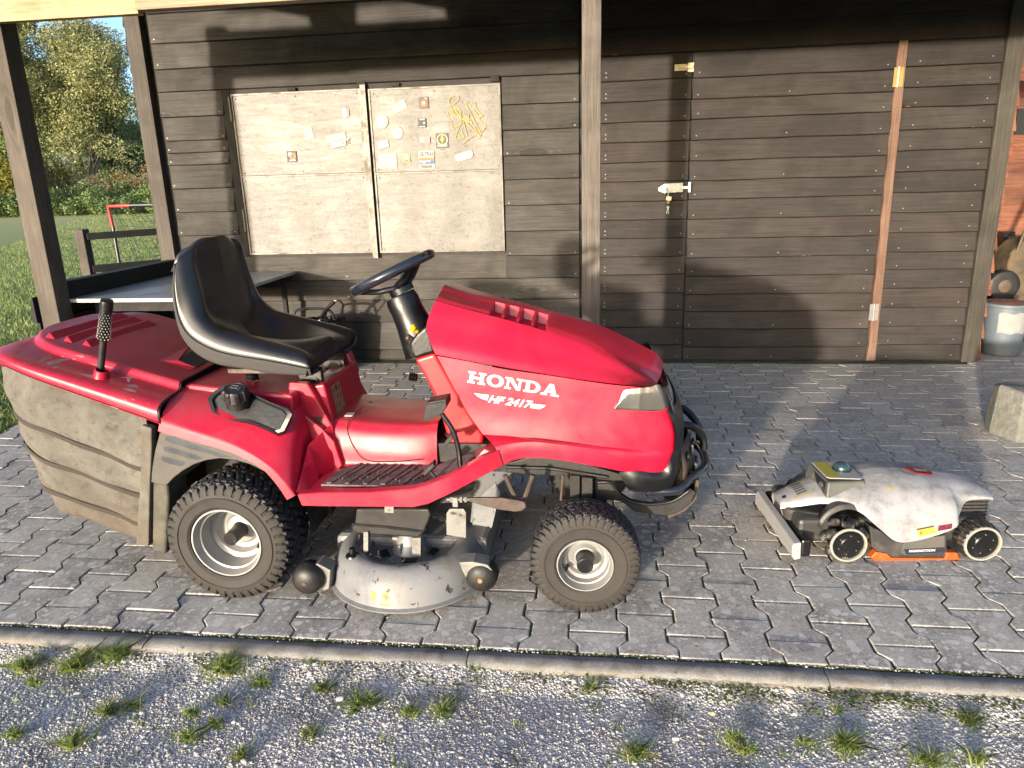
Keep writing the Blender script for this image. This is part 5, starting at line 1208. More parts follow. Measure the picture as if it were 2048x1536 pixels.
# bag levels follow the straps, which fall towards the front: heights given near the seam and at the rear corner
lv_px = [((275, 858), (10, 790)), ((284, 940), (17, 826)), ((281, 997), (21, 895)), ((275, 1056), (39, 966)), ((268, 1092), (60, 1010))]
hz_ = [(P(*a, 2.055).z, P(*b, 2.10).z) for a, b in lv_px]
strap_z = []
for k, (za, zb_) in enumerate(hz_):
    f = (lambda za, zb_: (lambda x: sx(za, zb_, min(1, max(0, (-1.47 - x) / .48)))))(za, zb_)
    strap_z.append(f)
prev = lambda x: rim(x) - .004
xr_ = [-2.085, -2.075, -2.055, -2.02, -1.97]
ww = [.405, .410, .405, .392, .378]
levels = [r_top]; straps = []
for k in range(1, 5):
    f = strap_z[k]; p_ = prev
    mid = (lambda p_, f: (lambda x: (p_(x) + f(x)) / 2))(p_, f)
    levels.append(bagring(mid, ww[k] + .010, xr_[k] - .008, bul=.02)); r = bagring(f, ww[k] - .001, xr_[k]); levels.append(r); straps.append(r); prev = f
levels.append([Vector((p.x * .93 - .07 * 1.6, YC - (YC - p.y) * .86, p.z - .022)) for p in levels[-1]])
levels.append([Vector((p.x * .8 - .2 * 1.65, YC - (YC - p.y) * .4, p.z - .004)) for p in levels[-1]])
g = smooth_rows(levels, 4, 2)
for r in g:
    for j, p in enumerate(r):
        wq = max(0, min(1, (p.x + 1.75) / .25)); p = Vector((p.x - .085 * wq * max(0, min(1, (.60 - p.z) / .45)), p.y + .008, p.z))
        r[j] = p + Vector((0, .004 * math.sin(p.x * 41 + p.z * 23) + .003 * math.sin(p.z * 80 + p.x * 13), 0))
mb = MB(); mb.grid(g); mb.grid([[mir(p) for p in r] for r in g]); bag = part(mb, 'grass_bag', M['bag'], ang=80)
for r in straps[:3]:
    rr_ = catmull(r, 2); mb = MB(); w2 = .0075
    rr_ = [Vector((p.x - .085 * max(0, min(1, (p.x + 1.75) / .25)) * max(0, min(1, (.60 - p.z) / .45)), p.y + .008, p.z)) for p in rr_]; a_ = [Vector((p.x - .002, p.y - .0045, p.z + w2)) for p in rr_]; b__ = [Vector((p.x - .002, p.y - .0055, p.z - w2)) for p in rr_]
    a_ = [Vector((v.x, v.y + .004 * math.sin(v.x * 41 + v.z * 23), v.z)) for v in a_]; b__ = [Vector((v.x, v.y + .004 * math.sin(v.x * 41 + v.z * 23), v.z)) for v in b__]
    mb.grid([a_, b__]); mb.make('bag_strap', M['strap'], bag, ang=80)
mb = MB(); e = [P(x, y, 2.043) for x, y in ((282, 850), (303, 857), (303, 905), (300, 960), (299, 1000), (297, 1094), (272, 1090), (278, 1000), (281, 930))]
mb.thick([p + Vector((0, 0, 0)) for p in e], (0, .03, 0)); mb.make('bag_hem', simple('bag_hem', (.10, .092, .075), .9, var=.3, dirt=(.07, .052, .035), dirt_amt=.7), bag, smooth=False, bev=.004)
mb = MB(); mb.box(-1.50, -1.46, 2.09, 2 * YC - 2.09, .30, .60); part(mb, 'bag_frame', M['dusty_black'], smooth=False)
mb = MB(); md = [P(304, 955, 2.056), P(335, 965, 2.056), P(338, 1000, 2.056), P(334, 1060, 2.056), P(332, 1110, 2.056), P(303, 1104, 2.056)]; mb.thick(md, (0, .12, 0)); part(mb, 'mudguard', simple('mudguard_green', (.022, .026, .022), .6, var=.3, dirt=(.12, .10, .07), dirt_amt=.6, dscale=8), smooth=False, bev=.010, bseg=3)
# taupe side trim above the rear wheel
trp = [(320, 858), (387, 874), (464, 901), (516, 927), (560, 950), (548, 953), (533, 945), (500, 929), (473, 921), (440, 917), (412, 921), (388, 929), (365, 942), (348, 955), (332, 972), (299, 964), (302, 946), (310, 900), (318, 870)]
mb = MB(); n0 = [P(x, y, 2.050) for x, y in trp]; mb.thick(n0, (0, .012, 0)); trim = part(mb, 'side_trim', M['grey_trim'], smooth=False, bev=.003)
arch = [P(x, y, 2.052) for x, y in ((332, 972), (348, 955), (365, 942), (388, 929), (412, 921), (440, 917), (473, 921), (500, 929), (533, 945), (548, 953))]
mb = MB(); rows = [arch, [p + Vector((0, .05, -.006)) for p in arch], [p + Vector((0, .19, -.010)) for p in arch]]; mb.grid(smooth_rows(rows, 1, 3)); mb.make('arch_lining', M['grey_trim'], trim)
for sl_ in (((332, 872), (345, 873), (440, 907), (463, 915), (440, 914), (385, 899), (331, 881)), ((328, 892), (340, 894), (392, 910), (406, 916), (395, 920), (375, 916), (327, 901)), ((323, 912), (336, 914), (365, 923), (370, 927), (362, 932), (340, 928), (322, 920))):
    mb = MB(); mb.thick([P(x, y, 2.0485) for x, y in sl_], (0, .003, 0)); mb.make('trim_slot', M['slate'], trim, smooth=False, bev=.001)
mb = MB(); mb.box(-1.40, -1.03, 2.10, 2.24, .44, .50); 
# inner wheel arch liner
rows = []
for t in np.linspace(R(-10), R(190), 18):
    rows.append([Vector((-1.225 + .262 * math.cos(t), y, .235 + .262 * math.sin(t))) for y in (2.10, 2.28)])
part(MB().grid(rows), 'arch_liner', M['dusty_black']); part(MB().grid([[mir(p) for p in r] for r in rows]), 'arch_liner', M['dusty_black'])
# fuel filler: sloping tray with a ribbed cap
tray = [(415, 797), (425, 785), (446, 770), (480, 772), (515, 792), (540, 804), (575, 818), (584, 829), (568, 862), (556, 866), (508, 846), (490, 842), (462, 842), (440, 838), (424, 824)]
n0 = []
for x, y in tray:
    yy = 2.095 if y > 800 else 2.150
    n0.append(P(x, y, 2.10 + max(0, (835 - y)) * .0010))
cx_ = sum((p for p in n0), Vector()) / len(n0); nrm_ = Vector((.28, -.62, .73)).normalized()
mb = MB(); base = [p - nrm_ * .022 for p in n0]; top_ = [p.copy() for p in n0]; topi = [p.lerp(cx_, .10) for p in n0]; bot_ = [p.lerp(cx_, .14) - nrm_ * .012 for p in n0]
mb.grid([base, top_, topi, bot_], closed=True); k = len(mb.V); mb.F.append([k - len(n0) + i for i in range(len(n0))]); part(mb, 'filler_tray', M['black'], ang=30)
cp = P(474, 800, 2.125); axc = Vector((.10, -.30, .95)).normalized(); V = []; NC = 64
mb = MB(); prof = [(-.02, .036), (.010, .036), (.011, .042), (.016, .0435), (.040, .0415), (.046, .037), (.047, .030), (.045, .028), (.046, .010), (.046, 0)]
mb.lathe(cp, axc, prof, n=NC)
for q in range(len(mb.V)):
    ring_i = q // NC; th = q % NC
    if ring_i in (3, 4, 5):
        v = Vector(mb.V[q]) - cp; a_ = v.dot(axc); rad_v = v - axc * a_; f = 1 - .10 * (1 if (th * 8 / NC) % 1 < .42 else 0); mb.V[q] = tuple(cp + axc * a_ + rad_v * f)
cap = part(mb, 'fuel_cap', M['dusty_black'], ang=30)
mb = MB(); u_ = Vector((1, 0, 0)); v_ = axc.cross(u_).normalized(); u_ = v_.cross(axc)
c_ = cp + axc * .0475
mb.obox(c_ + u_ * -.003, u_ * .011, v_ * .0012, axc * .0008); mb.obox(c_ + u_ * -.003 + v_ * .013, u_ * .011, v_ * .0012, axc * .0008); mb.obox(c_ + u_ * -.014 + v_ * .006, u_ * .0012, v_ * .008, axc * .0008); mb.obox(c_ + u_ * .008 + v_ * .006, u_ * .0012, v_ * .008, axc * .0008); mb.obox(c_ + u_ * .016 + v_ * .002, u_ * .0012, v_ * .010, axc * .0008)
mb.make('cap_symbol', simple('cap_symbol', (.10, .11, .13), .4, bdist=0), cap, smooth=False)
# --- mowing deck
dc = Vector((-.655, 2.205, 0)); mb = MB()
prof = [(.026, .280), (.032, .282), (.036, .268), (.050, .263), (.085, .258), (.115, .245), (.138, .222), (.146, .196), (.140, .172), (.118, .150), (.104, .136), (.100, .095), (.102, 0)]
mb.lathe(dc, (0, 0, 1), prof, n=64); mb.lathe(mir(dc), (0, 0, 1), prof, n=64)
deck = part(mb, 'mower_deck', M['deck'], ang=40)
mb = MB(); mb.box(-.93, -.385, 2.22, 2 * YC - 2.22, .05, .135); 
mb.make('deck_body', M['deck'], deck, smooth=False, bev=.02)
mb = MB(); mb.thick([P(948, 1005, 2.32), P(990, 965, 2.32), P(1000, 985, 2.32), P(972, 1105, 2.32), P(955, 1120, 2.32), P(944, 1060, 2.32)], (0, .006, 0)); mb.make('deflector', M['deck'], deck, smooth=False)
mb = MB(); mb.thick([(-.46, 2.30, .15), (-.33, 2.42, .24), (-.30, 2.50, .36), (-.46, 2.50, .36)], (0, .25, 0)); mb.make('discharge_chute', M['deck'], deck, smooth=False, bev=.006)
for mx in (1,):
    c_ = dc + Vector((0, 0, .102)); mb = MB(); mb.lathe(c_, (0, 0, 1), [(0, .062), (.004, .060), (.030, .048), (.034, .046), (.060, .030), (.06, 0)], n=28)
    for j in range(5):
        a = 2 * math.pi * j / 5 + .6; mb.obox(c_ + Vector((.045 * math.cos(a), .045 * math.sin(a), .022)), Vector((math.cos(a), math.sin(a), 0)) * .016, Vector((-math.sin(a), math.cos(a), 0)) * .003, Vector((0, 0, .018)))
    mb.make('spindle_housing', M['rim'], deck, ang=30)
for a0 in (-78, -150, -15):
    a = R(a0); c_ = dc + Vector((.088 * math.cos(a), .088 * math.sin(a), .1035)); u_ = Vector((-math.sin(a), math.cos(a), 0)); v_ = Vector((math.cos(a), math.sin(a), 0))
    mb = MB(); mb.thick([c_ - u_ * .028 - v_ * .012, c_ + u_ * .028 - v_ * .012, c_ + u_ * .022 + v_ * .014, c_ - u_ * .022 + v_ * .014], (0, 0, .0022)); mb.make('deck_slot', STK['black'], deck, smooth=False)
mb = MB(); p0 = P(692, 1118, 2.06); p0.z = .182; mb.lathe((-.815, 2.075, .138), (0, 0, 1), [(0, .024), (.006, .022), (.010, .014), (.014, .010), (.030, .009), (.030, 0)], n=16); mb.make('wash_port', M['black'], deck, ang=30)
mb = MB(); wt = [(893, 1070), (893, 1027), (899, 1018), (927, 1018), (932, 1026), (932, 1076)]; mb.thick([P(x, y, 2.035) for x, y in wt], (0, .004, 0)); wb = mb.make('hanger_tab', M['white_steel'], deck, smooth=False, bev=.001)
mb = MB(); mb.thick([P(x, y, 2.034) for x, y in ((899, 1026), (905, 1023), (911, 1025), (914, 1029), (905, 1030))], (0, .0008, 0)); mb.cyl(P(922, 1029, 2.0345), P(922, 1029, 2.036), .0055, n=10); mb.make('tab_hole', STK['dark'], wb, smooth=False)
for x0_, x1_, yb0, yb1 in ((727, 736, 1064, 1104), (824, 841, 1076, 1112)):
    mb = MB(); mb.thick([P(x, y, 2.105) for x, y in ((x0_, yb0), (x1_, yb0), (x1_, yb1), (x0_, yb1))], (0, .03, 0)); mb.make('cover_post', M['white_steel'], deck, smooth=False)
bc = [(712, 1018), (858, 1018), (862, 1030), (850, 1062), (846, 1068), (836, 1076), (715, 1068), (704, 1062), (703, 1055), (709, 1050)]
mb = MB(); mb.thick([P(x, y, 2.115) for x, y in bc], (0, .30, 0)); bcov = part(mb, 'belt_cover', M['dusty_black'], smooth=False, bev=.010, bseg=3)
mb = MB(); l2 = [P(705, 1049, 2.112), P(760, 1053, 2.112), P(846, 1063, 2.112), P(852, 1055, 2.116)]; mb.tube(l2, .0045, n=6); mb.make('cover_rim', M['dusty_black'], bcov)
mb = MB(); mb.thick([P(x, y, 2.05) for x, y in ((769, 1012), (787, 1012), (787, 1026), (769, 1025))], (0, .004, 0)); mb.cyl(P(778, 1020, 2.047), P(778, 1020, 2.05), .004, n=10); part(mb, 'small_bracket', M['white_steel'], ang=30)
# anti-scalp rollers
for px_, py_, yy, rust in ((608, 1168, 1.985, False), (960, 1162, 2.015, True)):
    c_ = P(px_, py_, yy); mb = MB(); mb.lathe(c_, (0, 1, 0), [(0, 0), (0, .012), (.004, .028), (.010, .042), (.022, .0505), (.045, .053), (.070, .050), (.085, .040), (.086, 0)], n=30)
    ro = mb.make('roller', M['dusty_black'], deck, ang=50)
    mb = MB(); mb.lathe(c_ + Vector((0, -.002, 0)), (0, 1, 0), [(0, 0), (0, .0075), (.003, .0085), (.003, .011), (.006, .011)], n=16); mb.make('roller_bolt', simple('rust', (.30, .12, .05), .8, var=.4) if rust else M['steel'], ro)
for pts_ in (((598, 1138), (604, 1133), (636, 1128), (661, 1141), (658, 1178), (646, 1182), (640, 1150), (625, 1140)), ((918, 1125), (946, 1124), (975, 1130), (985, 1142), (972, 1138), (950, 1136), (937, 1148), (931, 1156))):
    mb = MB(); mb.thick([P(x, y, 2.03) for x, y in pts_], (0, .06, .0)); mb.make('roller_bracket', M['white_steel'], deck, smooth=False, bev=.002)
# faded yellow stencil on the deck skirt
bvh_d = BVHTree.FromPolygons([tuple(v) for v in MB().lathe(dc, (0, 0, 1), prof[:8], n=64).V], [tuple(f) for f in MB().lathe(dc, (0, 0, 1), prof[:8], n=64).F])
rr3 = random.Random(5); ps = []
for i in range(70):
    u = rr3.random(); x_, y_ = (741 + 10 * rr3.random() + (26 if rr3.random() < .5 else 0), 1186 + 13 * rr3.random()) if u < .8 else (762 + 20 * rr3.random(), 1205 + 3 * rr3.random())
    q = P(x_, y_, 1.95); s_ = .0014 + .0025 * rr3.random(); ps.append([(q.x - s_ * 1.8, q.z - s_ * .6), (q.x + s_ * 1.6, q.z - s_ * .5), (q.x + s_, q.z + s_ * .7), (q.x - s_, q.z + s_ * .5)])
o = drape(ps, bvh_d, STK['yellow'], 'worn_stencil', deck, .0010, 1.5); tag(o, kind='stuff')
cg = smooth_rows(rg, 3, 1); cb = MB().grid(cg); bvh_c = BVHTree.FromPolygons([tuple(v) for v in cb.V], [tuple(f) for f in cb.F])
scm = simple('scuffed_plastic', (.30, .17, .16), .7, var=.3, bdist=0); r4 = random.Random(9); sc_ = []
for (a_, b_, n_, w_) in (((30, 727), (95, 742), 9, 1.5), ((60, 722), (120, 738), 5, 1.2), ((100, 742), (260, 792), 8, 1.0), ((195, 806), (240, 822), 8, 2.4), ((8, 745), (60, 768), 10, 2.2), ((240, 795), (300, 812), 4, 1.0)):
    for _ in range(n_):
        t0 = r4.random(); L_ = r4.uniform(.08, .3); w2 = w_ * r4.uniform(.4, 1.1); x0_, y0_ = sx(a_[0], b_[0], t0) + r4.uniform(-3, 3), sx(a_[1], b_[1], t0) + r4.uniform(-3, 3); x1_, y1_ = x0_ + (b_[0] - a_[0]) * L_, y0_ + (b_[1] - a_[1]) * L_ * r4.uniform(.7, 1.3)
        q = [P(x, y, 2.045) for x, y in ((x0_, y0_), ((x0_ + x1_) / 2, (y0_ + y1_) / 2 - w2), (x1_, y1_), ((x0_ + x1_) / 2, (y0_ + y1_) / 2 + w2 * .6))]; sc_.append([(p.x, p.z) for p in q])
o = drape(sc_, bvh_c, scm, 'scuff_marks', cov, .0012, 1.5); tag(o, kind='stuff')
# ------------------------------------------------------------------ robot lawn mower
RA = R(5.0); RO = Vector((.855, 2.38, 0)); RU = Vector((math.cos(RA), math.sin(RA), 0)); RV = Vector((-math.sin(RA), math.cos(RA), 0))
rb = empty('robot_mower', RO, 'white and grey robotic lawn mower with dome camera and orange skirt on the paving', 'robot mower', rz=RA, local=True)
def RP(x, y, yl):                                       # enlarged-crop pixel on the robot's own plane y = yl, in its own coordinates
    d = ray(1480 + x / 3.606, 880 + y / 3.606); t = ((RO - CAM).dot(RV) + yl) / d.dot(RV); p = CAM + d * t - RO
    return Vector((p.dot(RU), yl, p.z))
RC = .235
def rmir(p): return Vector((p[0], 2 * RC - p[1], p[2]))
def mat_robot():
    t = NT('scuffed_white_shell'); co = t.coords(); n = t.noise(co, 13, 8, .72, .25); m = t.noise(co, 40, 5, .7, .2)
    c = t.ramp(n, [(.34, (.145, .147, .155)), (.45, (.215, .218, .226)), (.56, (.27, .272, .278))])
    c = t.mix(t.math('MULTIPLY', t.ramp(m, [(.5, 0.0), (.7, 1.0)]), .35), c, (.13, .128, .125))
    t.color(c); t.rough(t.ramp(n, [(.4, .55), (.6, .32)])); t.set(Specular_IOR_Level=.5); return t.m
M['shell'] = mat_robot(); M['rgrey'] = simple('robot_grey', (.028, .0275, .027), .5, var=.2, dirt=(.06, .052, .045), dirt_amt=.4, dscale=18)
M['rlight'] = simple('robot_light_grey', (.065, .065, .058), .5, var=.15, dirt=(.085, .075, .062), dirt_amt=.3)
M['orange'] = simple('orange_skirt', (.36, .065, .010), .45, var=.15, dirt=(.30, .12, .06), dirt_amt=.3, dscale=25)
M['bumper_white'] = simple('bumper_white', (.25, .25, .255), .5, var=.06, dirt=(.16, .155, .14), dirt_amt=.15, dscale=25)
def rpart(mb, name, mat, parent=None, **k): return mb.make(name, mat, parent or rb, **k)
ST = [(-.180, [(.235, .152), (.215, .152), (.196, .149), (.186, .142), (.182, .126)]), (-.15, [(.235, .166), (.21, .165), (.188, .161), (.176, .154), (.171, .136)]),
      (-.10, [(.235, .186), (.20, .184), (.172, .178), (.160, .170), (.154, .152)]), (-.05, [(.235, .204), (.19, .200), (.155, .193), (.142, .186), (.135, .168)]),
      (.00, [(.235, .224), (.175, .217), (.128, .203), (.112, .194), (.104, .176)]), (.05, [(.235, .240), (.16, .234), (.10, .216), (.070, .198), (.056, .172)]),
      (.09, [(.235, .250), (.16, .245), (.095, .225), (.050, .190), (.032, .140)]), (.13, [(.235, .258), (.16, .251), (.09, .226), (.045, .180), (.026, .105)]),
      (.165, [(.235, .262), (.16, .255), (.088, .228), (.042, .170), (.022, .078)]), (.21, [(.235, .264), (.16, .256), (.088, .228), (.042, .168), (.022, .072)]),
      (.30, [(.235, .258), (.16, .250), (.09, .222), (.045, .170), (.024, .094)]), (.375, [(.235, .248), (.16, .240), (.095, .213), (.052, .175), (.032, .124)]),
      (.40, [(.235, .244), (.165, .236), (.115, .212), (.085, .185), (.070, .145)]), (.44, [(.235, .238), (.17, .230), (.13, .212), (.112, .200), (.108, .182)]),
      (.50, [(.235, .222), (.18, .216), (.14, .204), (.120, .196), (.118, .186)]), (.545, [(.235, .204), (.18, .200), (.145, .192), (.128, .186), (.128, .180)])]
rows = [[Vector((x, y, z)) for y, z in r] for x, r in ST]
g = smooth_rows(rows, 4, 4); mb = MB(); mb.grid(g); mb.grid([[rmir(p) for p in r] for r in g]); 
eg = [r[-1] for r in g]; mb.grid([eg, [Vector((p.x, p.y + .010, p.z + .003)) for p in eg]]); fr_ = g[0]; mb.grid([fr_, [Vector((p.x + .01, p.y, p.z - .03)) for p in fr_]]); mb.grid([[rmir(p) for p in fr_], [rmir(Vector((p.x + .01, p.y, p.z - .03))) for p in fr_]])
rear_ = g[-1]; mb.grid([rear_, [Vector((p.x - .002, p.y, p.z - .012)) for p in rear_]]); mb.grid([[rmir(p) for p in rear_], [rmir(Vector((p.x - .002, p.y, p.z - .012))) for p in rear_]])
shell_o = rpart(mb, 'shell', M['shell'], ang=40)
bvh_r = BVHTree.FromPolygons([tuple(v) for v in mb.V], [tuple(f) for f in mb.F])
mb = MB(); mb.box(-.15, .50, .075, .395, .045, .135); rpart(mb, 'chassis', M['rgrey'], smooth=False, bev=.015)
mb = MB(); mb.box(.38, .535, .128, .342, .08, .190); rpart(mb, 'rear_housing', M['rgrey'], smooth=False, bev=.012)
for i in range(6): mb = MB(); mb.box(.41 + .0, .53, .1265, .130, .105 + i * .013, .109 + i * .013); rpart(mb, 'vent_slat', M['black'], smooth=False)
pn = [RP(x, y, .030) for x, y in ((935, 620), (1030, 665), (1110, 728), (1200, 735), (1495, 680), (1497, 840), (1480, 850), (1110, 850), (1000, 815), (950, 770))]
mb = MB(); mb.thick(pn, (0, .06, 0)); sp = rpart(mb, 'side_panel', M['rgrey'], smooth=False, bev=.005)
pn = [RP(x, y, .0285) for x, y in ((1170, 765), (1215, 720), (1475, 690), (1480, 815), (1180, 830), (1165, 815))]
mb = MB(); mb.thick(pn, (0, .003, 0)); mb.make('panel_recess', M['rlight'], sp, smooth=False, bev=.001)
pn = [RP(x, y, .0265) for x, y in ((1185, 790), (1478, 775), (1478, 812), (1200, 826))]
mb = MB(); mb.thick(pn, (0, .002, 0)); mb.make('name_strip', M['slate'], sp, smooth=False)
t3 = text_mesh('MAMMOTION', 1.0, .03, .15, 1.3); xs = max(x for p in t3 for x, z in p); qa, qb = RP(1216, 810, .0255), RP(1408, 803, .0255); hz = (RP(1216, 793, .0255) - qa).length / .72
V, F = [], []
for p in t3:
    n = len(V); V += [tuple(qa + (qb - qa) * (x / xs) + Vector((0, 0, z * hz))) for x, z in p]; F.append(list(range(n, n + len(p))))
O('name_lettering', V, F, white, sp, smooth=False)
og = [RP(x, y, .022) for x, y in ((940, 850), (985, 808), (1065, 822), (1095, 852), (1480, 855), (1490, 812), (1572, 815), (1590, 888), (1400, 897), (1120, 905), (1000, 885))]
mb = MB(); mb.thick(og, (0, .03, 0)); mb.thick([rmir(p) for p in og], (0, -.03, 0)); mb.box(.12, .34, .05, .42, .015, .04); rpart(mb, 'cutter_skirt', M['orange'], smooth=False, bev=.003)
# wheels
def rwheel(c, kind, s):
    w = bpy.data.objects.new('robot_wheel' if False else 'wheel', None); COL.objects.link(w); w.parent = rb; w.location = c; OFF[w.name] = Vector((0, 0, 0))
    mb = MB(); mb.lathe((0, s * .001, 0), (0, -s, 0), [(-.004, .0640), (0, .0625), (0, .0560), (-.008, .0545)], n=48); mb.make('white_ring', simple('ring_white', (.23, .23, .205), .5, var=.1, dirt=(.25, .23, .12), dirt_amt=.3, dscale=30), w, ang=30)
    mb = MB(); mb.lathe((0, s * .010, 0), (0, -s, 0), [(0, .056), (0, .046), (.003, .044), (.003, .026), (.006, .022), (.006, 0)], n=40)
    for k in range(6): a = k * math.pi / 3 + .4; mb.cyl((.035 * math.cos(a), s * .007, .035 * math.sin(a)), (.035 * math.cos(a), s * .0045, .035 * math.sin(a)), .003, n=8)
    hub_ = mb.make('hub', M['black'], w, ang=30)
    mb = MB()
    for k in range(6):
        a = k * math.pi / 3 + .4; mb.cyl((.035 * math.cos(a), s * .0055, .035 * math.sin(a)), (.035 * math.cos(a), s * .0035, .035 * math.sin(a)), .0022, n=8)
    o = mb.make('screws', M['nail'], hub_, smooth=False); tag(o, kind='stuff')
    if kind == 'omni':
        mb = MB(); mb.cyl((0, s * .012, 0), (0, s * .085, 0), .050, n=24); mb.make('wheel_core', M['black'], w, ang=30)
        for k in range(12):
            a = 2 * math.pi * k / 12; sh_ = .018 if k % 2 else .058; c0 = Vector((.062 * math.cos(a), s * (sh_ + .006), .062 * math.sin(a) + .004)); tg = Vector((-math.sin(a), .55 * s, math.cos(a))).normalized()
            pr_ = []
            for q in range(13): t_q = q / 12; pr_.append((-.021 + .042 * t_q, (.0175 * math.sin(math.pi * (.12 + .76 * t_q)) ** .6) * (1.0 if q % 2 else .84)))
            mb = MB(); mb.lathe(c0, tg, [(-.021, 0)] + pr_ + [(.021, 0)], n=14); mb.make('roller', M['mudrub'], w, ang=40)
    else:
        V = []; NA = 22 * 6; pts = [(.004, .060), (.008, .067), (.016, .070), (.030, .072), (.050, .072), (.066, .070), (.078, .064), (.080, .05)]
        mb = MB(); vv = []
        for q, (y, r_) in enumerate(pts):
            for k in range(NA):
                th = 2 * math.pi * k / NA; ph = (k / 6 + (.5 if y > .04 else 0)) % 1; r2 = r_ - (.008 if (ph > .55 and q > 0) else 0); vv.append((r2 * math.sin(th), s * y, r2 * math.cos(th)))
        mb.add(vv, [(a * NA + k, a * NA + (k + 1) % NA, (a + 1) * NA + (k + 1) % NA, (a + 1) * NA + k) for a in range(len(pts) - 1) for k in range(NA)]); mb.make('tyre', M['mudrub'], w, ang=30)
M['mudrub'] = simple('muddy_rubber', (.014, .014, .014), .5, var=.3, dirt=(.12, .10, .075), dirt_amt=.45, dscale=26)
rwheel(Vector((.000, .000, .072)), 'omni', 1); rwheel(Vector((.455, .000, .072)), 'lug', 1)
rwheel(Vector((.000, 2 * RC, .072)), 'omni', -1); rwheel(Vector((.455, 2 * RC, .072)), 'lug', -1)
# wheel arches
def arch_(mb, f):
    rows = []
    for t in np.linspace(R(20), R(165), 12):
        r_ = .092; rows.append([f(Vector((.012 + r_ * math.cos(t), .062, .078 + r_ * math.sin(t) * 1.12))), f(Vector((.012 + (r_ + .010) * math.cos(t), .075, .082 + (r_ + .006) * math.sin(t) * 1.15))), f(Vector((.012 + r_ * math.cos(t), .115, .085 + r_ * math.sin(t) * 1.15)))])
    mb.grid(rows)
for f in (lambda p: p, rmir):
    mb = MB(); arch_(mb, f); o = rpart(mb, 'wheel_arch', M['rgrey'], ang=50); s = o.modifiers.new('t', 'SOLIDIFY'); s.thickness = .004
mb = MB(); mb.slab([(-.168, .165), (-.12, .125), (-.04, .10), (.05, .09), (.05, .38), (-.04, .37), (-.12, .345), (-.168, .305)], .05, .138); rpart(mb, 'front_chassis', M['rgrey'], smooth=False, bev=.012)
mb = MB(); mb.lathe((-.060, .372, .118), (0, 0, 1), [(0, .022), (.012, .022), (.022, .016), (.027, 0)], n=18); rpart(mb, 'charge_knob', M['rlight'])
# bumper
q0, q1, q2, q3 = [RP(x, y, -.025) for x, y in ((432, 702), (507, 690), (500, 792), (425, 745))]
mb = MB()
xb = (-.205, -.170); yb0, yb1 = -.022, .440
pl_ = [(-.201, .044), (-.203, .084), (-.196, .094), (-.172, .098), (-.170, .036), (-.190, .030)]
n_ = len(pl_)
secs = [(yb0, 1.0, 0), (yb0 + .004, 1.0, 0), (yb1 - .03, 1.0, 0), (yb1, .55, .012)]
V = []
for y, k, dx in secs: V += [(x + dx + (.07 * ((y - yb0) / .46) * .0), y, .07 + (z - .07) * k) for x, z in pl_]
F = [(a * n_ + i, a * n_ + (i + 1) % n_, (a + 1) * n_ + (i + 1) % n_, (a + 1) * n_ + i) for a in range(len(secs) - 1) for i in range(n_)] + [list(range(n_)), [(len(secs) - 1) * n_ + i for i in range(n_ - 1, -1, -1)]]
mb.add(V, F); bm_o = rpart(mb, 'front_bumper', M['bumper_white'], smooth=False, bev=.003)
mb = MB(); mb.box(-.163, -.128, .00, .42, .030, .095); mb.make('bumper_foam', M['black'], bm_o, smooth=False, bev=.008)
# camera housing, dome, labels
hb = [RP(x, y, .150) for x, y in ((690, 285), (760, 395))]
mb = MB(); V = [(-.040, .13, .19), (.120, .12, .20), (.125, .33, .20), (-.045, .34, .19), (-.030, .150, .245), (.095, .140, .252), (.100, .32, .252), (-.035, .325, .245)]
mb.add(V, [(0, 1, 2, 3), (4, 5, 6, 7), (0, 1, 5, 4), (1, 2, 6, 5), (2, 3, 7, 6), (3, 0, 4, 7)]); hs = rpart(mb, 'camera_housing', M['rlight'], smooth=False, bev=.006)
mb = MB(); mb.add([(-.0405, .155, .196), (-.0405, .315, .196), (-.0345, .312, .240), (-.0345, .158, .240)], [(0, 1, 2, 3)]); mb.make('camera_window', M['black_gloss'], hs, smooth=False)
for y in (.19, .28): MB().lathe((-.037, y, .218), (-1, 0, .1), [(0, .012), (.004, .012), (.004, .007), (.002, 0)], n=18).make('lens', M['rlight'], hs)
mb = MB(); mb.slab([(-.020, .160), (.085, .150), (.095, .160), (.095, .305), (.085, .315), (-.022, .318), (-.032, .305), (-.030, .170)], .2535, .2575); tp = mb.make('top_plate', M['bumper_white'], hs, smooth=False, bev=.0012)
mb = MB(); mb.slab([(-.024, .166), (.018, .163), (.020, .312), (-.026, .312)], .2577, .2581); mb.make('yellow_label', STK['yellow'], hs, smooth=False)
t = NT('dome_glass'); t.set(Base_Color=(.012, .035, .035, 1), Roughness=.04, Specular_IOR_Level=.9, Coat_Weight=1.0, Coat_Roughness=.02); dome_m = t.m
mb = MB(); mb.lathe((.050, .235, .2575), (0, 0, 1), [(0, .034), (.004, .034), (.005, .030)] + [(.005 + .027 * math.sin(t_), .0285 * math.cos(t_)) for t_ in np.linspace(0, math.pi / 2, 9)], n=36); mb.make('lidar_dome', dome_m, hs, ang=60)
def on_shell(pts, dz=.0012, n=None):                      # (x, y) outlines dropped onto the shell from above
    out = []
    for x, y in pts:
        h = bvh_r.ray_cast(Vector((x, y, 1)), Vector((0, 0, -1))); z = h[0].z if h[0] else .2
        out.append((x, y, z + dz))
    return out
cx0, cy0 = .318, .215
hexa = [(cx0 - .045, cy0 + .012), (cx0 - .025, cy0 + .038), (cx0 + .022, cy0 + .034), (cx0 + .050, cy0 + .002), (cx0 + .040, cy0 - .022), (cx0 - .020, cy0 - .020)]
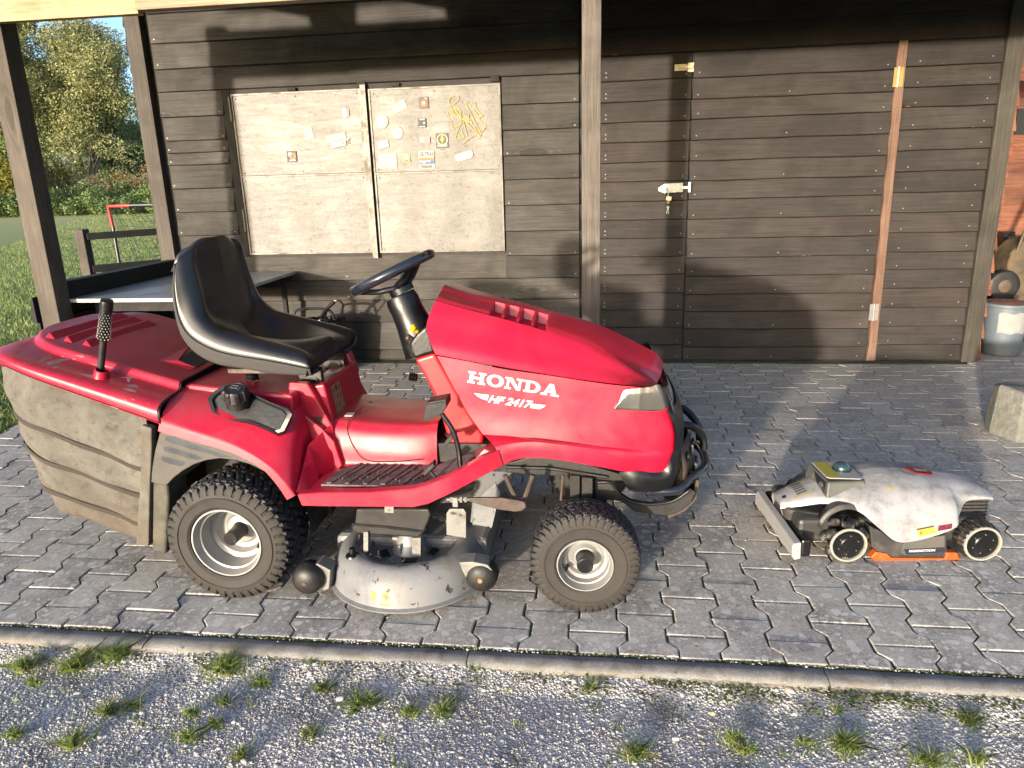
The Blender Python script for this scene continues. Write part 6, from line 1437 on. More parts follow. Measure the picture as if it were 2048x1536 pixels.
mb = MB(); tpz = on_shell(hexa, .0005); up3 = [(x, y, z + .004) for x, y, z in tpz]; mb.add(tpz + up3, [list(range(6, 12))] + [(i, (i + 1) % 6, (i + 1) % 6 + 6, i + 6) for i in range(6)])
badge = mb.make('red_badge', simple('badge_red', (.14, .008, .010), .2, var=.1, bdist=0, coat=.6), shell_o, smooth=False)
mb = MB(); zc = sum(p[2] for p in up3) / 6 + .001; mb.add([(cx0 - .012, cy0 - .010, zc + .002), (cx0 + .028, cy0 - .012, zc + .001), (cx0 + .030, cy0 + .004, zc + .001), (cx0 - .012, cy0 + .018, zc + .002)], [(0, 1, 2, 3)]); mb.make('badge_mark', STK['pale'], badge, smooth=False)
def sheet(pts, mat, name, dz=.0012):
    MB().add(on_shell(pts, dz), [list(range(len(pts)))]).make(name, mat, shell_o, smooth=False)
for i in range(9):
    a0_, a1_ = cx0 - .055 - .010 * i * .0, 0
ringpts = [(cx0 - .035 + .040 * math.cos(t_), cy0 + .010 + .048 * math.sin(t_)) for t_ in np.linspace(R(70), R(290), 13)]; rin = [(cx0 - .035 + .026 * math.cos(t_), cy0 + .010 + .034 * math.sin(t_)) for t_ in np.linspace(R(70), R(290), 13)]
o1, o2 = on_shell(ringpts), on_shell(rin); MB().grid([o1, o2]).make('grey_print', simple('print_grey', (.17, .17, .18), .5, var=.1), shell_o, smooth=False)
# side labels: draped from the near side
def side_lab(px_pts, mat, name, lift=.0015):
    V = []
    for x, y in px_pts:
        p = RP(x, y, .03); h = bvh_r.ray_cast(Vector((p.x, -.5, p.z)), Vector((0, 1, 0))); yy = (h[0].y if h[0] else .03)
        p = RP(x, y, yy); h = bvh_r.ray_cast(Vector((p.x, -.5, p.z)), Vector((0, 1, 0))); yy = (h[0].y if h[0] else yy); V.append((p.x, yy - lift, p.z))
    return MB().add(V, [list(range(len(V)))]).make(name, mat, shell_o, smooth=False)
side_lab([(1270, 640), (1395, 615), (1420, 668), (1292, 698)], STK['yellow'], 'warning_label'); side_lab([(1270, 640), (1395, 615), (1399, 624), (1274, 650)], STK['dark'], 'label_stripe', .002)
side_lab([(1290, 680), (1303, 650), (1320, 678)], STK['orange'], 'label_mark', .0022); side_lab([(1368, 668), (1375, 655), (1395, 648), (1408, 655), (1410, 664)], STK['lamp'], 'label_mark', .0022)
side_lab([(1430, 616), (1530, 600), (1526, 638), (1426, 656)], simple('red_reflector', (.10, .010, .022), .25, var=.2), 'reflector')
def nosel(pts, mat, name): MB().add(on_shell(pts), [list(range(len(pts)))]).make(name, mat, shell_o, smooth=False)
for (xa, ya), (xb_, yb_) in (((-.130, .185), (-.070, .180)), ((-.070, .180), (-.070, .285)), ((-.130, .185), (-.130, .280)), ((-.130, .280), (-.070, .285))):
    d_ = Vector((xb_ - xa, yb_ - ya)); n2_ = Vector((-d_.y, d_.x)).normalized() * .003; nosel([(xa + n2_.x, ya + n2_.y), (xb_ + n2_.x, yb_ + n2_.y), (xb_ - n2_.x, yb_ - n2_.y), (xa - n2_.x, ya - n2_.y)], STK['yellow'], 'yellow_line')
for y_ in (.195, .212, .229, .246, .263): nosel([(-.120, y_), (-.085, y_ + .002), (-.085, y_ + .011), (-.120, y_ + .009)], M['rlight'], 'nose_print')
nosel([(.150, .185), (.172, .185), (.186, .110), (.178, .100), (.162, .100), (.156, .110)], simple('pale_print', (.30, .30, .28), .5, var=.1), 'print_outline')
nosel([(.158, .112), (.184, .112), (.182, .102), (.176, .098), (.164, .098)], STK['yellow'], 'yellow_line')
nosel([(-.168, .205), (-.155, .203), (-.153, .220), (-.166, .222)], M['slate'], 'nose_mark')
# ------------------------------------------------------------------ things round the shed
M['laminate'] = simple('grey_laminate', (.20, .21, .22), .35, var=.1, dirt=(.20, .19, .17), dirt_amt=.3)
tb = empty('folding_table', (-2.75, 4.6, 0), 'low grey-topped table with white edging in the porch behind the mower seat', 'table')
mb = MB(); mb.box(-3.205, -2.292, 4.00, 5.235, .682, .700); mb.make('table_top', M['laminate'], tb, smooth=False)
mb = MB(); mb.box(-3.207, -2.290, 3.994, 4.0, .680, .7015); mb.box(-2.292, -2.287, 4.0, 5.235, .680, .7015); mb.make('edge_trim', simple('white_edging', (.32, .31, .28), .5, var=.1), tb, smooth=False)
for x, y in ((-3.12, 4.15), (-2.34, 4.15), (-3.12, 5.12), (-2.34, 5.12)): MB().box(x - .015, x + .015, y - .015, y + .015, .0, .682).make('leg', M['rail_dark'], tb, smooth=False)
MB().box(-3.12, -2.34, 4.14, 4.16, .60, .68).make('apron', M['rail_dark'], tb, smooth=False); MB().box(-3.12, -2.34, 5.11, 5.13, .60, .68).make('apron', M['rail_dark'], tb, smooth=False)
bk = empty('black_crate', (-2.0, 4.9, 0), 'black plastic tub full of cables standing against the wall beside the table', 'tub')
mb = MB(); rows = []
for z, k in ((.0, .80), (.01, .82), (.36, .98), (.375, 1.03), (.39, 1.03)): rows.append([Vector((-1.99 + .15 * k * math.copysign(abs(math.cos(t)) ** .5, math.cos(t)), 4.92 + .13 * k * math.copysign(abs(math.sin(t)) ** .5, math.sin(t)), z)) for t in np.linspace(0, 2 * math.pi, 33)[:-1]])
mb.grid(rows, closed=True); mb.F.append(list(range(32))); mb.make('tub', M['dusty_black'], bk)
MB().tube([(-2.15, 4.82, .39), (-2.14, 4.83, .47), (-2.02, 4.84, .485), (-1.90, 4.85, .47), (-1.87, 4.86, .40)], .010, smooth=5).make('handle', M['black'], bk)
mb = MB(); pts = []
for k in range(60): a = k * .55; pts.append((-1.99 + (.09 + .02 * math.sin(k * 1.7)) * math.cos(a), 4.92 + (.08 + .02 * math.cos(k * 2.3)) * math.sin(a), .36 + .045 * k / 60 + .01 * math.sin(k * 3.1)))
mb.tube(pts, .006, n=6, smooth=2); mb.tube([(-1.95, 4.86, .38), (-1.90, 4.84, .50), (-1.83, 4.83, .545), (-1.80, 4.86, .50), (-1.86, 4.9, .40)], .006, n=6, smooth=5); mb.tube([(-2.0, 4.86, .36), (-1.92, 4.82, .47), (-1.84, 4.80, .535)], .012, n=8, smooth=5); mb.make('cable', M['black'], bk)
# bucket with rusty fill
bq = empty('bucket', (2.80, 5.50, 0), 'blue-grey plastic bucket with a white paper label and rusty lid beside the shed corner', 'bucket')
pc = P(2003, 712, 5.45); bxc = pc.x + .02
mb = MB(); mb.lathe((bxc, 5.52, 0), (0, 0, 1), [(0, 0), (0, .118), (.012, .124), (.014, .118), (.35, .140), (.355, .147), (.375, .148), (.378, .142), (.34, .135)], n=48); mb.make('bucket_body', simple('bucket_plastic', (.085, .105, .13), .5, var=.1, dirt=(.12, .12, .11), dirt_amt=.3), bq, ang=30)
mb = MB(); mb.lathe((bxc, 5.52, .345), (0, 0, 1), [(.030, .141), (.036, .10), (.045, .05), (.040, 0)], n=30); mb.make('rusty_lid', simple('rusty_fill', (.14, .055, .030), .9, var=.5, bscale=60, bdist=.004), bq)
rows = [[Vector((bxc + (.1245 + .022 * (z - .02) / .33 + .0015) * math.sin(a), 5.52 - (.1245 + .022 * (z - .02) / .33 + .0015) * math.cos(a), z + .006 * math.sin(a * 9))) for a in np.linspace(-.75, .62, 14)] for z in (.175, .32)]
MB().grid(rows).make('paper_label', simple('torn_label', (.20, .205, .20), .7, var=.12, dirt=(.25, .25, .22), dirt_amt=.4, dscale=30), bq)
# concrete block
bo = P(2030, 884, 3.46); mb = MB(); cx_, cy_ = PZ(2033, 886, 0).x, PZ(2033, 886, 0).y
pl0 = [(-.0, 0.0), (.32, .03), (.30, .30), (-.03, .26), (-.055, .15)]
V = []; 
for z, k in ((0, 1.0), (.02, 1.01), (.13, .97), (.235, .93), (.25, .88)): V.append([Vector((cx_ + .13 + (x - .13) * k, cy_ + .14 + (y - .14) * k, z + .012 * math.sin(x * 30 + y * 20) * (z > .2))) for x, y in pl0])
mb.grid(V, closed=True); mb.F.append([20 + i for i in range(5)]); bm_m = mb
o = O('concrete_block', mb.V, mb.F, simple('rough_concrete', (.135, .132, .12), .9, var=.3, scale=30, bscale=40, bdist=.006, dirt=(.10, .11, .06), dirt_amt=.5, dscale=9), None, smooth=False, bev=.012, bseg=3, loc=(cx_, cy_, 0)); tag(o, 'rough grey concrete block standing on the paving at the right edge', 'concrete block')
# red-brown board wall beyond the shed's right corner
ow = empty('timber_store', (4.6, 7.4, 0), 'reddish-brown boarded wall beyond the right corner of the shed', 'outbuilding')
for i in range(20):
    z0 = .02 + i * .135; mb = MB(); mb.prism([(2.72, z0), (6.4, z0 - .004), (6.4, z0 + .131), (2.72, z0 + .133)], 7.36 + (i % 2) * .004, 7.39); o = mb.make('wall_board', M['red_board'], ow, smooth=False)
MB().box(2.72, 6.4, 7.395, 7.42, 0, 2.8).make('wall_backing', M['dark_wood'], ow, smooth=False)
q = P(2012, 474, 7.3); mb = MB(); mb.box(q.x - .05, q.x + .05, 7.25, 7.36, q.z - .055, q.z + .05); mb.cyl((q.x + .01, 7.25, q.z), (q.x + .01, 7.20, q.z), .03); mb.make('wall_lamp', M['black'], ow, ang=30)
q = P(2046, 240, 7.3); MB().box(q.x - .03, q.x + .5, 7.345, 7.358, q.z - .12, q.z + .10).make('dark_opening', STK['black'], ow, smooth=False)
# old machine half in view behind the bucket
om = empty('old_tiller', (3.1, 6.3, 0), 'muddy old garden machine with a small wheel behind the blue-grey bucket', 'machine')
rust = simple('muddy_metal', (.055, .048, .030), .6, .2, var=.4, dirt=(.14, .09, .05), dirt_amt=.7, dscale=10)
w0 = P(2018, 560, 6.2); mb = MB(); mb.lathe((w0.x - .02, 6.20, w0.z - .05), (0, 1, 0), [(0, .05), (0, .09), (.01, .115), (.03, .125), (.06, .125), (.08, .115), (.08, .05)], n=28); mb.make('tyre', M['dusty_black'], om)
mb = MB(); mb.lathe((w0.x - .02, 6.195, w0.z - .05), (0, 1, 0), [(0, 0), (.0, .03), (.015, .06), (.01, .07)], n=20); mb.make('rim', rust, om)
mb = MB(); V = [P(x, y, 6.25) for x, y in ((2010, 560), (2022, 505), (2048, 480), (2120, 470), (2140, 560), (2130, 600), (2030, 605))]; mb.thick(V, (0, .25, 0)); mb.make('engine_cover', rust, om, smooth=False, bev=.02, bseg=3)
mb = MB(); mb.tube([P(2035, 500, 6.2), P(2060, 440, 6.2), P(2100, 360, 6.2)], .012, smooth=4); mb.tube([P(2035, 500, 6.4), P(2060, 440, 6.4), P(2100, 360, 6.4)], .012, smooth=4); mb.make('handlebar', rust, om)
MB().box(w0.x - .04, w0.x + .5, 6.15, 6.6, 0.0, max(.05, w0.z - .17)).make('stand', rust, om, smooth=False, bev=.01)
# wooden rail fence beyond the porch
fe = empty('rail_fence', (-4.4, 7.0, 0), 'dark two-rail wooden fence with a square post beyond the porch', 'fence')
M['fence_post'] = M['post_dark']
MB().box(-5.375, -5.275, 6.98, 7.08, -.05, .945).make('fence_post', M['fence_post'], fe, smooth=False, bev=.008)
MB().box(-3.02, -2.92, 9.15, 9.25, -.05, .975).make('fence_post', M['fence_post'], fe, smooth=False, bev=.008)
for z0, z1 in (((.50), (.575)), ((.835), (.905))): mb = MB(); mb.bar((-5.28, 7.03, (z0 + z1) / 2), (-3.0, 9.2, (z0 + z1) / 2 + .03), .05, z1 - z0); mb.make('rail', simple('black_rail', (.004, .0045, .005), .6, var=.4) if z0 < .6 else bpy.data.materials['black_rail'], fe, smooth=False, bev=.003)
# small goal
gl_ = empty('football_goal', (-7.4, 12, 0), 'small goal with red and dark blue frame and a black net on the lawn', 'goal')
GR = simple('goal_red', (.45, .03, .03), .4, var=.1); GB = simple('goal_blue', (.004, .007, .016), .4, var=.1)
zt_ = 1.05; xa_, xb2 = -8.50, -5.6
MB().tube([(xa_ + .02, 12, 0 - .05), (xa_ + .02, 12, .70)], .030).make('post', GB, gl_); MB().tube([(xa_ + .02, 12, .70), (xa_, 12, zt_), (xa_ + .40, 12, zt_ + .005)], .031, n=10).make('red_corner', GR, gl_)
MB().tube([(xa_ + .40, 12, zt_ + .005), (xb2, 12, zt_ + .01)], .030).make('crossbar', GB, gl_); MB().tube([(xb2, 12, -.05), (xb2, 12, zt_)], .030).make('post', GB, gl_)
mb = MB()
def netp(u, v): return Vector((xa_ - .25 * v * (u < .02) + (xb2 - xa_) * u, 12 + .02 + .9 * v, zt_ * (1 - v ** 1.6) - .05 * v + .03 * math.sin(u * 22 + v * 5)))
for i in range(30): mb.tube([netp(i / 29, j / 10) for j in range(11)], .0035, n=3, caps=False)
for j in range(11): mb.tube([netp(i / 29, j / 10) for i in range(30)], .0035, n=3, caps=False)
for y in np.linspace(.1, .85, 7): mb.tube([(xa_, 12 + y * .2, zt_ * .98), (xa_ - .2, 12 + y, .5), (xa_ - .1, 12 + y, 0)], .0035, n=3, caps=False)
o = mb.make('net', M['dusty_black'], gl_); tag(o, kind='stuff')

# ------------------------------------------------------------------ foliage
def leaf_mat(name, cols, tr=.3):
    t = NT(name); g = t.n.new('ShaderNodeNewGeometry'); r = g.outputs['Random Per Island']
    c = t.ramp(r, [(i / (len(cols) - 1), c) for i, c in enumerate(cols)]); big = t.noise(t.coords(), .9, 3, .6)
    c = t.mix(.6, c, t.ramp(big, [(.35, (.6, .62, .55)), (.65, (1.25, 1.2, 1.1))]), 'MULTIPLY')
    t.color(c); t.set(Roughness=.55, Specular_IOR_Level=.4)
    tl = t.n.new('ShaderNodeBsdfTranslucent'); t.link(c, tl.inputs[0]); mx = t.n.new('ShaderNodeMixShader'); mx.inputs[0].default_value = tr
    t.link(t.b.outputs[0], mx.inputs[1]); t.link(tl.outputs[0], mx.inputs[2]); t.link(mx.outputs[0], t.out.inputs[0]); return t.m
def leaves(name, centres, n, size, mat, parent, asp=.6, up=.0, origin=(0, 0, 0)):
    """n leaf quads gathered in clumps: centres = [(x, y, z, rx, ry, rz)]"""
    C = np.array(centres, float); vol = C[:, 3] * C[:, 4] * C[:, 5]; pk = nrg.choice(len(C), n, p=vol / vol.sum())
    d = nrg.normal(size=(n, 3)); d /= np.linalg.norm(d, axis=1)[:, None]; r = nrg.uniform(.45, 1.0, n) ** .6
    tw = C[pk, :3] + d * r[:, None] * C[pk, 3:]
    cl = nrg.integers(0, max(1, n // 9), n); off = nrg.normal(size=(max(1, n // 9), 3)) * size * 1.2
    p = tw + off[cl] * .6
    a = nrg.normal(size=(n, 3)); a /= np.linalg.norm(a, axis=1)[:, None]; b = np.cross(a, nrg.normal(size=(n, 3))); b /= np.linalg.norm(b, axis=1)[:, None]
    s = size * nrg.uniform(.6, 1.3, (n, 1)); a *= s; b *= s * asp
    V = np.stack([p - a, p - b * .9 + a * .1, p + a, p + b * .9 + a * .1], 1).reshape(-1, 3) - np.array(OFF[parent.name] if parent is not None else (0, 0, 0))
    F = np.arange(n * 4).reshape(-1, 4); return npmesh(name, V, F, mat, parent)
BARK = simple('bark', (.12, .10, .075), .9, var=.4, scale=8, bscale=20, bdist=.01); BARKP = simple('pale_bark', (.09, .08, .065), .85, var=.3, scale=8, bscale=20, bdist=.01)
def limb(mb, p, d, L, r, depth, tips, rr):
    pts = [Vector(p)]; dd = Vector(d)
    for k in range(5):
        dd = (dd + Vector((rr.gauss(0, .10), rr.gauss(0, .10), rr.gauss(.03, .06)))).normalized(); pts.append(pts[-1] + dd * L / 5)
    mb.tube(pts, [r, r * .45], n=7 if r > .05 else 5, caps=False); 
    if depth <= 1: tips.append(pts[-1]); tips.append(pts[3])
    if depth == 0: return
    for k in range(3 if depth > 1 else 4):
        q = pts[rr.randint(2, 5)]; nd = (dd + Vector((rr.gauss(0, .55), rr.gauss(0, .55), rr.uniform(-.05, .5)))).normalized(); limb(mb, q, nd, L * rr.uniform(.5, .72), r * .5, depth - 1, tips, rr)
def tree(x, y, h, stems, mat, label, name='deciduous_tree', bark=BARK, seed=1, spread=.35, n=14000, size=.09, clump=.9, low=.25, bare=0.0, skirt=0):
    rr = random.Random(seed); T = empty(name, (x, y, -.05), label, 'tree'); tips = []; mb = MB()
    for s in range(stems):
        a = 2 * math.pi * s / max(stems, 1) + rr.random(); d = Vector((math.cos(a) * spread * (stems > 1), math.sin(a) * spread * (stems > 1), 1)).normalized()
        limb(mb, (x + .15 * math.cos(a) * (stems > 1), y + .15 * math.sin(a) * (stems > 1), -.1), d, h * .62, h * (.022 if stems == 1 else .013), 3, tips, rr)
    tk = mb.make('trunk', bark, T)
    C = [(t.x, t.y, max(t.z, h * low), clump * rr.uniform(.6, 1.3), clump * rr.uniform(.6, 1.3), clump * rr.uniform(.5, 1.0)) for t in tips if rr.random() > bare]
    C += [(x + rr.gauss(0, h * .13), y + rr.gauss(0, .8), rr.uniform(h * .14, h * .6), clump, clump, clump * .8) for _ in range(skirt)]
    leaves('crown', C, n, size, mat, T); return T
G1 = leaf_mat('leaves_poplar', [(.10, .125, .035), (.15, .175, .05), (.22, .22, .07), (.30, .27, .11)]); G2 = leaf_mat('leaves_willow', [(.15, .18, .07), (.21, .24, .10), (.29, .30, .14), (.36, .35, .19)])
G3 = leaf_mat('leaves_shrub', [(.055, .10, .04), (.10, .165, .06), (.16, .23, .08), (.22, .27, .10)]); G4 = leaf_mat('leaves_yellowgreen', [(.08, .09, .01), (.14, .14, .015), (.20, .17, .02), (.10, .11, .02)]); G5 = leaf_mat('leaves_autumn', [(.14, .09, .04), (.17, .12, .05), (.11, .12, .04), (.22, .15, .07)])
G6 = leaf_mat('dry_grass', [(.24, .19, .12), (.32, .26, .16), (.20, .17, .09), (.36, .29, .19)], .2)
def gpos(px_, D): d = ray(px_, 400); k = D / d.y; return d.x * k, D
x, y = gpos(92, 50); tree(x, y, 21, 1, G1, 'tall leafy tree reaching above the porch beam left of the shed', seed=3, skirt=14, n=110000, size=.12, clump=1.7, low=.28, name='tall_tree')
x, y = gpos(25, 58); tree(x, y, 20, 1, G1, 'tall leafy tree partly hidden behind the leftmost porch post', seed=5, skirt=16, n=50000, size=.14, clump=1.9, low=.2, name='tall_tree')
x, y = gpos(168, 45); tree(x, y, 9.6, 5, G2, 'pale multi-stemmed willow with thin leaning trunks in front of the tall tree', seed=8, skirt=26, n=120000, size=.075, clump=1.05, low=.12, name='willow_tree', bark=BARKP, spread=.38)
x, y = gpos(268, 58); tree(x, y, 4.6, 3, G3, 'small dark green tree close to the shed corner', seed=12, n=16000, size=.13, clump=1.0, low=.08, name='small_tree', spread=.3)
def bush(px_, D, w, h, mat, label, n, size, name='shrub', seed=0, k=7):
    x, y = gpos(px_, D); rr = random.Random(seed + int(px_)); T = empty(name, (x, y, -.05), label, 'shrub')
    C = [(x + rr.uniform(-.5, .5) * w, y + rr.uniform(-.4, .4), h * rr.uniform(.25, .72), w * .28, .6, h * .33) for _ in range(k)]
    mb = MB()
    for c in C: mb.tube([(x + (c[0] - x) * .4, y, -.05), (c[0], c[1], c[2])], [.02, .008], n=5)
    mb.make('stems', BARK, T); leaves('foliage', C, n, size, mat, T)
bush(10, 40, 5, 3.6, G4, 'yellow-green bush left of the leftmost porch post', 9000, .09, seed=1)
bush(15, 44, 6, 6.0, G3, 'dark green bush behind the yellow-green one at the left edge', 9000, .10, seed=2)
bush(120, 44, 4.5, 2.9, G4, 'rounded yellow-green bush under the tall tree', 9000, .08, seed=3)
bush(268, 43, 3.2, 2.4, G5, 'reddish autumn bush beside the shed corner', 6000, .07, seed=4)
bush(290, 46, 2.4, 2.9, G5, 'orange-tinted shrub nearest the shed corner', 4000, .07, seed=6)
# dry verge and dense hedge of nettles
def band(name, pa, pb, D, z0, z1, mat, n, size, dep=2.0, asp=.35):
    xa, _ = gpos(pa, D); xb, _ = gpos(pb, D); C = []
    m = 46
    for i in range(m):
        x = xa + (xb - xa) * (i + .5) / m; hh = z0 + (z1 - z0) * (.75 + .35 * math.sin(i * 1.9) * math.sin(i * .63 + 1)); C.append((x, D + dep * .5 * math.sin(i * 2.7), (z0 + hh) / 2, (xb - xa) / m * .9, dep * .6, (hh - z0) / 2 + .05))
    o = leaves(name, C, n, size, mat, None, asp); tag(o, kind='stuff')
band('nettle_bank', -260, 470, 40.0, -.05, 1.75, G3, 46000, .085, asp=.5)
band('dry_grass_bank', -260, 470, 43.0, .6, 2.45, G6, 26000, .10, 2.5, asp=.12)
band('distant_wood', -500, 700, 95.0, 0, 7.0, G3, 26000, .42, 6)
# lawn grass, thinning with distance
def blades(name, P0, h, mat, wd=.0022, lean=.45, parent=None, off=(0, 0, 0)):
    n = len(P0); a = nrg.uniform(0, 6.28, n); ln = nrg.normal(0, lean, (n, 2)) * h[:, None]; w = np.stack([np.cos(a), np.sin(a), np.zeros(n)], 1) * (wd * nrg.uniform(.7, 1.4, (n, 1)))
    tip = P0 + np.concatenate([ln, h[:, None]], 1); mid = P0 + np.concatenate([ln * .35, h[:, None] * .6], 1)
    V = np.stack([P0 - w, P0 + w, mid + w * .7, tip, mid - w * .7], 1).reshape(-1, 3) - np.array(off); F = np.arange(n * 5).reshape(-1, 5); return npmesh(name, V, F, mat, parent)
GL = leaf_mat('grass_blades', [(.10, .16, .045), (.17, .25, .07), (.27, .34, .11), (.40, .38, .19)], .35)
n = 120000; yy = 3.2 + (nrg.uniform(0, 1, n) ** 1.7) * 36; xl = -3.48 - (nrg.uniform(0, 1, n)) * (1.2 + yy * .62)
sel = ~((yy < 4.1) & (xl > -3.5)); P0 = np.stack([xl, yy, np.full(n, -.058)], 1)[sel]; h = nrg.uniform(.025, .06, len(P0)) * (1 + .25 * np.sin(P0[:, 0] * 3) * np.sin(P0[:, 1] * 2.3)) * (1 + P0[:, 1] * .02)
o = blades('lawn_grass', P0, h, GL, wd=.004); tag(o, kind='stuff')
n = 700; lx = -3.8 - nrg.uniform(0, 9, n); ly = nrg.uniform(3.5, 18, n)
V = []; LM = leaf_mat('fallen_leaves', [(.20, .10, .04), (.28, .17, .07), (.15, .08, .04), (.32, .26, .12)], .1); C = np.stack([lx, ly, np.full(n, -.01)], 1)
a = nrg.uniform(0, 6.28, n); s = nrg.uniform(.015, .04, n); Vv = np.stack([C + np.stack([np.cos(a + k * 1.57) * s * (1 if k % 2 else .6), np.sin(a + k * 1.57) * s * (1 if k % 2 else .6), nrg.uniform(0, .012, n)], 1) for k in range(4)], 1).reshape(-1, 3)
o = npmesh('fallen_leaves', Vv, np.arange(n * 4).reshape(-1, 4), LM); tag(o, kind='stuff')

# ------------------------------------------------------------------ weeds and stones in the gravel
GT = leaf_mat('tuft_blades', [(.09, .16, .035), (.15, .23, .05), (.22, .29, .08), (.36, .33, .17)], .4)
def tuft(px_, py_, w, n, h, label, mat=None, _k=1.05, cat='grass tuft', name='grass_tuft', spread=1.0, lean=.85):
    q = PZ(px_, py_, -.03); T_loc = (q.x, q.y, q.z); a = nrg.uniform(0, 6.28, n); n = int(n * 1.3); a = nrg.uniform(0, 6.28, n); r = np.abs(nrg.normal(0, .5, n)) * w * _k * (1 + .35 * np.sin(a * 3 + px_))
    P0 = np.stack([q.x + r * np.cos(a) * spread, q.y + r * np.sin(a) * .6, np.full(n, -.036)], 1); hh = nrg.uniform(.35, 1.0, n) * h * .92
    o = blades(name, P0, hh, mat or GT, wd=.0011, lean=lean, off=T_loc); o.location = T_loc
    if label: tag(o, label, cat, 'grass tufts growing in the gravel')
    return o
TF = [(50, 1335, .045, 190, .055, 'pale green grass tuft at the far left just below the kerb'), (70, 1368, .03, 70, .035, None), (150, 1335, .05, 200, .055, 'grass tuft right of the leftmost one under the kerb'), (232, 1315, .055, 260, .060, 'long wispy grass tuft beside the first kerb joint'),
      (455, 1340, .060, 330, .060, 'largest grass tuft, mixed with brown blades, in front of the rear wheel'), (215, 1424, .032, 110, .042, 'small tuft in the gravel below the long wispy one'), (268, 1412, .03, 60, .034, None), (145, 1490, .034, 140, .048, 'dense low tuft near the lower left of the gravel'), (30, 1470, .032, 90, .034, 'flat little tuft at the left edge of the gravel'),
      (385, 1428, .030, 80, .034, None), (375, 1475, .045, 120, .036, 'low sprawling tuft left of the small dark stone'), (432, 1450, .026, 70, .034, None), (450, 1404, .036, 90, .032, None), (522, 1368, .030, 90, .040, None), (620, 1330, .026, 60, .040, None), (645, 1380, .030, 100, .042, 'upright tuft left of the flat white stone'), (622, 1472, .034, 110, .034, 'lone round tuft below the flat white stone'),
      (730, 1408, .055, 210, .046, 'broad tuft right of the flat white stone'), (800, 1330, .036, 120, .040, 'tuft under the kerb below the mower deck'), (822, 1430, .030, 110, .040, 'left one of two facing upright tufts'), (885, 1425, .030, 120, .044, 'right one of two facing upright tufts'), (480, 1512, .028, 90, .040, 'tuft near the bottom edge, left of centre'), (950, 1350, .030, 90, .042, None),
      (1130, 1348, .030, 70, .040, None), (1180, 1378, .030, 90, .038, 'sparse tuft below the front wheel'), (1270, 1510, .038, 150, .046, 'tuft cut by the bottom edge right of centre'), (1465, 1480, .030, 110, .036, None), (1490, 1500, .036, 120, .036, 'crooked pair of tufts left of the thick round tuft'), (1690, 1490, .046, 270, .046, 'thick round bright green tuft at the lower right'), (1935, 1440, .038, 120, .038, 'thin pale tuft below the kerb at the right'), (1860, 1525, .045, 170, .045, 'tuft at the bottom right corner'), (1955, 1520, .030, 90, .042, None), (1610, 1485, .034, 80, .028, None), (1675, 1420, .025, 40, .03, None)]
bp = []
for px_, py_, w, n, h, lb in TF:
    if lb: tuft(px_, py_, w, n, h, lb)
    else:
        q = PZ(px_, py_, -.03); a = nrg.uniform(0, 6.28, n); r = np.abs(nrg.normal(0, .5, n)) * w; bp.append((np.stack([q.x + r * np.cos(a), q.y + r * np.sin(a) * .6, np.full(n, -.036)], 1), nrg.uniform(.4, 1, n) * h))
for _ in range(60):
    x = nrg.uniform(-1.8, 1.9); y = nrg.uniform(1.1, 1.73); k = int(nrg.integers(3, 14)); bp.append((np.stack([x + nrg.normal(0, .012, k), y + nrg.normal(0, .008, k), np.full(k, -.034)], 1), nrg.uniform(.008, .03, k)))
o = blades('sparse_weeds', np.concatenate([b[0] for b in bp]), np.concatenate([b[1] for b in bp]), GT, wd=.0014, lean=.6); tag(o, kind='stuff')
# clover and moss along the kerb on the right
n = 2600; x = nrg.uniform(.1, 1.6, n); x = np.where(nrg.random(n) < .3, nrg.uniform(-1.7, .1, n), x); y = 1.735 - np.abs(nrg.normal(0, .045, n)); cc = np.stack([x, y, -.022 + nrg.uniform(0, .010, n)], 1)
dens = (np.sin(x * 9) * np.sin(x * 23 + y * 60) > -.2); cc = cc[dens]; n = len(cc); a = nrg.uniform(0, 6.28, n); s = nrg.uniform(.0018, .0055, n)
Vv = np.stack([cc + np.stack([np.cos(a + k * 1.257) * s, np.sin(a + k * 1.257) * s, nrg.uniform(0, .004, n)], 1) for k in range(5)], 1).reshape(-1, 3)
n3 = 5200; x3 = nrg.uniform(-1.9, 1.7, n3); k3 = np.sin(x3 * 7) * np.sin(x3 * 19) > -.35; x3 = x3[k3]; n3 = len(x3); c3 = np.stack([x3, 1.811 + nrg.normal(0, .0035, n3), -.004 + nrg.uniform(0, .004, n3)], 1); a3 = nrg.uniform(0, 6.28, n3); s3 = nrg.uniform(.0012, .003, n3)
V3 = np.stack([c3 + np.stack([np.cos(a3 + k * 1.257) * s3, np.sin(a3 + k * 1.257) * s3, nrg.uniform(0, .003, n3)], 1) for k in range(5)], 1).reshape(-1, 3); Vv = np.concatenate([Vv, V3]); n = len(Vv) // 5
o = npmesh('moss_and_clover', Vv, np.arange(n * 5).reshape(-1, 5), leaf_mat('clover', [(.05, .075, .01), (.09, .11, .015), (.07, .12, .025), (.16, .16, .03)], .2)); tag(o, kind='stuff')
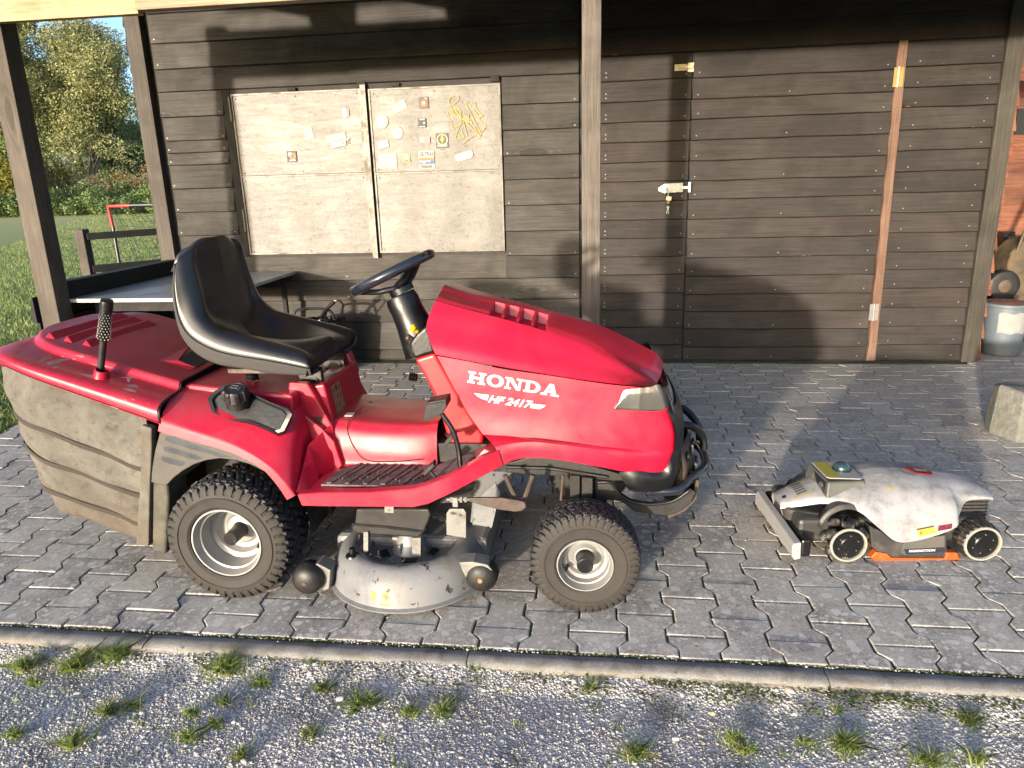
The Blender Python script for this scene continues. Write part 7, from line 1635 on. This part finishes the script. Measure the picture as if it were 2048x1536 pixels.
# spiky rosette under the kerb
q = PZ(952, 1352, -.03); mb = MB()
for k in range(13):
    a = k * 2.4; L = .030 + .016 * ((k * 7) % 5) / 5; d = Vector((math.cos(a), math.sin(a), 0)); w = Vector((-d.y, d.x, 0)) * .0035
    mb.add([q + d * .002 - w * .5, q + d * .002 + w * .5, q + d * L * .6 + w + Vector((0, 0, .012)), q + d * L + Vector((0, 0, .004)), q + d * L * .6 - w + Vector((0, 0, .012))], [(0, 1, 2, 3, 4)])
o = O('rosette_weed', mb.V, mb.F, GT, None, smooth=False, loc=tuple(q)); tag(o, 'spiky green rosette weed against the kerb below the front roller', 'weed')
q = PZ(455, 1330, -.03); 
SM = {k: simple('stone_' + k, v, .8, var=.2, scale=60, bscale=120, bdist=.001) for k, v in dict(pale=(.46, .45, .43), grey=(.30, .30, .31), tan=(.42, .30, .19), blue=(.20, .22, .23), pink=(.40, .30, .26)).items()}
SS = [(680, 1398, .017, 'pale', 'flat white stone lying left of the broad tuft'), (1412, 1372, .015, 'blue', 'pointed blue-grey stone leaning against the kerb'), (1578, 1380, .017, 'pink', 'pinkish stone beside the kerb'), (1372, 1360, .016, 'pale', 'large pale stone touching the kerb left of the pointed one'), (1382, 1372, .010, 'pale', 'small pale stone between two larger ones at the kerb'), (1426, 1426, .009, 'tan', 'orange-tan stone in the gravel below the pointed one'), (1352, 1476, .011, 'pale', 'lone cream stone in the open gravel'), (488, 1522, .011, 'grey', 'grey stone near the bottom edge'), (598, 1395, .010, 'grey', 'grey stone right of the largest tuft'), (468, 1443, .007, 'pale', 'small white stone right of the low sprawling tuft'), (1590, 1428, .009, 'pale', 'pale stone below the pinkish one'), (1515, 1457, .008, 'grey', 'round grey stone right of the cream one'), (155, 1386, .011, 'grey', 'grey stone below the left tufts')]
for px_, py_, s, m_, lb in SS:
    q = PZ(px_, py_, -.026); V, F = rocks(np.array([[0, 0, .3 * s]]), np.array([s]), .65, .18); V[:, 0] *= 1.25
    o = npmesh('stone', V, F, SM[m_], smooth=False); o.location = (q.x, q.y, -.03); b = o.modifiers.new('s', 'SUBSURF'); b.levels = b.render_levels = 1; tag(o, lb, 'stone', 'larger stones lying in the gravel')

# dry clippings caught on the machine
n = 420; ax_c = []
for _ in range(n):
    u = rnd.random()
    if u < .4: ax_c.append((rnd.uniform(-.89, -.56), rnd.uniform(2.085, 2.25), zf + .012))
    elif u < .75:
        a = rnd.uniform(0, 6.28); r_ = rnd.uniform(.10, .18); ax_c.append((dc.x + r_ * math.cos(a), dc.y + r_ * math.sin(a), .106 if r_ < .135 else .147))
    else: ax_c.append((rnd.uniform(-1.3, -1.02), rnd.uniform(2.26, 2.32), .672))
C = np.array(ax_c); a = nrg.uniform(0, 6.28, n); L = nrg.uniform(.004, .012, n); D = np.stack([np.cos(a) * L, np.sin(a) * L, nrg.uniform(0, .004, n)], 1); N = np.stack([-np.sin(a), np.cos(a), np.zeros(n)], 1) * .0007
Vv = np.stack([C - D - N, C - D + N, C + D + N, C + D - N], 1).reshape(-1, 3) - np.array(OFF[tr.name])
o = npmesh('grass_clippings', Vv, np.arange(n * 4).reshape(-1, 4), G6, tr); tag(o, kind='stuff')
# small leaf litter and grit on the paving
n = 260; C = np.stack([nrg.uniform(-1.9, 2.4, n), 1.82 + np.abs(nrg.normal(0, 1.2, n)), np.full(n, .004)], 1); C = C[C[:, 1] < 5.2]; n = len(C); a = nrg.uniform(0, 6.28, n); s = nrg.uniform(.003, .009, n)
Vv = np.stack([C + np.stack([np.cos(a + k * 1.57) * s * (1 if k % 2 else .45), np.sin(a + k * 1.57) * s * (1 if k % 2 else .45), nrg.uniform(0, .003, n)], 1) for k in range(4)], 1).reshape(-1, 3)
o = npmesh('leaf_litter', Vv, np.arange(n * 4).reshape(-1, 4), LM); tag(o, kind='stuff')
